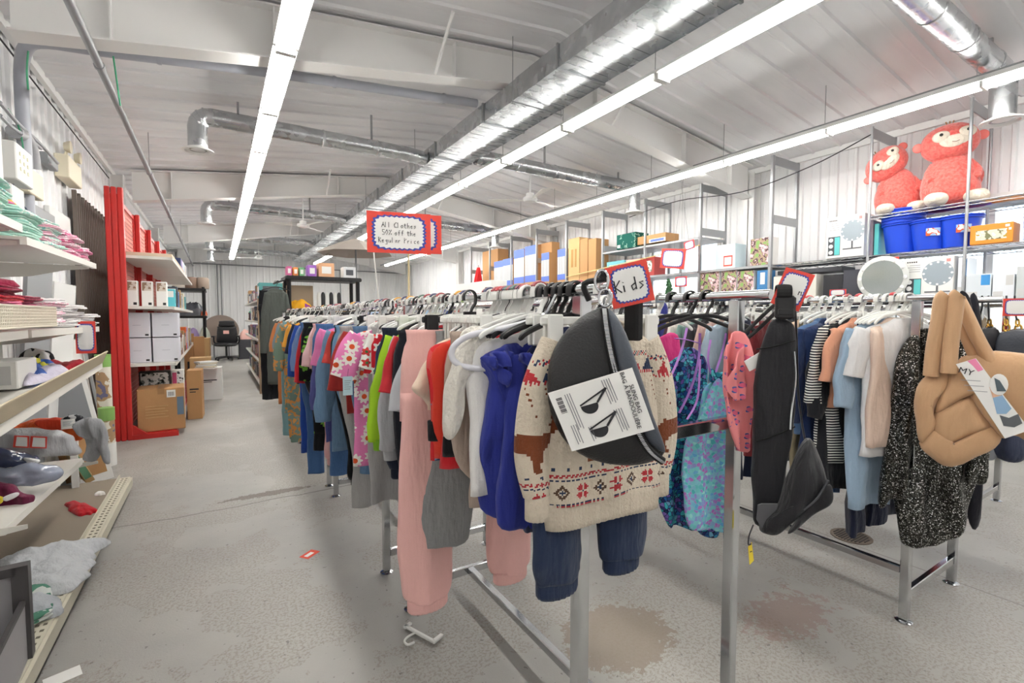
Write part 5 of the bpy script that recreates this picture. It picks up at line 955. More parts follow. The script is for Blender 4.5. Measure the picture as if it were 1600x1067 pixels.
# third, tilted shelf
z3 = lambda y: .915+(y-1.3)*.0425+.002
heap('green_bag', 'dark green padded bag on the tilted third shelf at left', 'bag', (-.93, 3.2, z3(3.2)), 0, .24, .5, .12, C('3f6f5c'), 3, rough=.4)
heap('crumpled_shirt', 'royal blue crumpled garment on the tilted left shelf', 'clothing', (-.80, 3.10, z3(3.1)), .2, .24, .34, .085, C('4a6fc4'), 5)
heap('crumpled_shirt', 'yellow and blue sock bundle on the tilted left shelf', 'clothing', (-.83, 3.42, z3(3.4)), .5, .2, .22, .09, blobs('yellow_blue', [(0, '#4a6fc4'), (.5, '#d9d64a')], 9, 1), 6)
heap('crumpled_shirt', 'white and lilac crumpled garment near the fence of tilted left shelf', 'clothing', (-.73, 3.2, z3(3.2)), .1, .16, .55, .06, C('dcd6ea'), 7)
heap('crumpled_shirt', 'red crumpled garment at the high end of tilted left shelf', 'clothing', (-.78, 3.52, z3(3.5)), .1, .28, .3, .06, C('b8303c'), 8)
heap('sneaker', 'small black and white shoe on the tilted left shelf', 'shoe', (-.84, 3.58, z3(3.6)+.05), .8, .09, .2, .06, blobs('black_white_shoe', [(0, '#e6e6e6'), (.5, '#222')] if False else [(0, '#e6e6e6'), (.5, '#222226')], 12, 1), 2, rough=.4)
t = thing('gift_box', 'white box with grey print and green ribbon roll on the tilted left shelf', 'box', (-.86, 2.96, z3(3.0)), 0); B().bbox(-.13, -.13, 0, .13, .13, .12, .004).build('carton', PAPER, t)
b = B(); b.box(-.08, -.1315, .02, .11, -.13, .10); b.build('print', mat('soft_grey_print', '#cfcfcf', .7), t); b = B(); b.lathe([(.0, 0), (.045, 0), (.05, .004), (.05, .055), (.045, .06), (0, .06)], (.02, .19, .04), 20); b.build('ribbon_roll', mat('green_ribbon', '#46a56c', .4), t, True)
# fourth shelf
z4 = lambda y: .515 if y < 2.5 else .50-(y-2.5)*.044
clearbag = mat('clear_bag', '#e3e6ea', .15, alpha=.45)
def bagged(label, loc, w, d, h, inner, seed, yaw=0):
    t = thing('bagged_garment', label, 'clothing', loc, yaw)
    a = heap('cloth', '', '', (0, 0, 0), 0, w*.86, d*.88, h*.8, inner, seed, rough=.5); b_ = heap('plastic_bag', '', '', (0, 0, 0), 0, w, d, h, clearbag, seed+1, rough=.35)
    for o in (a, b_):
        o.parent = t
        for k in ('label', 'category'): del o[k]
    return t
gpk = cloth('grey_polybag', '#b3b4b7', .25, .3, 14)
t, f = traced('bagged_garment', 'grey garment in plastic bag with two red bordered price tags on the fourth left shelf', 'clothing', (-.80, 3.36, .58), R(4), [('plastic_bag', [(-30, 674), (10, 669), (40, 670), (80, 672), (112, 677), (120, 690), (129, 707), (100, 711), (60, 713), (20, 708), (-30, 706)], 0, .06, gpk, dict(dr=.03, cr=.012, c=(50, 692)))])
for (x0_, x1_, y0_, y1_) in ((29, 52, 675, 694), (54, 79, 676, 695)):
    B().prism([f(x0_, y0_), (f(x1_, y0_+1)), f(x1_-1, y1_), f(x0_-2, y1_-1)], -.085, -.083).build('price_sticker', REDSIGN, t); B().prism([f(x0_+4, y0_+2), f(x1_-3, y0_+3), f(x1_-3, y1_-2), f(x0_+2, y1_-3)], -.087, -.085).build('sticker_face', PAPER, t)
shiny = mat('glossy_polybag', '#8f96a8', .12, spec=.8, bump=.5, bscale=18); shiny2 = mat('glossy_navy_polybag', '#3c4463', .12, spec=.8, bump=.5, bscale=18)
traced('bagged_garment', 'dark navy garment in shiny clear bag at the left edge, fourth shelf', 'clothing', (-.76, 3.16, .56), R(4), [('plastic_bag', [(-30, 702), (5, 700), (30, 705), (46, 714), (60, 716), (58, 721), (30, 728), (-30, 734)], 0, .05, shiny2, dict(cr=.014)), ('bag_end', [(40, 713), (63, 715), (62, 720), (44, 721)], -.03, .01, PAPER)])
traced('bagged_garment', 'slate blue garment in clear bag at front of fourth left shelf', 'clothing', (-.74, 3.02, .52), R(4), [('plastic_bag', [(-30, 738), (20, 730), (60, 724), (92, 730), (102, 737), (92, 747), (62, 755), (20, 760), (-30, 768)], 0, .05, shiny, dict(cr=.016, dr=.03))])
traced('crumpled_shirt', 'maroon shirt with yellow spot hanging over the fourth left shelf', 'clothing', (-.70, 2.86, .50), R(4), [('cloth', [(-30, 757), (0, 756), (20, 757), (32, 768), (52, 772), (54, 782), (36, 790), (14, 800), (-30, 806)], 0, .035, C('6b2140'), dict(cr=.014, dr=.04)), ('yellow_patch', [(0, 770), (10, 772), (8, 780), (0, 782)], -.05, .008, C('e6cf3a')), ('white_stripe', [(10, 772), (30, 764), (34, 768), (14, 778)], -.045, .008, C('e8e4e6'))])
oran = cloth('hi_vis_orange', '#e8642e', .8, .35, 16); ored = cloth('hi_vis_red_orange', '#cf3f22', .8, .35, 16)
traced('workwear_jacket', 'bright orange workwear jacket heaped on the fourth left shelf', 'clothing', (-.88, 3.72, .58), R(4), [('body', [(8, 669), (30, 662), (60, 656), (96, 655), (128, 666), (132, 684), (120, 689), (90, 680), (40, 676)], 0, .06, oran, dict(cr=.014, dr=.05)), ('lining', [(60, 657), (72, 652), (98, 651), (100, 670), (82, 672), (66, 664)], -.05, .03, ored, dict(cr=.016)), ('collar', [(96, 652), (112, 647), (130, 648), (138, 656), (118, 662), (102, 660)], -.04, .03, blobs('grey_black_lining', [(0, '#2c2c30'), (.5, '#b5b5b8')], 24), dict(cr=.012))])
hang_tag('white tag on the orange workwear jacket', atY(106, 655, 3.6), .06, .055)
traced('crumpled_shirt', 'grey jersey hanging down over the end of the fourth left shelf', 'clothing', (-.67, 3.62, .42), R(-10), [('cloth', [(118, 660), (140, 652), (160, 658), (168, 676), (176, 712), (170, 722), (156, 708), (146, 722), (132, 716), (134, 690), (122, 676)], 0, .035, C('97989b'), dict(dr=.05, cr=.015))])
# cardboard end panel and picture box under that end
carton('picture_box', 'leaning green and tan picture box beyond the end of the fourth left shelf', (-.83, 4.52, .12), R(20), .05, .20, .34, mat('tan_box', '#b49463', .7), [('-y', .1, .1, .9, .9, mat('box_green', '#5f8f6f', .6)), ('+x', .1, .1, .9, .9, blobs('leaf_box', [(0, '#4f8561'), (.5, '#d8cfae'), (.6, '#b06a3a')], 12))], tilt=R(-22))
# ---- on the base deck
heap('red_garment', 'small red garment with white cuff on the base deck at left', 'clothing', (-.74, 3.80, .125), .5, .09, .34, .035, C('c81f2a'), 41, rough=.6); heap('tissue', 'small white scrap beside the red garment', 'paper', (-.69, 4.06, .125), .5, .05, .07, .03, PAPER, 42)
jn = cloth('pale_denim', '#cfd2d6', .9, .3, 30)
heap('jeans', 'pale grey jeans pile on the base deck, large one spilling over the perforated lip', 'pants', (-.74, 3.0, .124), .45, .50, .34, .085, jn, 44, rough=.7)
heap('jeans', 'second pale grey jeans lying over the base lip beneath the large pair', 'pants', (-.66, 2.84, .12), .1, .30, .30, .05, jn, 49, rough=.6)
heap('jeans', 'pale denim jeans folded with waistband facing the aisle, nearest the dark rimmed box', 'pants', (-.67, 2.56, .12), .2, .20, .24, .07, cloth('pale_denim2', '#b9bec4', .9, .3, 30), 47, rough=.5)
folded('folded_shirt', 'folded green and white shirt beneath the pale jeans', 'clothing', (-.74, 2.58, .12), .3, .28, .34, .03, blobs('green_white', [(0, '#cfd4d0'), (.55, '#4f7f6c')], 7), 5)
t = thing('shadow_box', 'open dark rimmed cardboard box with black clothes in the lower left corner', 'box', (-.745, 2.06, .12), R(4)); w_, d_, h_ = .34, .36, .32; dk2 = mat('charcoal_board', '#4b484a', .5)
b = B(); b.box(-w_/2, d_/2-.01, 0, w_/2, d_/2, h_); b.box(-w_/2, -d_/2, 0, -w_/2+.008, d_/2, h_); b.box(-w_/2, -d_/2, 0, w_/2, -d_/2+.008, .12); b.box(w_/2-.008, -d_/2, 0, w_/2, d_/2, .2); b.box(-w_/2, -d_/2, 0, w_/2, d_/2, .006); b.build('carton', mat('grey_board', '#a9a7ab', .5), t)
b = B(); b.box(-w_/2-.01, d_/2-.03, h_-.02, w_/2+.01, d_/2+.012, h_+.01); b.box(w_/2-.03, d_/2-.03, .0, w_/2+.012, d_/2+.012, h_+.01); b.box(w_/2-.012, -d_/2, .195, w_/2+.002, d_/2, .21); b.build('rim', dk2, t)
heap('black_garment', 'black garment with a yellow patch inside the lower left box', 'clothing', (-.75, 2.03, .135), .2, .28, .3, .13, blobs('black_yellow', [(0, '#17171a'), (.70, '#e6c928')], 5, 1), 51)
p = atZ(98, 1058, 0); tag(B().box(-.05, -.035, 0, .05, .035, .0012).build('paper_slip', PAPER, None, loc=(p.x, p.y, 0.0002), rotz=.3), 'white slip of paper on the floor at the lower left', 'paper')
p = atZ(484, 866, 0); tag(B().box(-.03, -.045, 0, .03, .045, .0012).mat(1).box(-.012, -.03, .0012, .012, .02, .0016).build('price_tag', [mat('orange_red_tag', '#d8482c', .6), PAPER], None, loc=(p.x, p.y, 0.0002), rotz=-.9), 'small orange red tag lying on the aisle floor', 'tag')
sign('small_sign', 'red bordered price sign hanging from the second left shelf end', atX(134, 527, -.59), R(-10), .085, .17, None)
# fallen white clip hanger under the pink joggers
c0 = atZ(655, 995, 0); t = thing('clothes_hanger', 'broken white plastic hanger lying on the floor under the pink joggers', 'hanger', (c0.x, c0.y, .006), .4)
b = B(); b.bbox(-.006, -.09, 0, .010, .09, .012, .003); b.bbox(.0, -.09, 0, .05, -.072, .014, .003); b.bbox(-.01, .07, 0, .03, .088, .012, .003); b.build('bar', WPLAS, t); B().tube(smooth([(-.006, .02, .006), (-.04, .025, .006), (-.065, .015, .006), (-.07, -.01, .006), (-.045, -.02, .006)], 4), .0045, 8).build('hook', WPLAS, t, True)
# ================================================================ left wall equipment
XW = -1.13
def wallbox(name, label, px0, py0, px1, py1, m, d=.12, cat='electrical box', X=XW, extra=None):
    a = atX(px0, (py0+py1)/2, X); c = atX(px1, (py0+py1)/2, X); zt = atX((px0+px1)/2, py0, X).z; zb = atX((px0+px1)/2, py1, X).z
    t = thing(name, label, cat, (XL+.025, (a.y+c.y)/2, zb)); hh = zt-zb; hw_ = (c.y-a.y)/2; b = B(); b.bbox(0, -hw_, 0, d, hw_, hh, .006); b.build('enclosure', m, t)
    return t, hw_, hh, d
cream = mat('cream_enclosure', '#e8dfc6', .5); lg = mat('light_grey_enclosure', '#dcdcd8', .5)
t, hw_, hh, d = wallbox('meter_box', 'white wall box with small buttons at the left edge', -8, 228, 20, 284, lg, .16); [B().box(d, -hw_*.6+q*hw_*.45, hh*(.3+.2*r_), d+.004, -hw_*.6+q*hw_*.45+.02, hh*(.3+.2*r_)+.02).build('button', mat('pale_yellow_panel', '#eee9c8', .5), t) for q in range(3) for r_ in range(3)]
wallbox('junction_box', 'pale grey wall box below the button box at the left edge', -12, 290, 10, 345, lg, .15)
t, hw_, hh, d = wallbox('junction_box', 'cream wall box right of the button box', 28, 266, 52, 305, cream, .12); B().tube([(d*.5, 0, 0), (d*.6, .02, -.1), (d*.4, .1, -.2)], .006, 6).build('cable', mat('white_cable', '#dcdcd8', .5), t)
wallbox('junction_box', 'flat dark grey steel wall box above the mint clothes', 32, 322, 82, 352, GREYM, .08); wallbox('junction_box', 'small square grey box by the emergency light', 78, 245, 92, 262, GREYM, .06); wallbox('white_board', 'white board on the wall above the pink clothes', 86, 332, 116, 378, WHITE, .04, 'panel')
t, hw_, hh, d = wallbox('emergency_light', 'beige twin head emergency light on the left wall', 100, 252, 120, 285, cream, .10, 'light')
for s in (-1, 1):
    b = B(); b.tube([(.06, s*hw_*.7, hh), (.08, s*hw_*.7, hh+.05)], .012, 8); b.build('lamp_arm', cream, t); b = B(); b.lathe([(0, -.03), (.035, -.028), (.05, 0), (.055, .02), (.045, .022), (0, .016)], (.09, s*hw_*.75, hh+.08), 18, 'x'); b.build('lamp_head', cream, t, True)
gray = mat('grey_tube', '#9a9b9e', .45)
tag(B().tube(smooth([atX(22, 205, XW), atX(38, 215, XW), atX(48, 235, XW), atX(52, 264, XW)], 5), .045, 10).build('cable_elbow', gray, None, True), 'curved grey conduit elbow entering the cream wall box', 'pipe')
for a, lab in ((((0, 160), (30, 195), (60, 222), (90, 255)), 'grey conduit running down to the small square box'), (((0, 180), (20, 200), (42, 214), (64, 232)), 'thin grey conduit above the cream wall box'), (((20, 285), (24, 310), (40, 325), (50, 345)), 'dark blue cable drooping between the wall boxes'), (((12, 170), (28, 195), (36, 230), (36, 262)), 'green wire dropping behind the grey elbow')):
    tag(B().tube(smooth([atX(q[0], q[1], XW+.03) for q in a], 4), .012 if 'conduit' in lab else .005, 8).build('cable', gray if 'conduit' in lab else (mat('blue_wire', '#44506f', .5) if 'blue' in lab else gc), None, True), lab, 'cable')
tag(B().tube([(XL+.05, -2.0, 3.14), (XL+.05, 8.3, 3.14)], .006, 6).build('cable', INK, None, True), 'thin dark cable clipped along the top of left wall', 'cable')
b = B(); pr = ribs(6.15, 7.75, .085, .03); b.add([(-1.15+q, a, z+(.02*sin(a*40) if z > 1 else 0)) for a, q in pr for z in (.02, 2.5)], [(2*i, 2*i+1, 2*i+3, 2*i+2) for i in range(len(pr)-1)]); o = b.build('corrugated_sheet', mat('weathered_sheet', '#5e544c', .6, .3)); md = o.modifiers.new('s', 'SOLIDIFY'); md.thickness = .003; tag(o, 'dark brown corrugated sheet standing against the left wall', 'metal sheet')
# things standing behind the left shelving
def leaning(name, label, y0, y1, z1, m, x=-1.08, lean=R(4), th=.02, cat='panel'): return tag(B().box(0, 0, 0, th, y1-y0, z1).build(name, m, None, loc=(x, y0, .0), rot=(0, lean, 0)), label, cat)
leaning('cabinet_door', 'tall white cabinet door leaning behind the left shelves', 4.5, 5.1, 1.55, WHITE); leaning('grey_panel', 'tall grey panel standing behind the left shelves', 3.95, 4.45, 1.7, mat('mid_grey_panel', '#94979a', .5)); leaning('white_board', 'white board leaning next to the dark corrugated sheet', 5.3, 5.95, 1.1, WPLAS, lean=R(-6), x=-1.0); leaning('metal_frame', 'thin dark metal frame leaning beside the red post', 5.6, 5.64, 1.25, mat('dark_steel', '#4a4b50', .5, .4), lean=R(-10), x=-.95, cat='frame'); leaning('metal_frame', 'pale grey metal frame leaning beside the red post', 5.86, 5.9, 1.3, mat('pale_steel', '#a3a6a8', .5, .3), lean=R(-8), x=-.93, cat='frame')
carton('photo_carton', 'narrow white box printed with a grey machine leaning below the tilted shelf', (-.90, 4.9, 0), R(15), .3, .25, .85, PAPER, [('-y', .1, .5, .9, .95, mat('machine_print', '#8a8c90', .6)), ('-y', .1, .08, .9, .45, CARTON)], tilt=R(-10)); carton('folding_table', 'folded grey plastic table edge on the floor behind the left shelves', (-.9, 4.55, 0), R(10), .04, .5, .5, lg, cat='table')
for k, (y, x, lab) in enumerate(((5.55, -.88, 'rolled rug with green end cap standing by the red post'), (5.35, -.84, 'second rolled rug with green band in front of the first, lower'))):
    t = thing('rolled_rug', lab, 'rug', (x, y, 0)); H_ = .95 if k == 0 else .5; B().lathe([(0, 0), (.055, 0), (.055, H_), (0, H_)], n=20).build('roll', blobs('rug_wrap', [(0, '#d8d2c6'), (.5, '#a88a6a'), (.6, '#6d6a86')], 8), t, True); B().lathe([(.0, H_-.10), (.058, H_-.10), (.058, H_+.01), (0, H_+.01)], n=20).build('end_cap', mat('lime_cap', '#7fa85a', .5), t, True)
    B().lathe([(.0, .0), (.058, .0), (.058, .2), (0, .2)], n=20).build('paper_band', PAPER, t, True)
# ================================================================ red framed wall shelving along the aisle
RED = mat('red_enamel', '#c42a26', .35); XG = -.86
t = thing('gondola_shelf', 'red framed shelving with wire mesh back along the left side of the aisle', 'shelf', (XG, 6.33, 0))
L_ = 5.6
for k, y in enumerate((0, 1.22, 2.44, 3.66, 4.88)):
    H_ = 2.62; b = B()
    for q in range(3): b.bbox(-.075+q*.052, y-.03, 0, -.075+q*.052+.046, y+.03, H_-.06*(0 if k == 0 else 1), .006)
    b.box(-.07, y-.02, .01, .07, y+.02, H_-.07); b.build('post', RED, t)
    b = B(); b.box(.07, y-.03, 0, .47, y+.03, .05); b.add([(.07, y-.02, .05), (.2, y-.02, .05), (.07, y-.02, .16), (.07, y+.02, .05), (.2, y+.02, .05), (.07, y+.02, .16)], [(0, 1, 2), (3, 4, 5), (0, 1, 4, 3), (1, 2, 5, 4), (2, 0, 3, 5)]); b.build('foot', RED, t)
b = B(); b.box(-.02, 0, 2.5, .02, 4.88, 2.54); b.box(-.02, 0, 1.97, .02, 4.88, 2.0); b.build('rail', RED, t)
b = B()
for k in range(98): b.tube([(0, .03+k*.05, .06), (0, .03+k*.05, 2.52)], .0045, 4)
for k in range(49): b.tube([(.004, 0, .08+k*.05), (.004, 4.88, .08+k*.05)], .0045, 4)
for k in range(49): b.tube([(.004, 0, .08+k*.05), (.004, 4.88, .08+k*.05)], .003, 4)
b.build('wire_mesh', mat('mesh_wire', '#d78f86', .4, .2), t)
for y0 in (0, 1.22, 2.44, 3.66):
    for z in (1.94, 1.41, .80): b = B(); b.box(.03, y0+.01, z-.03, .46, y0+1.21, z-.004); b.box(.455, y0+.01, z-.035, .47, y0+1.21, z); b.box(.03, y0+.01, z-.006, .46, y0+1.21, z); b.build('shelf', shm, t)
    B().box(.05, y0+.03, .02, .45, y0+1.19, .055).build('base_deck', RED, t)
GX = lambda x: XG+x
slab = cloth('beige_board', '#cdb9a0', .8, .1)
carton('board_stack', 'beige boards stacked on the top shelf of the red framed unit', (GX(.26), 7.6, 1.942), 0, .40, 2.3, .045, mat('beige_board2', '#cbb7a0', .7), cat='board')
for k in range(3):
    x = GX(.10+k*.125); carton('lamp_box', 'tall white box with brown scene print, %s of three on red unit shelf' % ['leftmost', 'middle', 'rightmost'][k], (x, 6.50+k*.03, 1.412), .0, .095, .12, .27, PAPER, [('-y', .08, .62, .92, .95, blobs('scene_print', [(0, '#9a7f6a'), (.5, '#d9d0c6')], 20)), ('-y', .6, .05, .9, .15, INK)], 'tall white lamp boxes')
mid = [('cyan blue', '5fc3d0', .12, .20, 1.412, .45, 6.75), ('dark slate', '4a4f5a', .12, .24, 1.412, .46, 6.95), ('white and navy', 'dfe3ec', .12, .16, 1.412, .42, 7.15), ('brown and white', '9a7b5c', .14, .22, 1.412, .43, 7.4), ('tan', 'c19a6b', .16, .20, 1.412, .40, 7.65), ('pale grey', 'c9cbd0', .2, .26, 1.412, .38, 7.95), ('white', 'e9e9e9', .18, .3, 1.412, .38, 8.3), ('blue', '6f8cc0', .16, .25, 1.412, .38, 8.65), ('kraft', 'b08a5e', .2, .3, 1.412, .38, 9.05), ('silver', 'b9bcc2', .2, .22, 1.412, .38, 9.45), ('cream', 'e6dcc6', .2, .28, 1.412, .38, 9.9), ('teal', '4f9aa0', .2, .24, 1.412, .38, 10.4)]
for cn, h, w1, h1, z, xo, y in mid: carton('stock_box', f'{cn} box on the middle shelf of the red framed unit', (GX(xo-.06), y, z), 0, .14, w1, h1, C(h) if False else mat('box_'+h, '#'+h, .6), [('-y', .1, .55, .9, .9, PAPER), ('+x', .15, .2, .85, .8, mat('box_d_'+h, tuple(c*.8 for c in [int(h[i:i+2], 16)/255 for i in (0, 2, 4)]) if False else '#'+''.join('%02x' % int(int(h[i:i+2], 16)*.75) for i in (0, 2, 4)), .6))])
for k, (cn, h) in enumerate((('navy', '39456e'), ('lilac', 'b5a5d0'), ('white', 'e8e8ea'), ('pale blue', 'a9c0dc'), ('cream', 'e0d8c8'), ('grey', '9a9ca2'))): carton('stock_box', f'{cn} book shaped box on the top shelf of the red framed unit', (GX(.36), 8.9+k*.28, 1.945 if k > 9 else 1.945), 0, .12, .2, .24, mat('box_'+h, '#'+h, .6), [('+x', .1, .1, .9, .4, PAPER)])
lav2 = mat('lavender_white_box', '#dcdde6', .55)
for k in range(4):
    r_, c_ = divmod(k, 2); carton('white_box', 'plain white shipping box, %s %s of the four on the red unit' % (['lower', 'upper'][r_], ['left', 'right'][c_]), (GX(.125+c_*.25), 6.62, .802+r_*.275), 0, .235, .30, .265, lav2, [('-y', .35, .48, .65, .50, mat('pale_logo', '#b9bac6', .6)), ('-y', .8, .06, .93, .13, INK)], 'white boxes on the red unit')
low = [('black', '2f3036', 7.0, .26), ('grey', '7c7f85', 7.22, .3), ('brown', '8a6a4e', 7.45, .22), ('dark red', '7a3a34', 7.66, .28), ('white', 'e5e5e5', 7.9, .25), ('kraft', 'b08a5e', 8.15, .3), ('charcoal', '4a4b50', 8.42, .26), ('orange', 'e07038', 8.7, .34), ('violet', 'b39bd0', 9.0, .33), ('ivory', 'dcd9cb', 9.35, .34), ('tan', 'bb9060', 9.75, .3), ('silver', 'a9adb3', 10.2, .3)]
for cn, h, y, h1 in low: carton('stock_box', f'{cn} box on the lower shelf of the red framed unit', (GX(.34), y, .802), 0, .24, .17, h1, mat('box_'+h, '#'+h, .6), [('+x', .15, .3, .85, .8, mat('lb_'+h, '#d8d5cc', .6))])
carton('drum_box', 'dark box picturing a small drum kit behind the large carton', (GX(.22), 7.02, .056), 0, .30, .12, .60, mat('black_print_box', '#2e3032', .5), [('-y', .05, .7, .95, .97, blobs('drum_print', [(0, '#e4e6e6'), (.5, '#7d8584'), (.56, '#1f2022')], 16)), ('-y', .05, .62, .4, .69, mat('yellow_print', '#b9c02f', .6))]); carton('toy_box', 'white and pink toy box right of the drum kit box', (GX(.44), 7.05, .056), 0, .12, .12, .60, PAPER, [('-y', .05, .7, .4, .95, mat('pink_print_flat', '#c94f7a', .6)), ('-y', .45, .65, .95, .97, blobs('toy_print', [(0, '#f0f0f0'), (.52, '#4c4c52')], 18))])
t = thing('large_carton', 'large brown cardboard carton on the base of the red framed unit', 'box', (GX(.31), 6.58, .056), R(3)); b = B(); b.bbox(-.21, -.2, 0, .21, .22, .46, .006); crumple(b, .004, 6, 2); b.build('carton', CARTON, t)
b = B(); b.box(-.03, -.203, .40, .03, -.2, .455); b.box(-.03, -.2, .461, .03, .22, .464); b.build('tape', mat('packing_tape', '#a4794c', .35), t); b = B(); b.box(.05, -.204, .36, .13, -.2, .44); b.build('shipping_label', PAPER, t); b = B(); [b.box(.065+q*.009, -.2052, .375, .069+q*.009, -.204, .42) for q in range(6)]; b.build('barcode', INK, t)
B().box(.14, -.204, .16, .20, -.2, .36).build('blue_print', mat('faded_blue', '#6b7f93', .7), t); b = B(); [b.box(-.14, -.2035, .27-.03*q, .06-.03*(q % 2), -.2, .277-.03*q) for q in range(5)]; b.build('print', CARTON2, t)
# goods standing on the floor farther along
fl = [('tall kraft carton', CARTON, -.26, 7.35, .16, .3, .62), ('grey flat pack box', mat('box_9a9c', '#9a9ca0', .6), -.28, 7.75, .14, .24, .40), ('maroon and grey box', mat('box_6b4', '#6b4650', .6), -.31, 7.5, .06, .16, .25), ('white box with line of print', PAPER, -.12, 8.9, .34, .28, .50), ('kraft carton open on top', CARTON2, -.25, 9.5, .3, .3, .62), ('tall kraft tube carton', CARTON, -.28, 10.0, .16, .2, .95), ('second tall kraft carton', CARTON2, -.22, 10.6, .2, .3, .9)]
for i, (cn, m, x, y, w1, d1, h1) in enumerate(fl): carton('floor_box', f'{cn} standing on the aisle floor beside the red framed unit', (x, y, 0), R(3*(i % 3)-3), w1, d1, h1, m, [('-y', .2, .6, .8, .63, INK), ('-y', .2, .55, .6, .57, INK)])
for k in range(5): carton('flat_box', 'thin flat box fanned out on top of white floor box, %s of five' % ['lowest', 'second', 'third', 'fourth', 'topmost'][k], (-.16, 8.6+k*.02, .505+k*.022), R(-20+k*11), .26, .2, .02, mat('cream_card', '#dcd2bd', .6) if k % 2 else mat('white_card', '#e6e6e4', .6))
# black resin shelf, left at the end of the aisle
def resin_shelf(label, x0, y0, w, d, H_, zs, m=BLACKP):
    t = thing('plastic_shelf', label, 'shelf', (x0+w/2, y0+d/2, 0)); a = w/2; c = d/2
    for sx in (-1, 1):
        for sy in (-1, 1): B().lathe([(.035, 0), (.03, .05), (.027, .1), (.027, H_-.03), (.03, H_-.02)], (sx*(a-.05), sy*(c-.05), 0), 14).build('post', m, t, True)
    for z in zs: b = B(); b.bbox(-a, -c, z-.055, a, c, z, .012); [b.box(-a+.03, -c-.004, z-.05+q*.014, a-.03, -c+.002, z-.044+q*.014) for q in range(3)]; b.build('shelf', m, t)
    return t
resin_shelf('black plastic shelf at the end of the left aisle by the office chair', -.80, 12.1, .62, 1.0, 1.95, (.08, .65, 1.32, 1.9))
for k, (cn, h) in enumerate((('cream', 'd8cfc2'), ('brown', '7f6858'), ('grey brown', '9a8a7c'))): tag(B().lathe([(0, 0), (.11, 0), (.12, .03), (.12, .2), (.10, .24), (0, .25)], n=20).build('drum_canister', mat('can_'+h, '#'+h, .6), None, True, loc=(-.66+k*.21, 12.35, 1.90)), f'{cn} round canister on top of black shelf by the office chair', 'canister')
heap('bagged_bedding', 'shiny dark bagged bundle on the black shelf by office chair', 'bag', (-.45, 12.5, 1.322), 0, .55, .5, .34, mat('shiny_grey_bag', '#5c5f66', .2), 61, rough=.3); heap('orange_bundle', 'orange bundle poking from the black shelf by office chair', 'cloth', (-.24, 12.3, 1.322), 0, .14, .3, .14, C('d8663c'), 62)
for k, (cn, h, hh_) in enumerate((('orange', 'e2622f', .42), ('lilac', 'b9a3d6', .5), ('pale sage', 'c9cfc0', .55))): heap('bagged_pillow', f'{cn} bagged cushion stacked upright on lower black shelf', 'cushion', (-.64+k*.2, 12.3, .652), 0, .22, .35, hh_, mat('pillow_'+h, '#'+h, .5), 63+k, rough=.12)
for k in range(2): carton('tall_carton', 'brown lettered carton at the foot of the black shelf, %s one' % ['left', 'right'][k], (-.5+k*.2, 11.8, 0), 0, .17, .2, .95-.1*k, CARTON, [('-y', .3, .1, .7, .4, INK)])
# office chair and round table at the back
def chair(loc, rz):
    t = thing('office_chair', 'black leather office chair with pink note at the end of the aisle', 'chair', loc, rz); bl = mat('black_leatherette', '#1c1c1f', .35, bump=.2, bscale=60)
    b = B(); [b.tube([(0, 0, .10), (.31*cos(a), .31*sin(a), .07)], [.03, .018], 8) for a in [2*pi*k/5+.3 for k in range(5)]]; b.tube([(0, 0, .08), (0, 0, .42)], .03, 12); b.build('base', BLACKP, t, True)
    for k in range(5): a = 2*pi*k/5+.3; B().lathe([(0, -.022), (.03, -.022), (.032, 0), (.03, .022), (0, .022)], (.31*cos(a), .31*sin(a), .032), 14, 'x').build('caster', BLACKP, t, True)
    b = B(); b.puff([(-.26, -.24), (.26, -.24), (.28, 0), (.26, .24), (-.26, .24), (-.28, 0)], .06, k=6, sub=5, pw=.4); b.v = [Vector((p.x, p.z-.02, .47+p.y)) for p in b.v]; b.build('seat', bl, t, 'all')
    b = B(); b.puff([(-.24, .50), (.24, .50), (.27, .75), (.25, .95), (.22, 1.0), (-.22, 1.0), (-.25, .95), (-.27, .75)], .06, k=6, y=.24, sub=4, pw=.35); b.build('backrest', bl, t, 'all')
    b = B(); b.puff([(-.19, 1.0), (.19, 1.0), (.2, 1.1), (.17, 1.17), (-.17, 1.17), (-.2, 1.1)], .06, k=6, y=.23, sub=4, pw=.35); b.build('headrest', bl, t, 'all')
    for s in (-1, 1): b = B(); b.tube(smooth([(s*.27, .15, .47), (s*.33, .12, .55), (s*.33, .08, .70), (s*.32, -.12, .71)], 4), .022, 8); b.bbox(s*.32-.04, -.16, .69, s*.32+.04, .1, .73, .01); b.build('armrest', BLACKP, t, True)
    B().box(-.09, .165, .78, .06, .168, .88).build('paper_note', mat('pink_note', '#f0b6ac', .7), t)
chair((.22, 16.6, 0), R(-8))
t = thing('folded_table', 'round brown folded table top standing behind the office chair', 'table', (.1, 17.5, 0)); B().lathe([(0, 0), (.48, 0), (.5, .015), (.48, .03), (0, .03)], (0, 0, .85), 36, 'y').build('tabletop', mat('brown_laminate', '#8a7a70', .5), t); [B().box(s*.2-.02, .03, 0, s*.2+.02, .07, .9).build('leg', GREYM, t) for s in (-1, 1)]
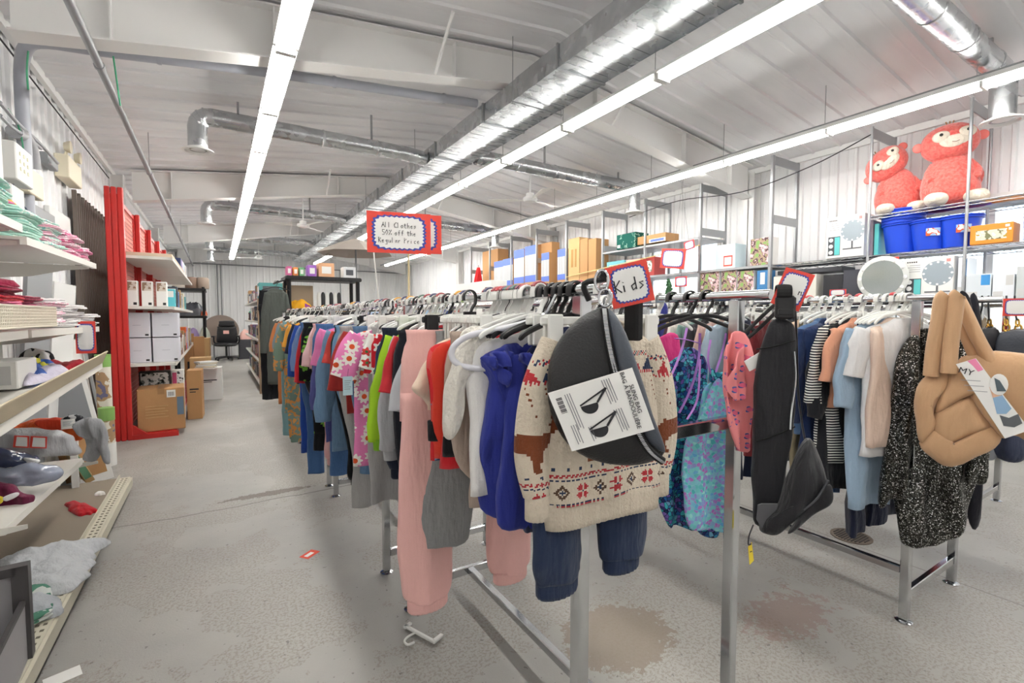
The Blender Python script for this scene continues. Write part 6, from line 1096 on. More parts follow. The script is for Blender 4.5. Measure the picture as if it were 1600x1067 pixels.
heap('pink_bundle', 'pink cloth bundle on the stool right of the office chair', 'cloth', (.75, 16.9, .60), 0, .4, .4, .35, C('e8b9b0'), 71, rough=.3); carton('stool_box', 'dark box stool right of the office chair carrying pink bundle', (.75, 16.9, 0), 0, .4, .4, .6, mat('dark_box', '#3c3c42', .6)); t = thing('hanging_bag', 'teal green rolled mat on top of white panel at the aisle end', 'mat', (.95, 15.5, 1.24)); B().lathe([(0, -.16), (.11, -.16), (.12, 0), (.11, .16), (0, .16)], (0, 0, .1), 20, 'x').build('roll', mat('teal_roll', '#3fb08f', .5), t, True); tag(B().box(.85, 15.4, 0, 1.05, 15.6, 1.22).build('display_stand', WHITE), 'narrow white panel stand below the teal roll at the aisle end', 'panel')
# ================================================================ right wall shelving
XS0, XS1 = 5.70, 6.25
zinc = mat('zinc_upright', '#a9abae', .4, .6)
t = thing('storage_rack', 'long zinc and chrome shelving along the right wall with tall slotted posts', 'shelf', (0, 0, 0))
PY = [.76, 1.51, 2.26, 3.26, 4.25, 5.24, 6.2, 7.2, 8.2, 9.2, 10.2, 11.2]
for i, y in enumerate(PY):
    H_ = 3.22 if i in (0, 1, 2, 3) else 3.12
    for x in (XS0, XS1):
        b = B()
        if i < 3: b.tube([(x, y, 0), (x, y, H_)], .0125, 10); [b.lathe([(.0135, 0), (.0135, .004)], (x, y, .3+q*.05), 10) for q in range(int((H_-.4)/.05))]
        else: b.box(x-.02, y-.002, 0, x+.02, y+.002, H_); b.box(x-.02, y-.002, 0, x-.016, y+.03, H_); [b.box(x-.0215, y+.01, .3+q*.06, x-.0195, y+.02, .325+q*.06) for q in range(int((H_-.4)/.06))]
        b.build('upright', zinc, t)
    b = B(); b.box(XS0+.02, y-.006, H_-.11, XS1-.02, y+.006, H_-.01); b.build('side_plate', zinc, t)
    if i >= 3: B().box(XS0+.02, y-.006, 2.42, XS1-.02, y+.006, 2.52).build('side_plate', zinc, t)
for y0, y1, z in [(PY[i], PY[i+1], z) for i in range(3, 11) for z in (1.93, 1.45, .95, .4)]: b = B(); b.box(XS0-.02, y0+.01, z-.03, XS1, y1-.01, z); b.build('shelf', zinc, t)
for y0, y1, z in [(PY[i], PY[i+1], z) for i in range(0, 3) for z in (2.32, 1.92, 1.45, .8)]:
    if y1 > 3 and z > 2: continue
    b = B(); 
    for q in range(0, 23): x = XS0+(XS1-XS0)*q/22; b.tube([(x, y0, z-.004), (x, y1, z-.004)], .0025, 4)
    for x in (XS0, XS1): b.tube([(x, y0, z), (x, y1, z)], .005, 6); b.tube([(x, y0, z-.03), (x, y1, z-.03)], .004, 6); [b.tube([(x, y0+(y1-y0)*k/10, z-.03*(k % 2)), (x, y0+(y1-y0)*(k+1)/10, z-.03*((k+1) % 2))], .0025, 4) for k in range(10)]
    b.build('wire_shelf', CHROME, t)
ZA, ZB, ZM = 1.932, 1.452, 2.326
def YX(px, X=XS0): return atX(px, 420, X).y
def rbox(name, label, pa, pb, z, ptop, m, panels=(), d=.26, xo=0, grp=None, cat='box', X=XS0):
    """box on the right wall shelf: spans the photo columns pa..pb on its aisle face, top at row ptop"""
    X = X+xo; ya = atX(pb, 420, X).y; yb = atX(pa, 420, X).y; h = atX((pa+pb)/2, ptop, X).z-z
    return carton(name, label, (X+d/2, (ya+yb)/2, z), 0, d, yb-ya, max(.05, h), m, panels, grp, cat)
bl_ = mat('tree_box_blue', '#5b74c4', .6); scene = stripes('pale_tree_photo', '#d9dde2', '#8f8778', 1, .055, .72); goldp = mat('warm_print', '#d7a04c', .6)
def tree_panels(): return [('-x', .0, .78, 1, 1, bl_), ('-x', .0, .28, 1, .78, scene), ('-x', .0, .12, 1, .28, bl_)]
TB = [(772, 786, 408), (786, 801, 404), (803, 819, 390), (820, 838, 384)]
for k, (a, c, tp) in enumerate(TB): rbox('tree_carton', f'christmas tree carton with blue bands, {["leftmost", "second", "third, taller", "rightmost, tallest"][k]} of the four in a row', a, c, ZA, tp, CARTON, tree_panels(), d=.35, grp='christmas tree cartons')
rbox('tree_carton', 'short christmas tree carton between the tall group and plain cartons', 846, 858, ZA, 395, CARTON, tree_panels(), d=.35); rbox('tree_carton', 'narrow christmas tree carton left of the tall plain cartons', 871, 883, ZA, 389, CARTON, tree_panels(), d=.3)
rbox('plain_carton', 'large brown carton standing behind the row of tree cartons', 838, 862, ZA, 380, CARTON, d=.2, xo=.12); rbox('plain_carton', 'wide brown carton farthest left on the wall shelf', 754, 778, ZA, 391, CARTON, d=.3, xo=.15)
rbox('tall_carton', 'tall tan carton with vertical lettering, left of two identical plain ones', 888, 905, ZA, 372, CARTON2, [('-x', .25, .35, .45, .75, mat('brown_print', '#a87f45', .7)), ('-x', .6, .35, .75, .75, mat('brown_print', '#a87f45', .7))], d=.3)
for k in range(2): rbox('tall_carton', f'tall plain brown carton, {["left", "right"][k]} one of the pair beside the lettered carton', 906+k*13, 918+k*13, ZA, 373, CARTON, d=.3)
for y, r_, h in ((YX(776), .20, .48),):
    t = thing('artificial_tree', 'small green artificial tree behind the folded red umbrella', 'plant', (6.0, y+.35, ZA)); B().tube([(0, 0, 0), (0, 0, .5)], .012, 6).build('trunk', mat('brown_trunk', '#6b4a2f', .8), t)
    rnd = random.Random(3); b = B()
    for q in range(420):
        z = rnd.uniform(.05, .7); rr = .22*(1-z/.85); a = rnd.uniform(0, 2*pi); p0 = Vector((rr*.2*cos(a), rr*.2*sin(a), z)); p1 = Vector((rr*cos(a), rr*sin(a), z-.03+rnd.uniform(-.03, .03))); b.tube([p0, p1], [.012, .004], 4)
    o = b.build('needles', blobs('fir_green', [(0, '#2f5a34'), (.5, '#4f7f4a'), (.6, '#2a4a2c')], 20), t)
def fir(label, loc, H_, r0, seed):
    t = thing('artificial_tree', label, 'plant', loc); B().tube([(0, 0, 0), (0, 0, H_*.9)], .015, 6).build('trunk', mat('brown_trunk', '#6b4a2f', .8), t); rnd = random.Random(seed); b = B()
    for q in range(700):
        z = rnd.uniform(.12*H_, H_); rr = r0*(1.05-z/H_)*rnd.uniform(.7, 1.1)+.01; a = rnd.uniform(0, 2*pi); b.tube([Vector((rr*.2*cos(a), rr*.2*sin(a), z)), Vector((rr*cos(a), rr*sin(a), z-.04+rnd.uniform(-.04, .05)))], [.012, .003], 4)
    b.build('needles', mat('fir_green2', '#3f6b45', .8), t)
p = atX(1045, 445, 4.9); fir('dark green artificial fir standing before the bright window', (p.x, p.y, 0), 1.78, .38, 8)
t = thing('patio_umbrella', 'folded red umbrella hanging at the left end of wall shelving', 'umbrella', (5.62, YX(752), 1.93)); b = B(); rings = []
for k in range(9):
    z = .62*(1-k/8)-.02; rr = .03+.10*(k/8)**.8; rings.append([(rr*cos(a)*(1+.25*sin(5*a+k*.2)), rr*sin(a)*(1+.25*sin(5*a+k*.2)), z) for a in [2*pi*q/30 for q in range(30)]])
b.loft(rings); b.build('canopy', cloth('umbrella_red', '#c42226'), t, 'all'); B().tube([(0, 0, 0), (0, 0, .66)], .008, 6).build('shaft', GREYM, t)
grn = blobs('green_box_print', [(0, '#1d5a50'), (.55, '#1d5a50'), (.6, '#a9c6b4'), (.64, '#1d5a50')], 16)
rbox('green_box', 'dark green printed box high on the wall shelving', 963, 992, 2.40, 365, grn, [('-x', .05, .1, .2, .3, PAPER)], d=.3, xo=-.05)
rbox('long_carton', 'brown carton with blue and white print right of the green box', 994, 1039, 2.43, 367, CARTON, [('-x', .45, 0, 1, .45, PAPER), ('-x', .5, .1, .95, .4, bl_)], d=.3); b = B()
for i in (4, 5): B().box(XS0-.02, PY[i]+.01, 2.37, XS1, PY[i+1]-.01, 2.398).build('shelf', zinc, bpy.data.objects['storage_rack'])
for k, (a, c, tp, h, cn) in enumerate(((948, 975, 408, '6fb8c4', 'aqua'), (978, 1000, 405, 'd8b6b0', 'blush printed'), (1002, 1006, 404, 'ffffff', 'white'), (1000, 1022, 402, 'b5443f', 'red and green'))): rbox('stock_box', f'{cn} box on the wall shelf below the green box', a, c, ZA, tp, mat('box_'+h, '#'+h, .6), [('-x', .15, .2, .85, .8, blobs('misc_print', [(0, '#e9e4de'), (.5, '#7f9a8a'), (.6, '#b5534a')], 25))])
rbox('appliance_box', 'white and pale blue box with red bordered price card on the wall shelf', 1118, 1148, ZA, 382, mat('box_pale_cyan', '#cfe3ea', .5), [('-x', .32, .0, 1, 1, PAPER), ('-x', .42, .08, .88, .52, REDSIGN), ('-x', .47, .14, .83, .46, PAPER)], d=.24)
bagp = blobs('gift_photo', [(0, '#8db36a'), (.42, '#b59a86'), (.5, '#5e4a4e'), (.56, '#d6b8bc'), (.66, '#ece6e2')], 18, 4)
rbox('gift_bag_box', 'box with photo of gift bags standing on the upper wall shelf by the post', 1172, 1205, ZA, 372, PAPER, [('-x', 0, 0, 1, 1, bagp)], d=.15)
for k, (a, c) in enumerate(((1095, 1124), (1128, 1151), (1153, 1178))): rbox('gift_bag_box', f'box with photo of gift bags on the lower wall shelf, {["left", "middle", "right"][k]} of three', a, c, 1.58, 423, PAPER, [('-x', 0, 0, 1, 1, bagp)], d=.15, grp='gift bag photo boxes')
B().box(XS0-.02, 3.0, 1.55, XS1, 5.2, 1.576).build('shelf', zinc, bpy.data.objects['storage_rack'])
rbox('blue_box', 'deep blue box next to the gift bag photo boxes', 1183, 1201, 1.58, 422, mat('deep_blue', '#3c7fb8', .5), [('-x', .3, .4, .7, .9, PAPER)], d=.15)
rbox('long_white_box', 'long white box lying below the wall shelf behind the folded sign', 1209, 1276, ZB, 430, mat('offwhite_box', '#dfdcd3', .5), d=.3); rbox('speaker_box', 'black speaker standing on the wall shelf', 1287, 1318, ZB, 429, mat('dark_speaker', '#1f1f25', .4), d=.2); rbox('black_box', 'wide charcoal box behind the black speaker', 1318, 1356, ZB, 421, mat('charcoal_box', '#3b3c46', .5), d=.3); rbox('tray', 'flat dark tray lying on top of boxes below the wall shelf', 1215, 1316, 1.80, 421, mat('dark_tray', '#3f4147', .5), d=.3, xo=.1, cat='tray')
# boxes of round lit mirrors
mir = mat('mirror_print', '#9aa5ae', .3); teal = mat('teal_print', '#5fc4c4', .5)
def mirror_box(label, pa, pb, z, ptop, wd=None):
    ya = atX(pb, 420, XS0).y; yb = atX(pa, 420, XS0).y; h = atX((pa+pb)/2, ptop, XS0).z-z; w_ = yb-ya
    t = thing('mirror_box', label, 'box', (XS0, (ya+yb)/2, z)); b = B(); b.bbox(0, -w_/2, 0, .22, w_/2, h, .003); b.build('carton', PAPER, t)
    r = min(w_*.31, h*.36); cy, cz = -w_*.20, h*.62
    B().lathe([(0, -.0022), (r, -.0022), (r, 0), (0, 0)], (0, cy, cz), 36, 'x').build('mirror_picture', mir, t)
    for k in range(12): a = 2*pi*k/12; B().lathe([(0, -.0034), (r*.085, -.0034), (r*.085, -.0022), (0, -.0022)], (0, cy+r*.89*cos(a), cz+r*.89*sin(a)), 10, 'x').build('bulb_picture', mat('bulb_white', '#fbfbfb', .5), t)
    b = B(); b.box(-.002, cy-r*.8, h*.18, 0, cy+r*.8, h*.21); b.box(-.002, cy-.008, h*.21, 0, cy+.008, cz-r); b.build('stand_picture', mat('print_grey_dark', '#5c5f64', .5), t)
    b = B(); b.box(-.002, w_*.12, h*.06, 0, w_*.45, h*.52); b.build('feature_strip', mat('print_dark', '#3d4247', .5), t); b = B(); b.box(-.003, w_*.13, h*.07, -.002, w_*.27, h*.5); b.build('teal_strip', teal, t)
    for k in range(3): B().lathe([(0, -.003), (w_*.06, -.003), (w_*.06, -.002), (0, -.002)], (0, w_*.37, h*(.14+.15*k)), 14, 'x').build('round_icon', mat('bulb_white', '#fbfbfb', .5), t)
    b = B(); [b.box(-.002, w_*.15, h*(.68+.05*k), 0, w_*(.42-.05*(k % 2)), h*(.69+.05*k)) for k in range(4)]; b.build('small_print', mat('grey_print', '#8a8a90', .7), t)
    b = B(); [b.box(-.002, w_*(.43-.045*k), h*.895, 0, w_*(.43-.045*k)-w_*.03, h*.925) for k in range(5)]; b.build('logo_mark', INK, t); b = B(); b.box(-.002, -w_*.44, h*.87, 0, -w_*.36, h*.94); b.build('red_mark', mat('pale_red_print', '#e58a86', .6), t)
mirror_box('white box picturing a round lit mirror, on the upper wall shelf left of blue buckets', 1290, 1348, ZA, 337)
mirror_box('white box picturing a round lit mirror, on the lower wall shelf under blue buckets', 1412, 1490, ZB, 402)
t = thing('round_mirror', 'round tabletop mirror ringed with bulbs leaning left of the lower mirror box', 'mirror', (5.66, YX(1382), ZB+.23)); B().lathe([(0, -.012), (.2, -.012), (.22, 0), (.2, .012), (0, .012)], (0, 0, 0), 40, 'x').build('frame', mat('pearl_frame', '#d7d9d6', .4), t, True)
B().lathe([(0, -.014), (.175, -.014), (.175, -.012), (0, -.012)], (0, 0, 0), 40, 'x').build('glass', mat('mirror_glass', '#aeb4b4', .12, .8), t); [B().lathe([(0, -.022), (.016, -.016), (.018, -.012)], (0, .19*cos(a), .19*sin(a)), 10, 'x').build('bulb', mat('bulb_white', '#fbfbfb', .5), t, True) for a in [2*pi*k/12 for k in range(12)]]
B().box(-.02, -.1, -.235, .1, .1, -.222).build('stand', zinc, t)
rbox('vanity_box', 'dark narrow box stack behind the upper mirror box, by the post', 1352, 1362, ZA, 345, mat('slate_pink', '#8f8490', .5), d=.3, xo=.1); rbox('teal_box', 'narrow teal box beside the blue bucket stack', 1364, 1371, ZA, 350, teal, d=.3, xo=.1)
# blue buckets
blue = mat('bucket_blue', '#1c49d0', .35)
def bucket(b, z0, h, r0, r1, full=True): b.lathe([(0, z0), (r0, z0), (r0+(r1-r0)*.85, z0+h*.88), (r1+.008, z0+h*.9), (r1+.01, z0+h*.94), (r1, z0+h*.95), (r1+.012, z0+h*.97), (r1+.012, z0+h), (r1, z0+h), (r0, z0+.01), (0, z0+.01)], n=36)
yk = YX(1408, 5.9)
for k in range(5):
    b = B(); bucket(b, 0, .30, .125, .165); tag(b.build('bucket', blue, None, True, loc=(5.9, yk, ZA+.006+k*.032)), f'blue plastic bucket in the nested stack, {["lowest", "second", "middle", "fourth", "topmost"][k]} of five', 'bucket', 'nested blue buckets')
for k, (px, lab) in enumerate(((1451, 'single blue bucket with sticker between the bucket stack and post'), (1497, 'single blue bucket with sticker right of the post, by the orange box'))):
    y = YX(px, 5.85); t = thing('bucket', lab, 'bucket', (5.85, y, ZA+.006)); b = B(); bucket(b, 0, .28, .115, .155); b.build('pail', blue, t, True)
    a0 = R(205); b = B(); rr = .146; pts = [(rr*cos(a0+q*.07), rr*sin(a0+q*.07)) for q in range(-5, 6)]
    for q in range(10): b.add([(pts[q][0], pts[q][1], .12), (pts[q+1][0], pts[q+1][1], .12), (pts[q+1][0]*1.04, pts[q+1][1]*1.04, .19), (pts[q][0]*1.04, pts[q][1]*1.04, .19)], [(0, 1, 2, 3)])
    b.build('sticker', blobs('bucket_sticker', [(0, '#9fc4ee'), (.5, '#e2633c'), (.56, '#f0efe8')], 16, 1), t)
ob = rbox('orange_box', 'orange box picturing a covered food dish, right of blue buckets', 1513, 1580, ZA, 350, mat('orange_print', '#e08a26', .5), [('-x', .14, .2, .86, .7, blobs('dish_print', [(0, '#7a7a5a'), (.45, '#d9d4c2'), (.55, '#f0eee6'), (.6, '#b79a4a')], 14)), ('-x', .82, .78, .92, .9, PAPER), ('-x', .9, .6, .96, .72, PAPER)], d=.2)
rbox('stock_box', 'pale blue and white box at the right edge above the orange box shelf', 1594, 1640, ZA, 325, mat('box_pale_lav', '#c8d0ea', .5), d=.3); 
for k, (a, c, tp, h, cn, pn) in enumerate(((1497, 1511, 402, 'e9edf4', 'narrow white and blue', mat('deep_blue', '#3c7fb8', .5)), (1508, 1550, 428, 'd9e0e6', 'clear lidded storage', mat('label_blue', '#3a8fd0', .5)), (1552, 1586, 428, 'e4e8ee', 'white and grey storage', mat('soft_grey_print', '#cfcfcf', .7)), (1589, 1640, 415, 'c9cfd0', 'grey white', PAPER))): rbox('storage_box', f'{cn} box on the lower wall shelf near the window', a, c, ZB, tp, mat('box_'+h, '#'+h, .35), [('-x', .62, .55, .95, .95, pn), ('-x', .05, .1, .5, .3, mat('soft_grey_print', '#cfcfcf', .7))])
sg = dict(group=None)
def wall_sign(label, px, py, X, w, h, tilt=0): q = atX(px, py, X); return sign('price_sign', label, q, -pi/2+.0, w, h, None, tilt=tilt, string=(ceil_z(X)-q.z-h/2 if 5.3 < X < 5.65 else .04))
wall_sign('red bordered price card hanging under the shelf between the two mirror boxes', 1391, 410, 5.66, .14, .1); wall_sign('large faded red bordered sign before the bright window', 1051, 404, 5.4, .42, .27, R(8)); wall_sign('small red bordered sign above right of the large faded one', 1077, 383, 5.6, .17, .12, R(-10)); wall_sign('small red bordered sign below the large faded one by the fir', 1064, 440, 5.45, .2, .14); wall_sign('orange price card low behind white hangers of right rack', 1309, 457, 4.2, .12, .05)
rope = mat('rope_yellow', '#dcc98c', .7); tag(B().tube([(XS0-.03, PY[7], 2.05), (XS0-.03, PY[4], 2.28)], .008, 6).build('rope', rope), 'pale yellow rope tied across the posts in front of tall cartons', 'rope')
tag(B().tube(smooth([(XS0, PY[2], 3.15), (5.6, 2.8, 2.95), (5.6, 3.6, 2.85), (5.65, 4.6, 2.95), (5.7, 5.6, 2.9)], 6), .006, 6).build('black_cable', INK, None, True), 'thin black cable sagging between the tops of the wall posts', 'cable')
# ---- red plush monkeys
furm = mat('coral_fur', '#ec5c52', .95, sheen=.5, spec=.1); g = N(furm); nn = g.noise(g.coord(), 55, 4); g.link(g.ramp(nn, [(.3, '#e05850'), (.7, '#ef8178')]), g.p.inputs['Base Color']); g.bump(nn, .8, .015); creamf = cloth('cream_plush', '#efe4d3', .95, .4, 60)
def ell(b, c, r, rot=None, n=24, sq=1.0, taper=0):
    rings = []; M_ = rot or Matrix.Identity(3)
    for k in range(1, 16):
        ph = pi*k/16; z = -cos(ph); q = sin(ph)**sq*(1-taper*z); rings.append([Vector(c)+M_ @ Vector((r[0]*q*cos(2*pi*j/n), r[1]*q*sin(2*pi*j/n), r[2]*z)) for j in range(n)])
    return b.loft(rings)
def monkey(label, loc, rz, S, tilt):
    t = thing('plush_monkey', label, 'plush toy', loc, rz); t.scale = (S, S, S)
    b = B(); ell(b, (0, 0, .24), (.18, .16, .245), taper=.30, sq=.85); crumple(b, .012, 7, 3); b.build('body', furm, t, 'all')
    H = Matrix.Rotation(tilt, 3, 'Y'); hc = Vector((.0, -.03, .53))+Vector((sin(tilt)*.14, 0, 0))
    b = B(); ell(b, hc, (.185, .15, .145), H, sq=.8); crumple(b, .008, 8, 5); b.build('head', furm, t, 'all')
    def face(u, v, d): return hc+H @ Vector((u, -d, v))
    b = B()
    for u, v, rx, rz_ in ((-.075, .03, .06, .045), (.075, .03, .06, .045), (0, -.015, .095, .055)): ell(b, face(u, v, .124), (rx, .028, rz_), H)
    b.build('face', creamf, t, 'all')
    for s in (-1, 1):
        b = B(); ell(b, face(s*.082, .04, .152), (.012, .008, .012), H); b.build('eye', mat('eye_black', '#141414', .2), t, 'all')
        b = B(); ell(b, hc+H @ Vector((s*.20, .0, .01)), (.038, .018, .038), H); b.build('ear', mat('ear_pink', '#f0837c', .9), t, 'all')
        b = B(); ell(b, (s*.12, -.20, .05), (.075, .10, .055), sq=.8); crumple(b, .006, 9, 2); b.build('foot', creamf, t, 'all')
        b = B(); b.tube(smooth([(s*.11, -.03, .36), (s*.145, -.07, .28), (s*.13, -.11, .22)], 5), [.032]*11, 12); crumple(b, .006, 9, 1); b.build('arm', furm, t, 'all')
    b = B(); b.tube(smooth([face(-.022, -.03, .154), face(0, -.036, .157), face(.022, -.03, .154)], 4), .002, 5); b.build('mouth', mat('stitch', '#8d5a4a', .8), t)
    b = B(); [b.tube([hc+H @ Vector((q*.012, -.03, .12)), hc+H @ Vector((q*.025, -.05, .16))], .005, 5) for q in (-1, 0, 1)]; b.build('hair_tuft', mat('tuft', '#b08560', .9), t)
    b = B(); b.tube(smooth([(.02, .15, .08), (.16, .2, .12), (.22, .16, .28), (.18, .14, .36)], 5), [.03]*16, 10); b.build('tail', furm, t, 'all')
pm = atX(1397, 333, 5.92); monkey('smaller coral red plush monkey leaning left on the top wire shelf', (5.98, pm.y, ZM), R(-62), 1.02, R(-48))
pm = atX(1478, 322, 5.92); monkey('larger coral red plush monkey sitting right, by the chrome post', (5.98, pm.y, ZM), R(-62), 1.16, R(-6))
traced('plush_cushion', 'pink plush tail or cushion right of the larger monkey, behind the post', 'plush toy', (6.1, 1.42, 2.6), R(-70), [('stuffing', [(1503, 262), (1520, 264), (1526, 285), (1522, 302), (1502, 298)], 0, .05, mat('ear_pink', '#f0837c', .9))])
# ================================================================ centre aisle shelving and black resin shelf
def goods(x0, x1, y0, y1, z, n, hmax, seed, where, cols=None):
    rnd = random.Random(seed); cols = cols or [('cream', 'e0d8c6'), ('grey', '9a9aa0'), ('brown', '8a6b50'), ('white', 'e8e8ea'), ('navy', '3c4668'), ('rose', 'c98b98'), ('teal', '5aa0a0'), ('kraft', 'b08a5e'), ('charcoal', '47484e'), ('violet', '8d78b5')]
    y = y0; k = 0
    while y < y1-.06 and k < n:
        wy = rnd.uniform(.10, (y1-y0)/n*1.5); wy = min(wy, y1-y); cn, h = cols[(k*3+seed) % len(cols)]; hh = rnd.uniform(.5, 1)*hmax
        carton('stock_box', f'{cn} box {where}, number {["one", "two", "three", "four", "five", "six", "seven", "eight", "nine", "ten"][k % 10]} from the near end', ((x0+x1)/2, y+wy/2, z+.002), rnd.uniform(-.05, .05), x1-x0, wy*.86, hh, mat('box_'+h, '#'+h, .6), [('-x', .15, .25, .85, .8, [PAPER, blobs('misc_print', [(0, '#e9e4de'), (.5, '#7f9a8a'), (.6, '#b5534a')], 25), mat('lb_dark', '#55585e', .6)][k % 3]), ('-y', .15, .25, .85, .8, [mat('lb_dark', '#55585e', .6), PAPER][k % 2])]); y += wy; k += 1
t = thing('gondola_shelf', 'white steel shelving with goods on the right side of the aisle', 'shelf', (.62, 9.0, 0)); LY = 4.2
for k in range(4): B().box(.40, k*1.38-.02, 0, .44, k*1.38+.02, 1.95).build('upright', mat('tan_post', '#a08a72', .6), t)
for z in (.18, .55, .90, 1.22, 1.58): B().box(-.04, 0, z-.03, .40, LY, z).build('shelf', shm, t)
B().box(.40, 0, .1, .41, LY, 1.9).build('back_panel', mat('tan_post', '#a08a72', .6), t); B().box(-.04, -.02, 0, .42, 0, 1.6).build('end_panel', mat('tan_post', '#a08a72', .6), t)
for zi, (z, hm) in enumerate(((.18, .3), (.55, .28), (.90, .26), (1.22, .28), (1.58, .32))): goods(.62, .98, 9.05, 13.1, z, 10, hm, zi+2, f'on {["the bottom", "the second", "the third", "the fourth", "the top"][zi]} right aisle shelf')
resin_shelf('black plastic shelf unit in the middle of the store behind the kids rack', .80, 7.1, 1.02, .5, 1.86, (.08, .6, 1.38, 1.86))
for k, (xa, xb, h1, h, cn, pn) in enumerate(((.83, .90, .13, 'd16a9c', 'pink', 0), (.91, .98, .12, 'e08a4a', 'orange', 0), (.99, 1.06, .12, '6fae7c', 'green', 0), (1.10, 1.22, .16, '9a5fb8', 'purple', 1), (1.24, 1.46, .20, 'e0ac84', 'peach with white numerals', 1), (1.58, 1.76, .16, 'e6e8ea', 'white and grey', 1))): carton('toy_box', f'{cn} box on top of the black plastic shelf unit', ((xa+xb)/2, 7.3, 1.862), 0, xb-xa-.008, .2, h1, mat('box_'+h, '#'+h, .6), [('-y', .2, .25, .8, .75, PAPER if k != 5 else mat('lb_dark', '#55585e', .6))])
heap('yellow_bag', 'shiny yellow and purple package on middle level of black plastic shelf', 'package', (1.0, 7.26, 1.382), 0, .32, .3, .18, blobs('yellow_purple', [(0, '#e8ac2c'), (.58, '#e8ac2c'), (.6, '#8a3f8d')], 6, 1), 81, rough=.3)
for k in range(6): t = thing('slipper', f'{["white", "black"][k % 2]} slipper standing on the black plastic shelf, {["first", "second", "third", "fourth", "fifth", "sixth"][k]} from the left', 'shoe', (1.25+k*.055, 7.25, 1.382), 0, 'slippers on the black shelf'); B().puff([(-.02, 0), (.02, 0), (.03, .12), (.025, .24), (0, .27), (-.025, .24), (-.03, .12)], .02, k=4, sub=3).build('sole', WPLAS if k % 2 == 0 else BLACKP, t, 'all')
carton('wicker_chest', 'tan framed picture chest inside the black plastic shelf', (1.02, 7.42, 1.562) if False else (1.02, 7.42, 1.382), 0, .34, .12, .36, mat('tan_weave', '#b3a28c', .8)); carton('dark_crate', 'dark crate on the lower level of the black plastic shelf', (1.2, 7.3, .602), 0, .6, .35, .5, mat('dark_box', '#3c3c42', .6))
# long grey coat and black trousers hung at the end of the black shelf
hanger('arm', 'black', None, (.66, 6.86, 1.74), 'hooked on the black plastic shelf end'); tag(B().tube([(.66, 6.6, 1.74), (.66, 7.1, 1.74), (.80, 7.12, 1.80)], .012, 8).build('rail_bracket', BLACKP), 'black hanging arm projecting from the black shelf towards the aisle', 'arm')
top_piece('coat', 'long grey green coat hanging at the aisle end of the black shelf', 'coat', (.66, 6.86, 1.74), C('555a56'), hw=.13, zb=.42, sl=.75, sw=.05, seed=201, yaw=.1); pants('trousers', 'long black trousers hanging behind the grey green coat', (.60, 6.98, 1.74), C('1c1d22'), hw=.14, zb=.22, seed=202, leg=.07, gap=.06, cuff=False)
# far middle of the store: loaded tables and racks seen over the kids rail
t = thing('display_table', 'long white table heaped with small goods beyond the kids racks', 'table', (3.6, 9.0, 0)); B().bbox(-1.3, -.4, 1.18, 1.3, .4, 1.22, .005).build('tabletop', WHITE, t); [B().box(sx*1.25-.02, sy*.35-.02, 0, sx*1.25+.02, sy*.35+.02, 1.18).build('leg', GREYM, t) for sx in (-1, 1) for sy in (-1, 1)]
rnd = random.Random(17); cl = [('pale blue', 'b7c8e4'), ('mauve', 'a58fae'), ('red', 'b5434a'), ('cream', 'e3dccb'), ('navy', '3e4a78'), ('grey', 'a4a7ad'), ('peach', 'dba98a'), ('white', 'eeeeee')]
for r_ in range(2):
    for k in range(12): cn, h = cl[(k*3+r_) % 8]; carton('small_box', f'{cn} small box in the {["front", "back"][r_]} row on the white display table, {["first", "second", "third", "fourth", "fifth", "sixth", "seventh", "eighth", "ninth", "tenth", "eleventh", "twelfth"][k]} from left', (2.45+k*.205, 8.75+r_*.35, 1.222), rnd.uniform(-.1, .1), .17, .2, rnd.uniform(.08, .2)+.14*r_, mat('box_'+h, '#'+h, .6), [('-y', .15, .3, .85, .8, PAPER if k % 2 else mat('lb_dark', '#55585e', .6))], grp='small boxes on the display table')
t = thing('display_table', 'second long table with stacked packs farther back in the store', 'table', (3.2, 12.4, 0)); B().bbox(-1.6, -.4, 1.12, 1.6, .4, 1.16, .005).build('tabletop', WHITE, t); [B().box(sx*1.55-.02, sy*.35-.02, 0, sx*1.55+.02, sy*.35+.02, 1.12).build('leg', GREYM, t) for sx in (-1, 1) for sy in (-1, 1)]
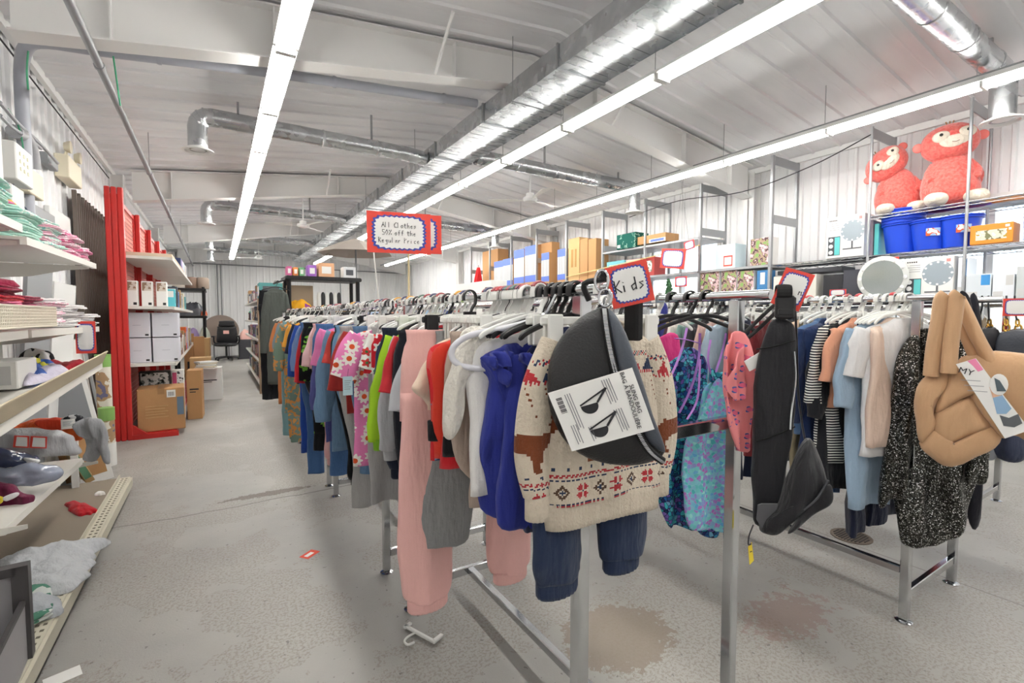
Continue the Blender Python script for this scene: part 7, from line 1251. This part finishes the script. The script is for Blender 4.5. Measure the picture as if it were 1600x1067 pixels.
for k in range(15): cn, h = cl[(k*5+3) % 8]; carton('small_box', f'{cn} pack on the second long table, {["first", "second", "third", "fourth", "fifth", "sixth", "seventh", "eighth", "ninth", "tenth", "eleventh", "twelfth", "thirteenth", "fourteenth", "fifteenth"][k]} from left', (1.75+k*.205, 12.3, 1.162), 0, .18, .25, rnd.uniform(.15, .36), mat('box_'+h, '#'+h, .6), [('-y', .1, .4, .9, .7, PAPER)], grp='packs on the second table')
rbox('white_carton', 'large white box with black mark behind the hangers in mid store', 712, 768, 1.16, 441, PAPER, [('-x', .84, .7, .95, .85, INK)], d=.3, X=3.9); carton('carton_support', 'low stand carrying the large white box in mid store', (4.05, atX(740, 420, 4.05).y, 0), 0, .4, .8, 1.158, mat('box_9a9c', '#9a9ca0', .6), cat='stand')
for k, (px, h, cn) in enumerate(((676, 'a9cbe8', 'pale blue'), (690, 'dfe8f2', 'icy white'), (708, '3f4f8a', 'navy printed'), (716, 'b5523f', 'brick red'))): p = atY(px, 460, 8.0); carton('display_pack', f'{cn} upright pack behind the hangers in mid store', (p.x, 8.2, 1.222), 0, .18, .1, .38, mat('box_'+h, '#'+h, .6), [('-y', .1, .5, .9, .9, PAPER)])
t = thing('low_counter', 'low counter carrying the upright packs in mid store', 'counter', (2.55, 8.2, 0)); B().bbox(-.75, -.2, 0, .75, .2, 1.218, .005).build('counter_body', mat('offwhite_box', '#dfdcd3', .5), t)
# open grey parasol standing in the middle distance
p = atY(556, 402, 8.3); t = thing('parasol', 'open grey brown parasol in the middle distance above the shelf tops', 'umbrella', (p.x, 8.3, 0)); b = B(); rings = [[(.62*q*cos(2*pi*j/8), .62*q*sin(2*pi*j/8), 2.62-.26*q**1.3) for j in range(8)] for q in (.02, .4, .8, 1)]; b.loft(rings, cap=False); o = b.build('canopy', mat('parasol_cloth', '#a59c94', .8), t); md = o.modifiers.new('s', 'SOLIDIFY'); md.thickness = .004; B().tube([(0, 0, 0), (0, 0, 2.62)], .015, 8).build('pole', GREYM, t)
B().lathe([(0, 0), (.22, 0), (.2, .05), (.04, .08), (0, .08)], n=24).build('base', GREYM, t)
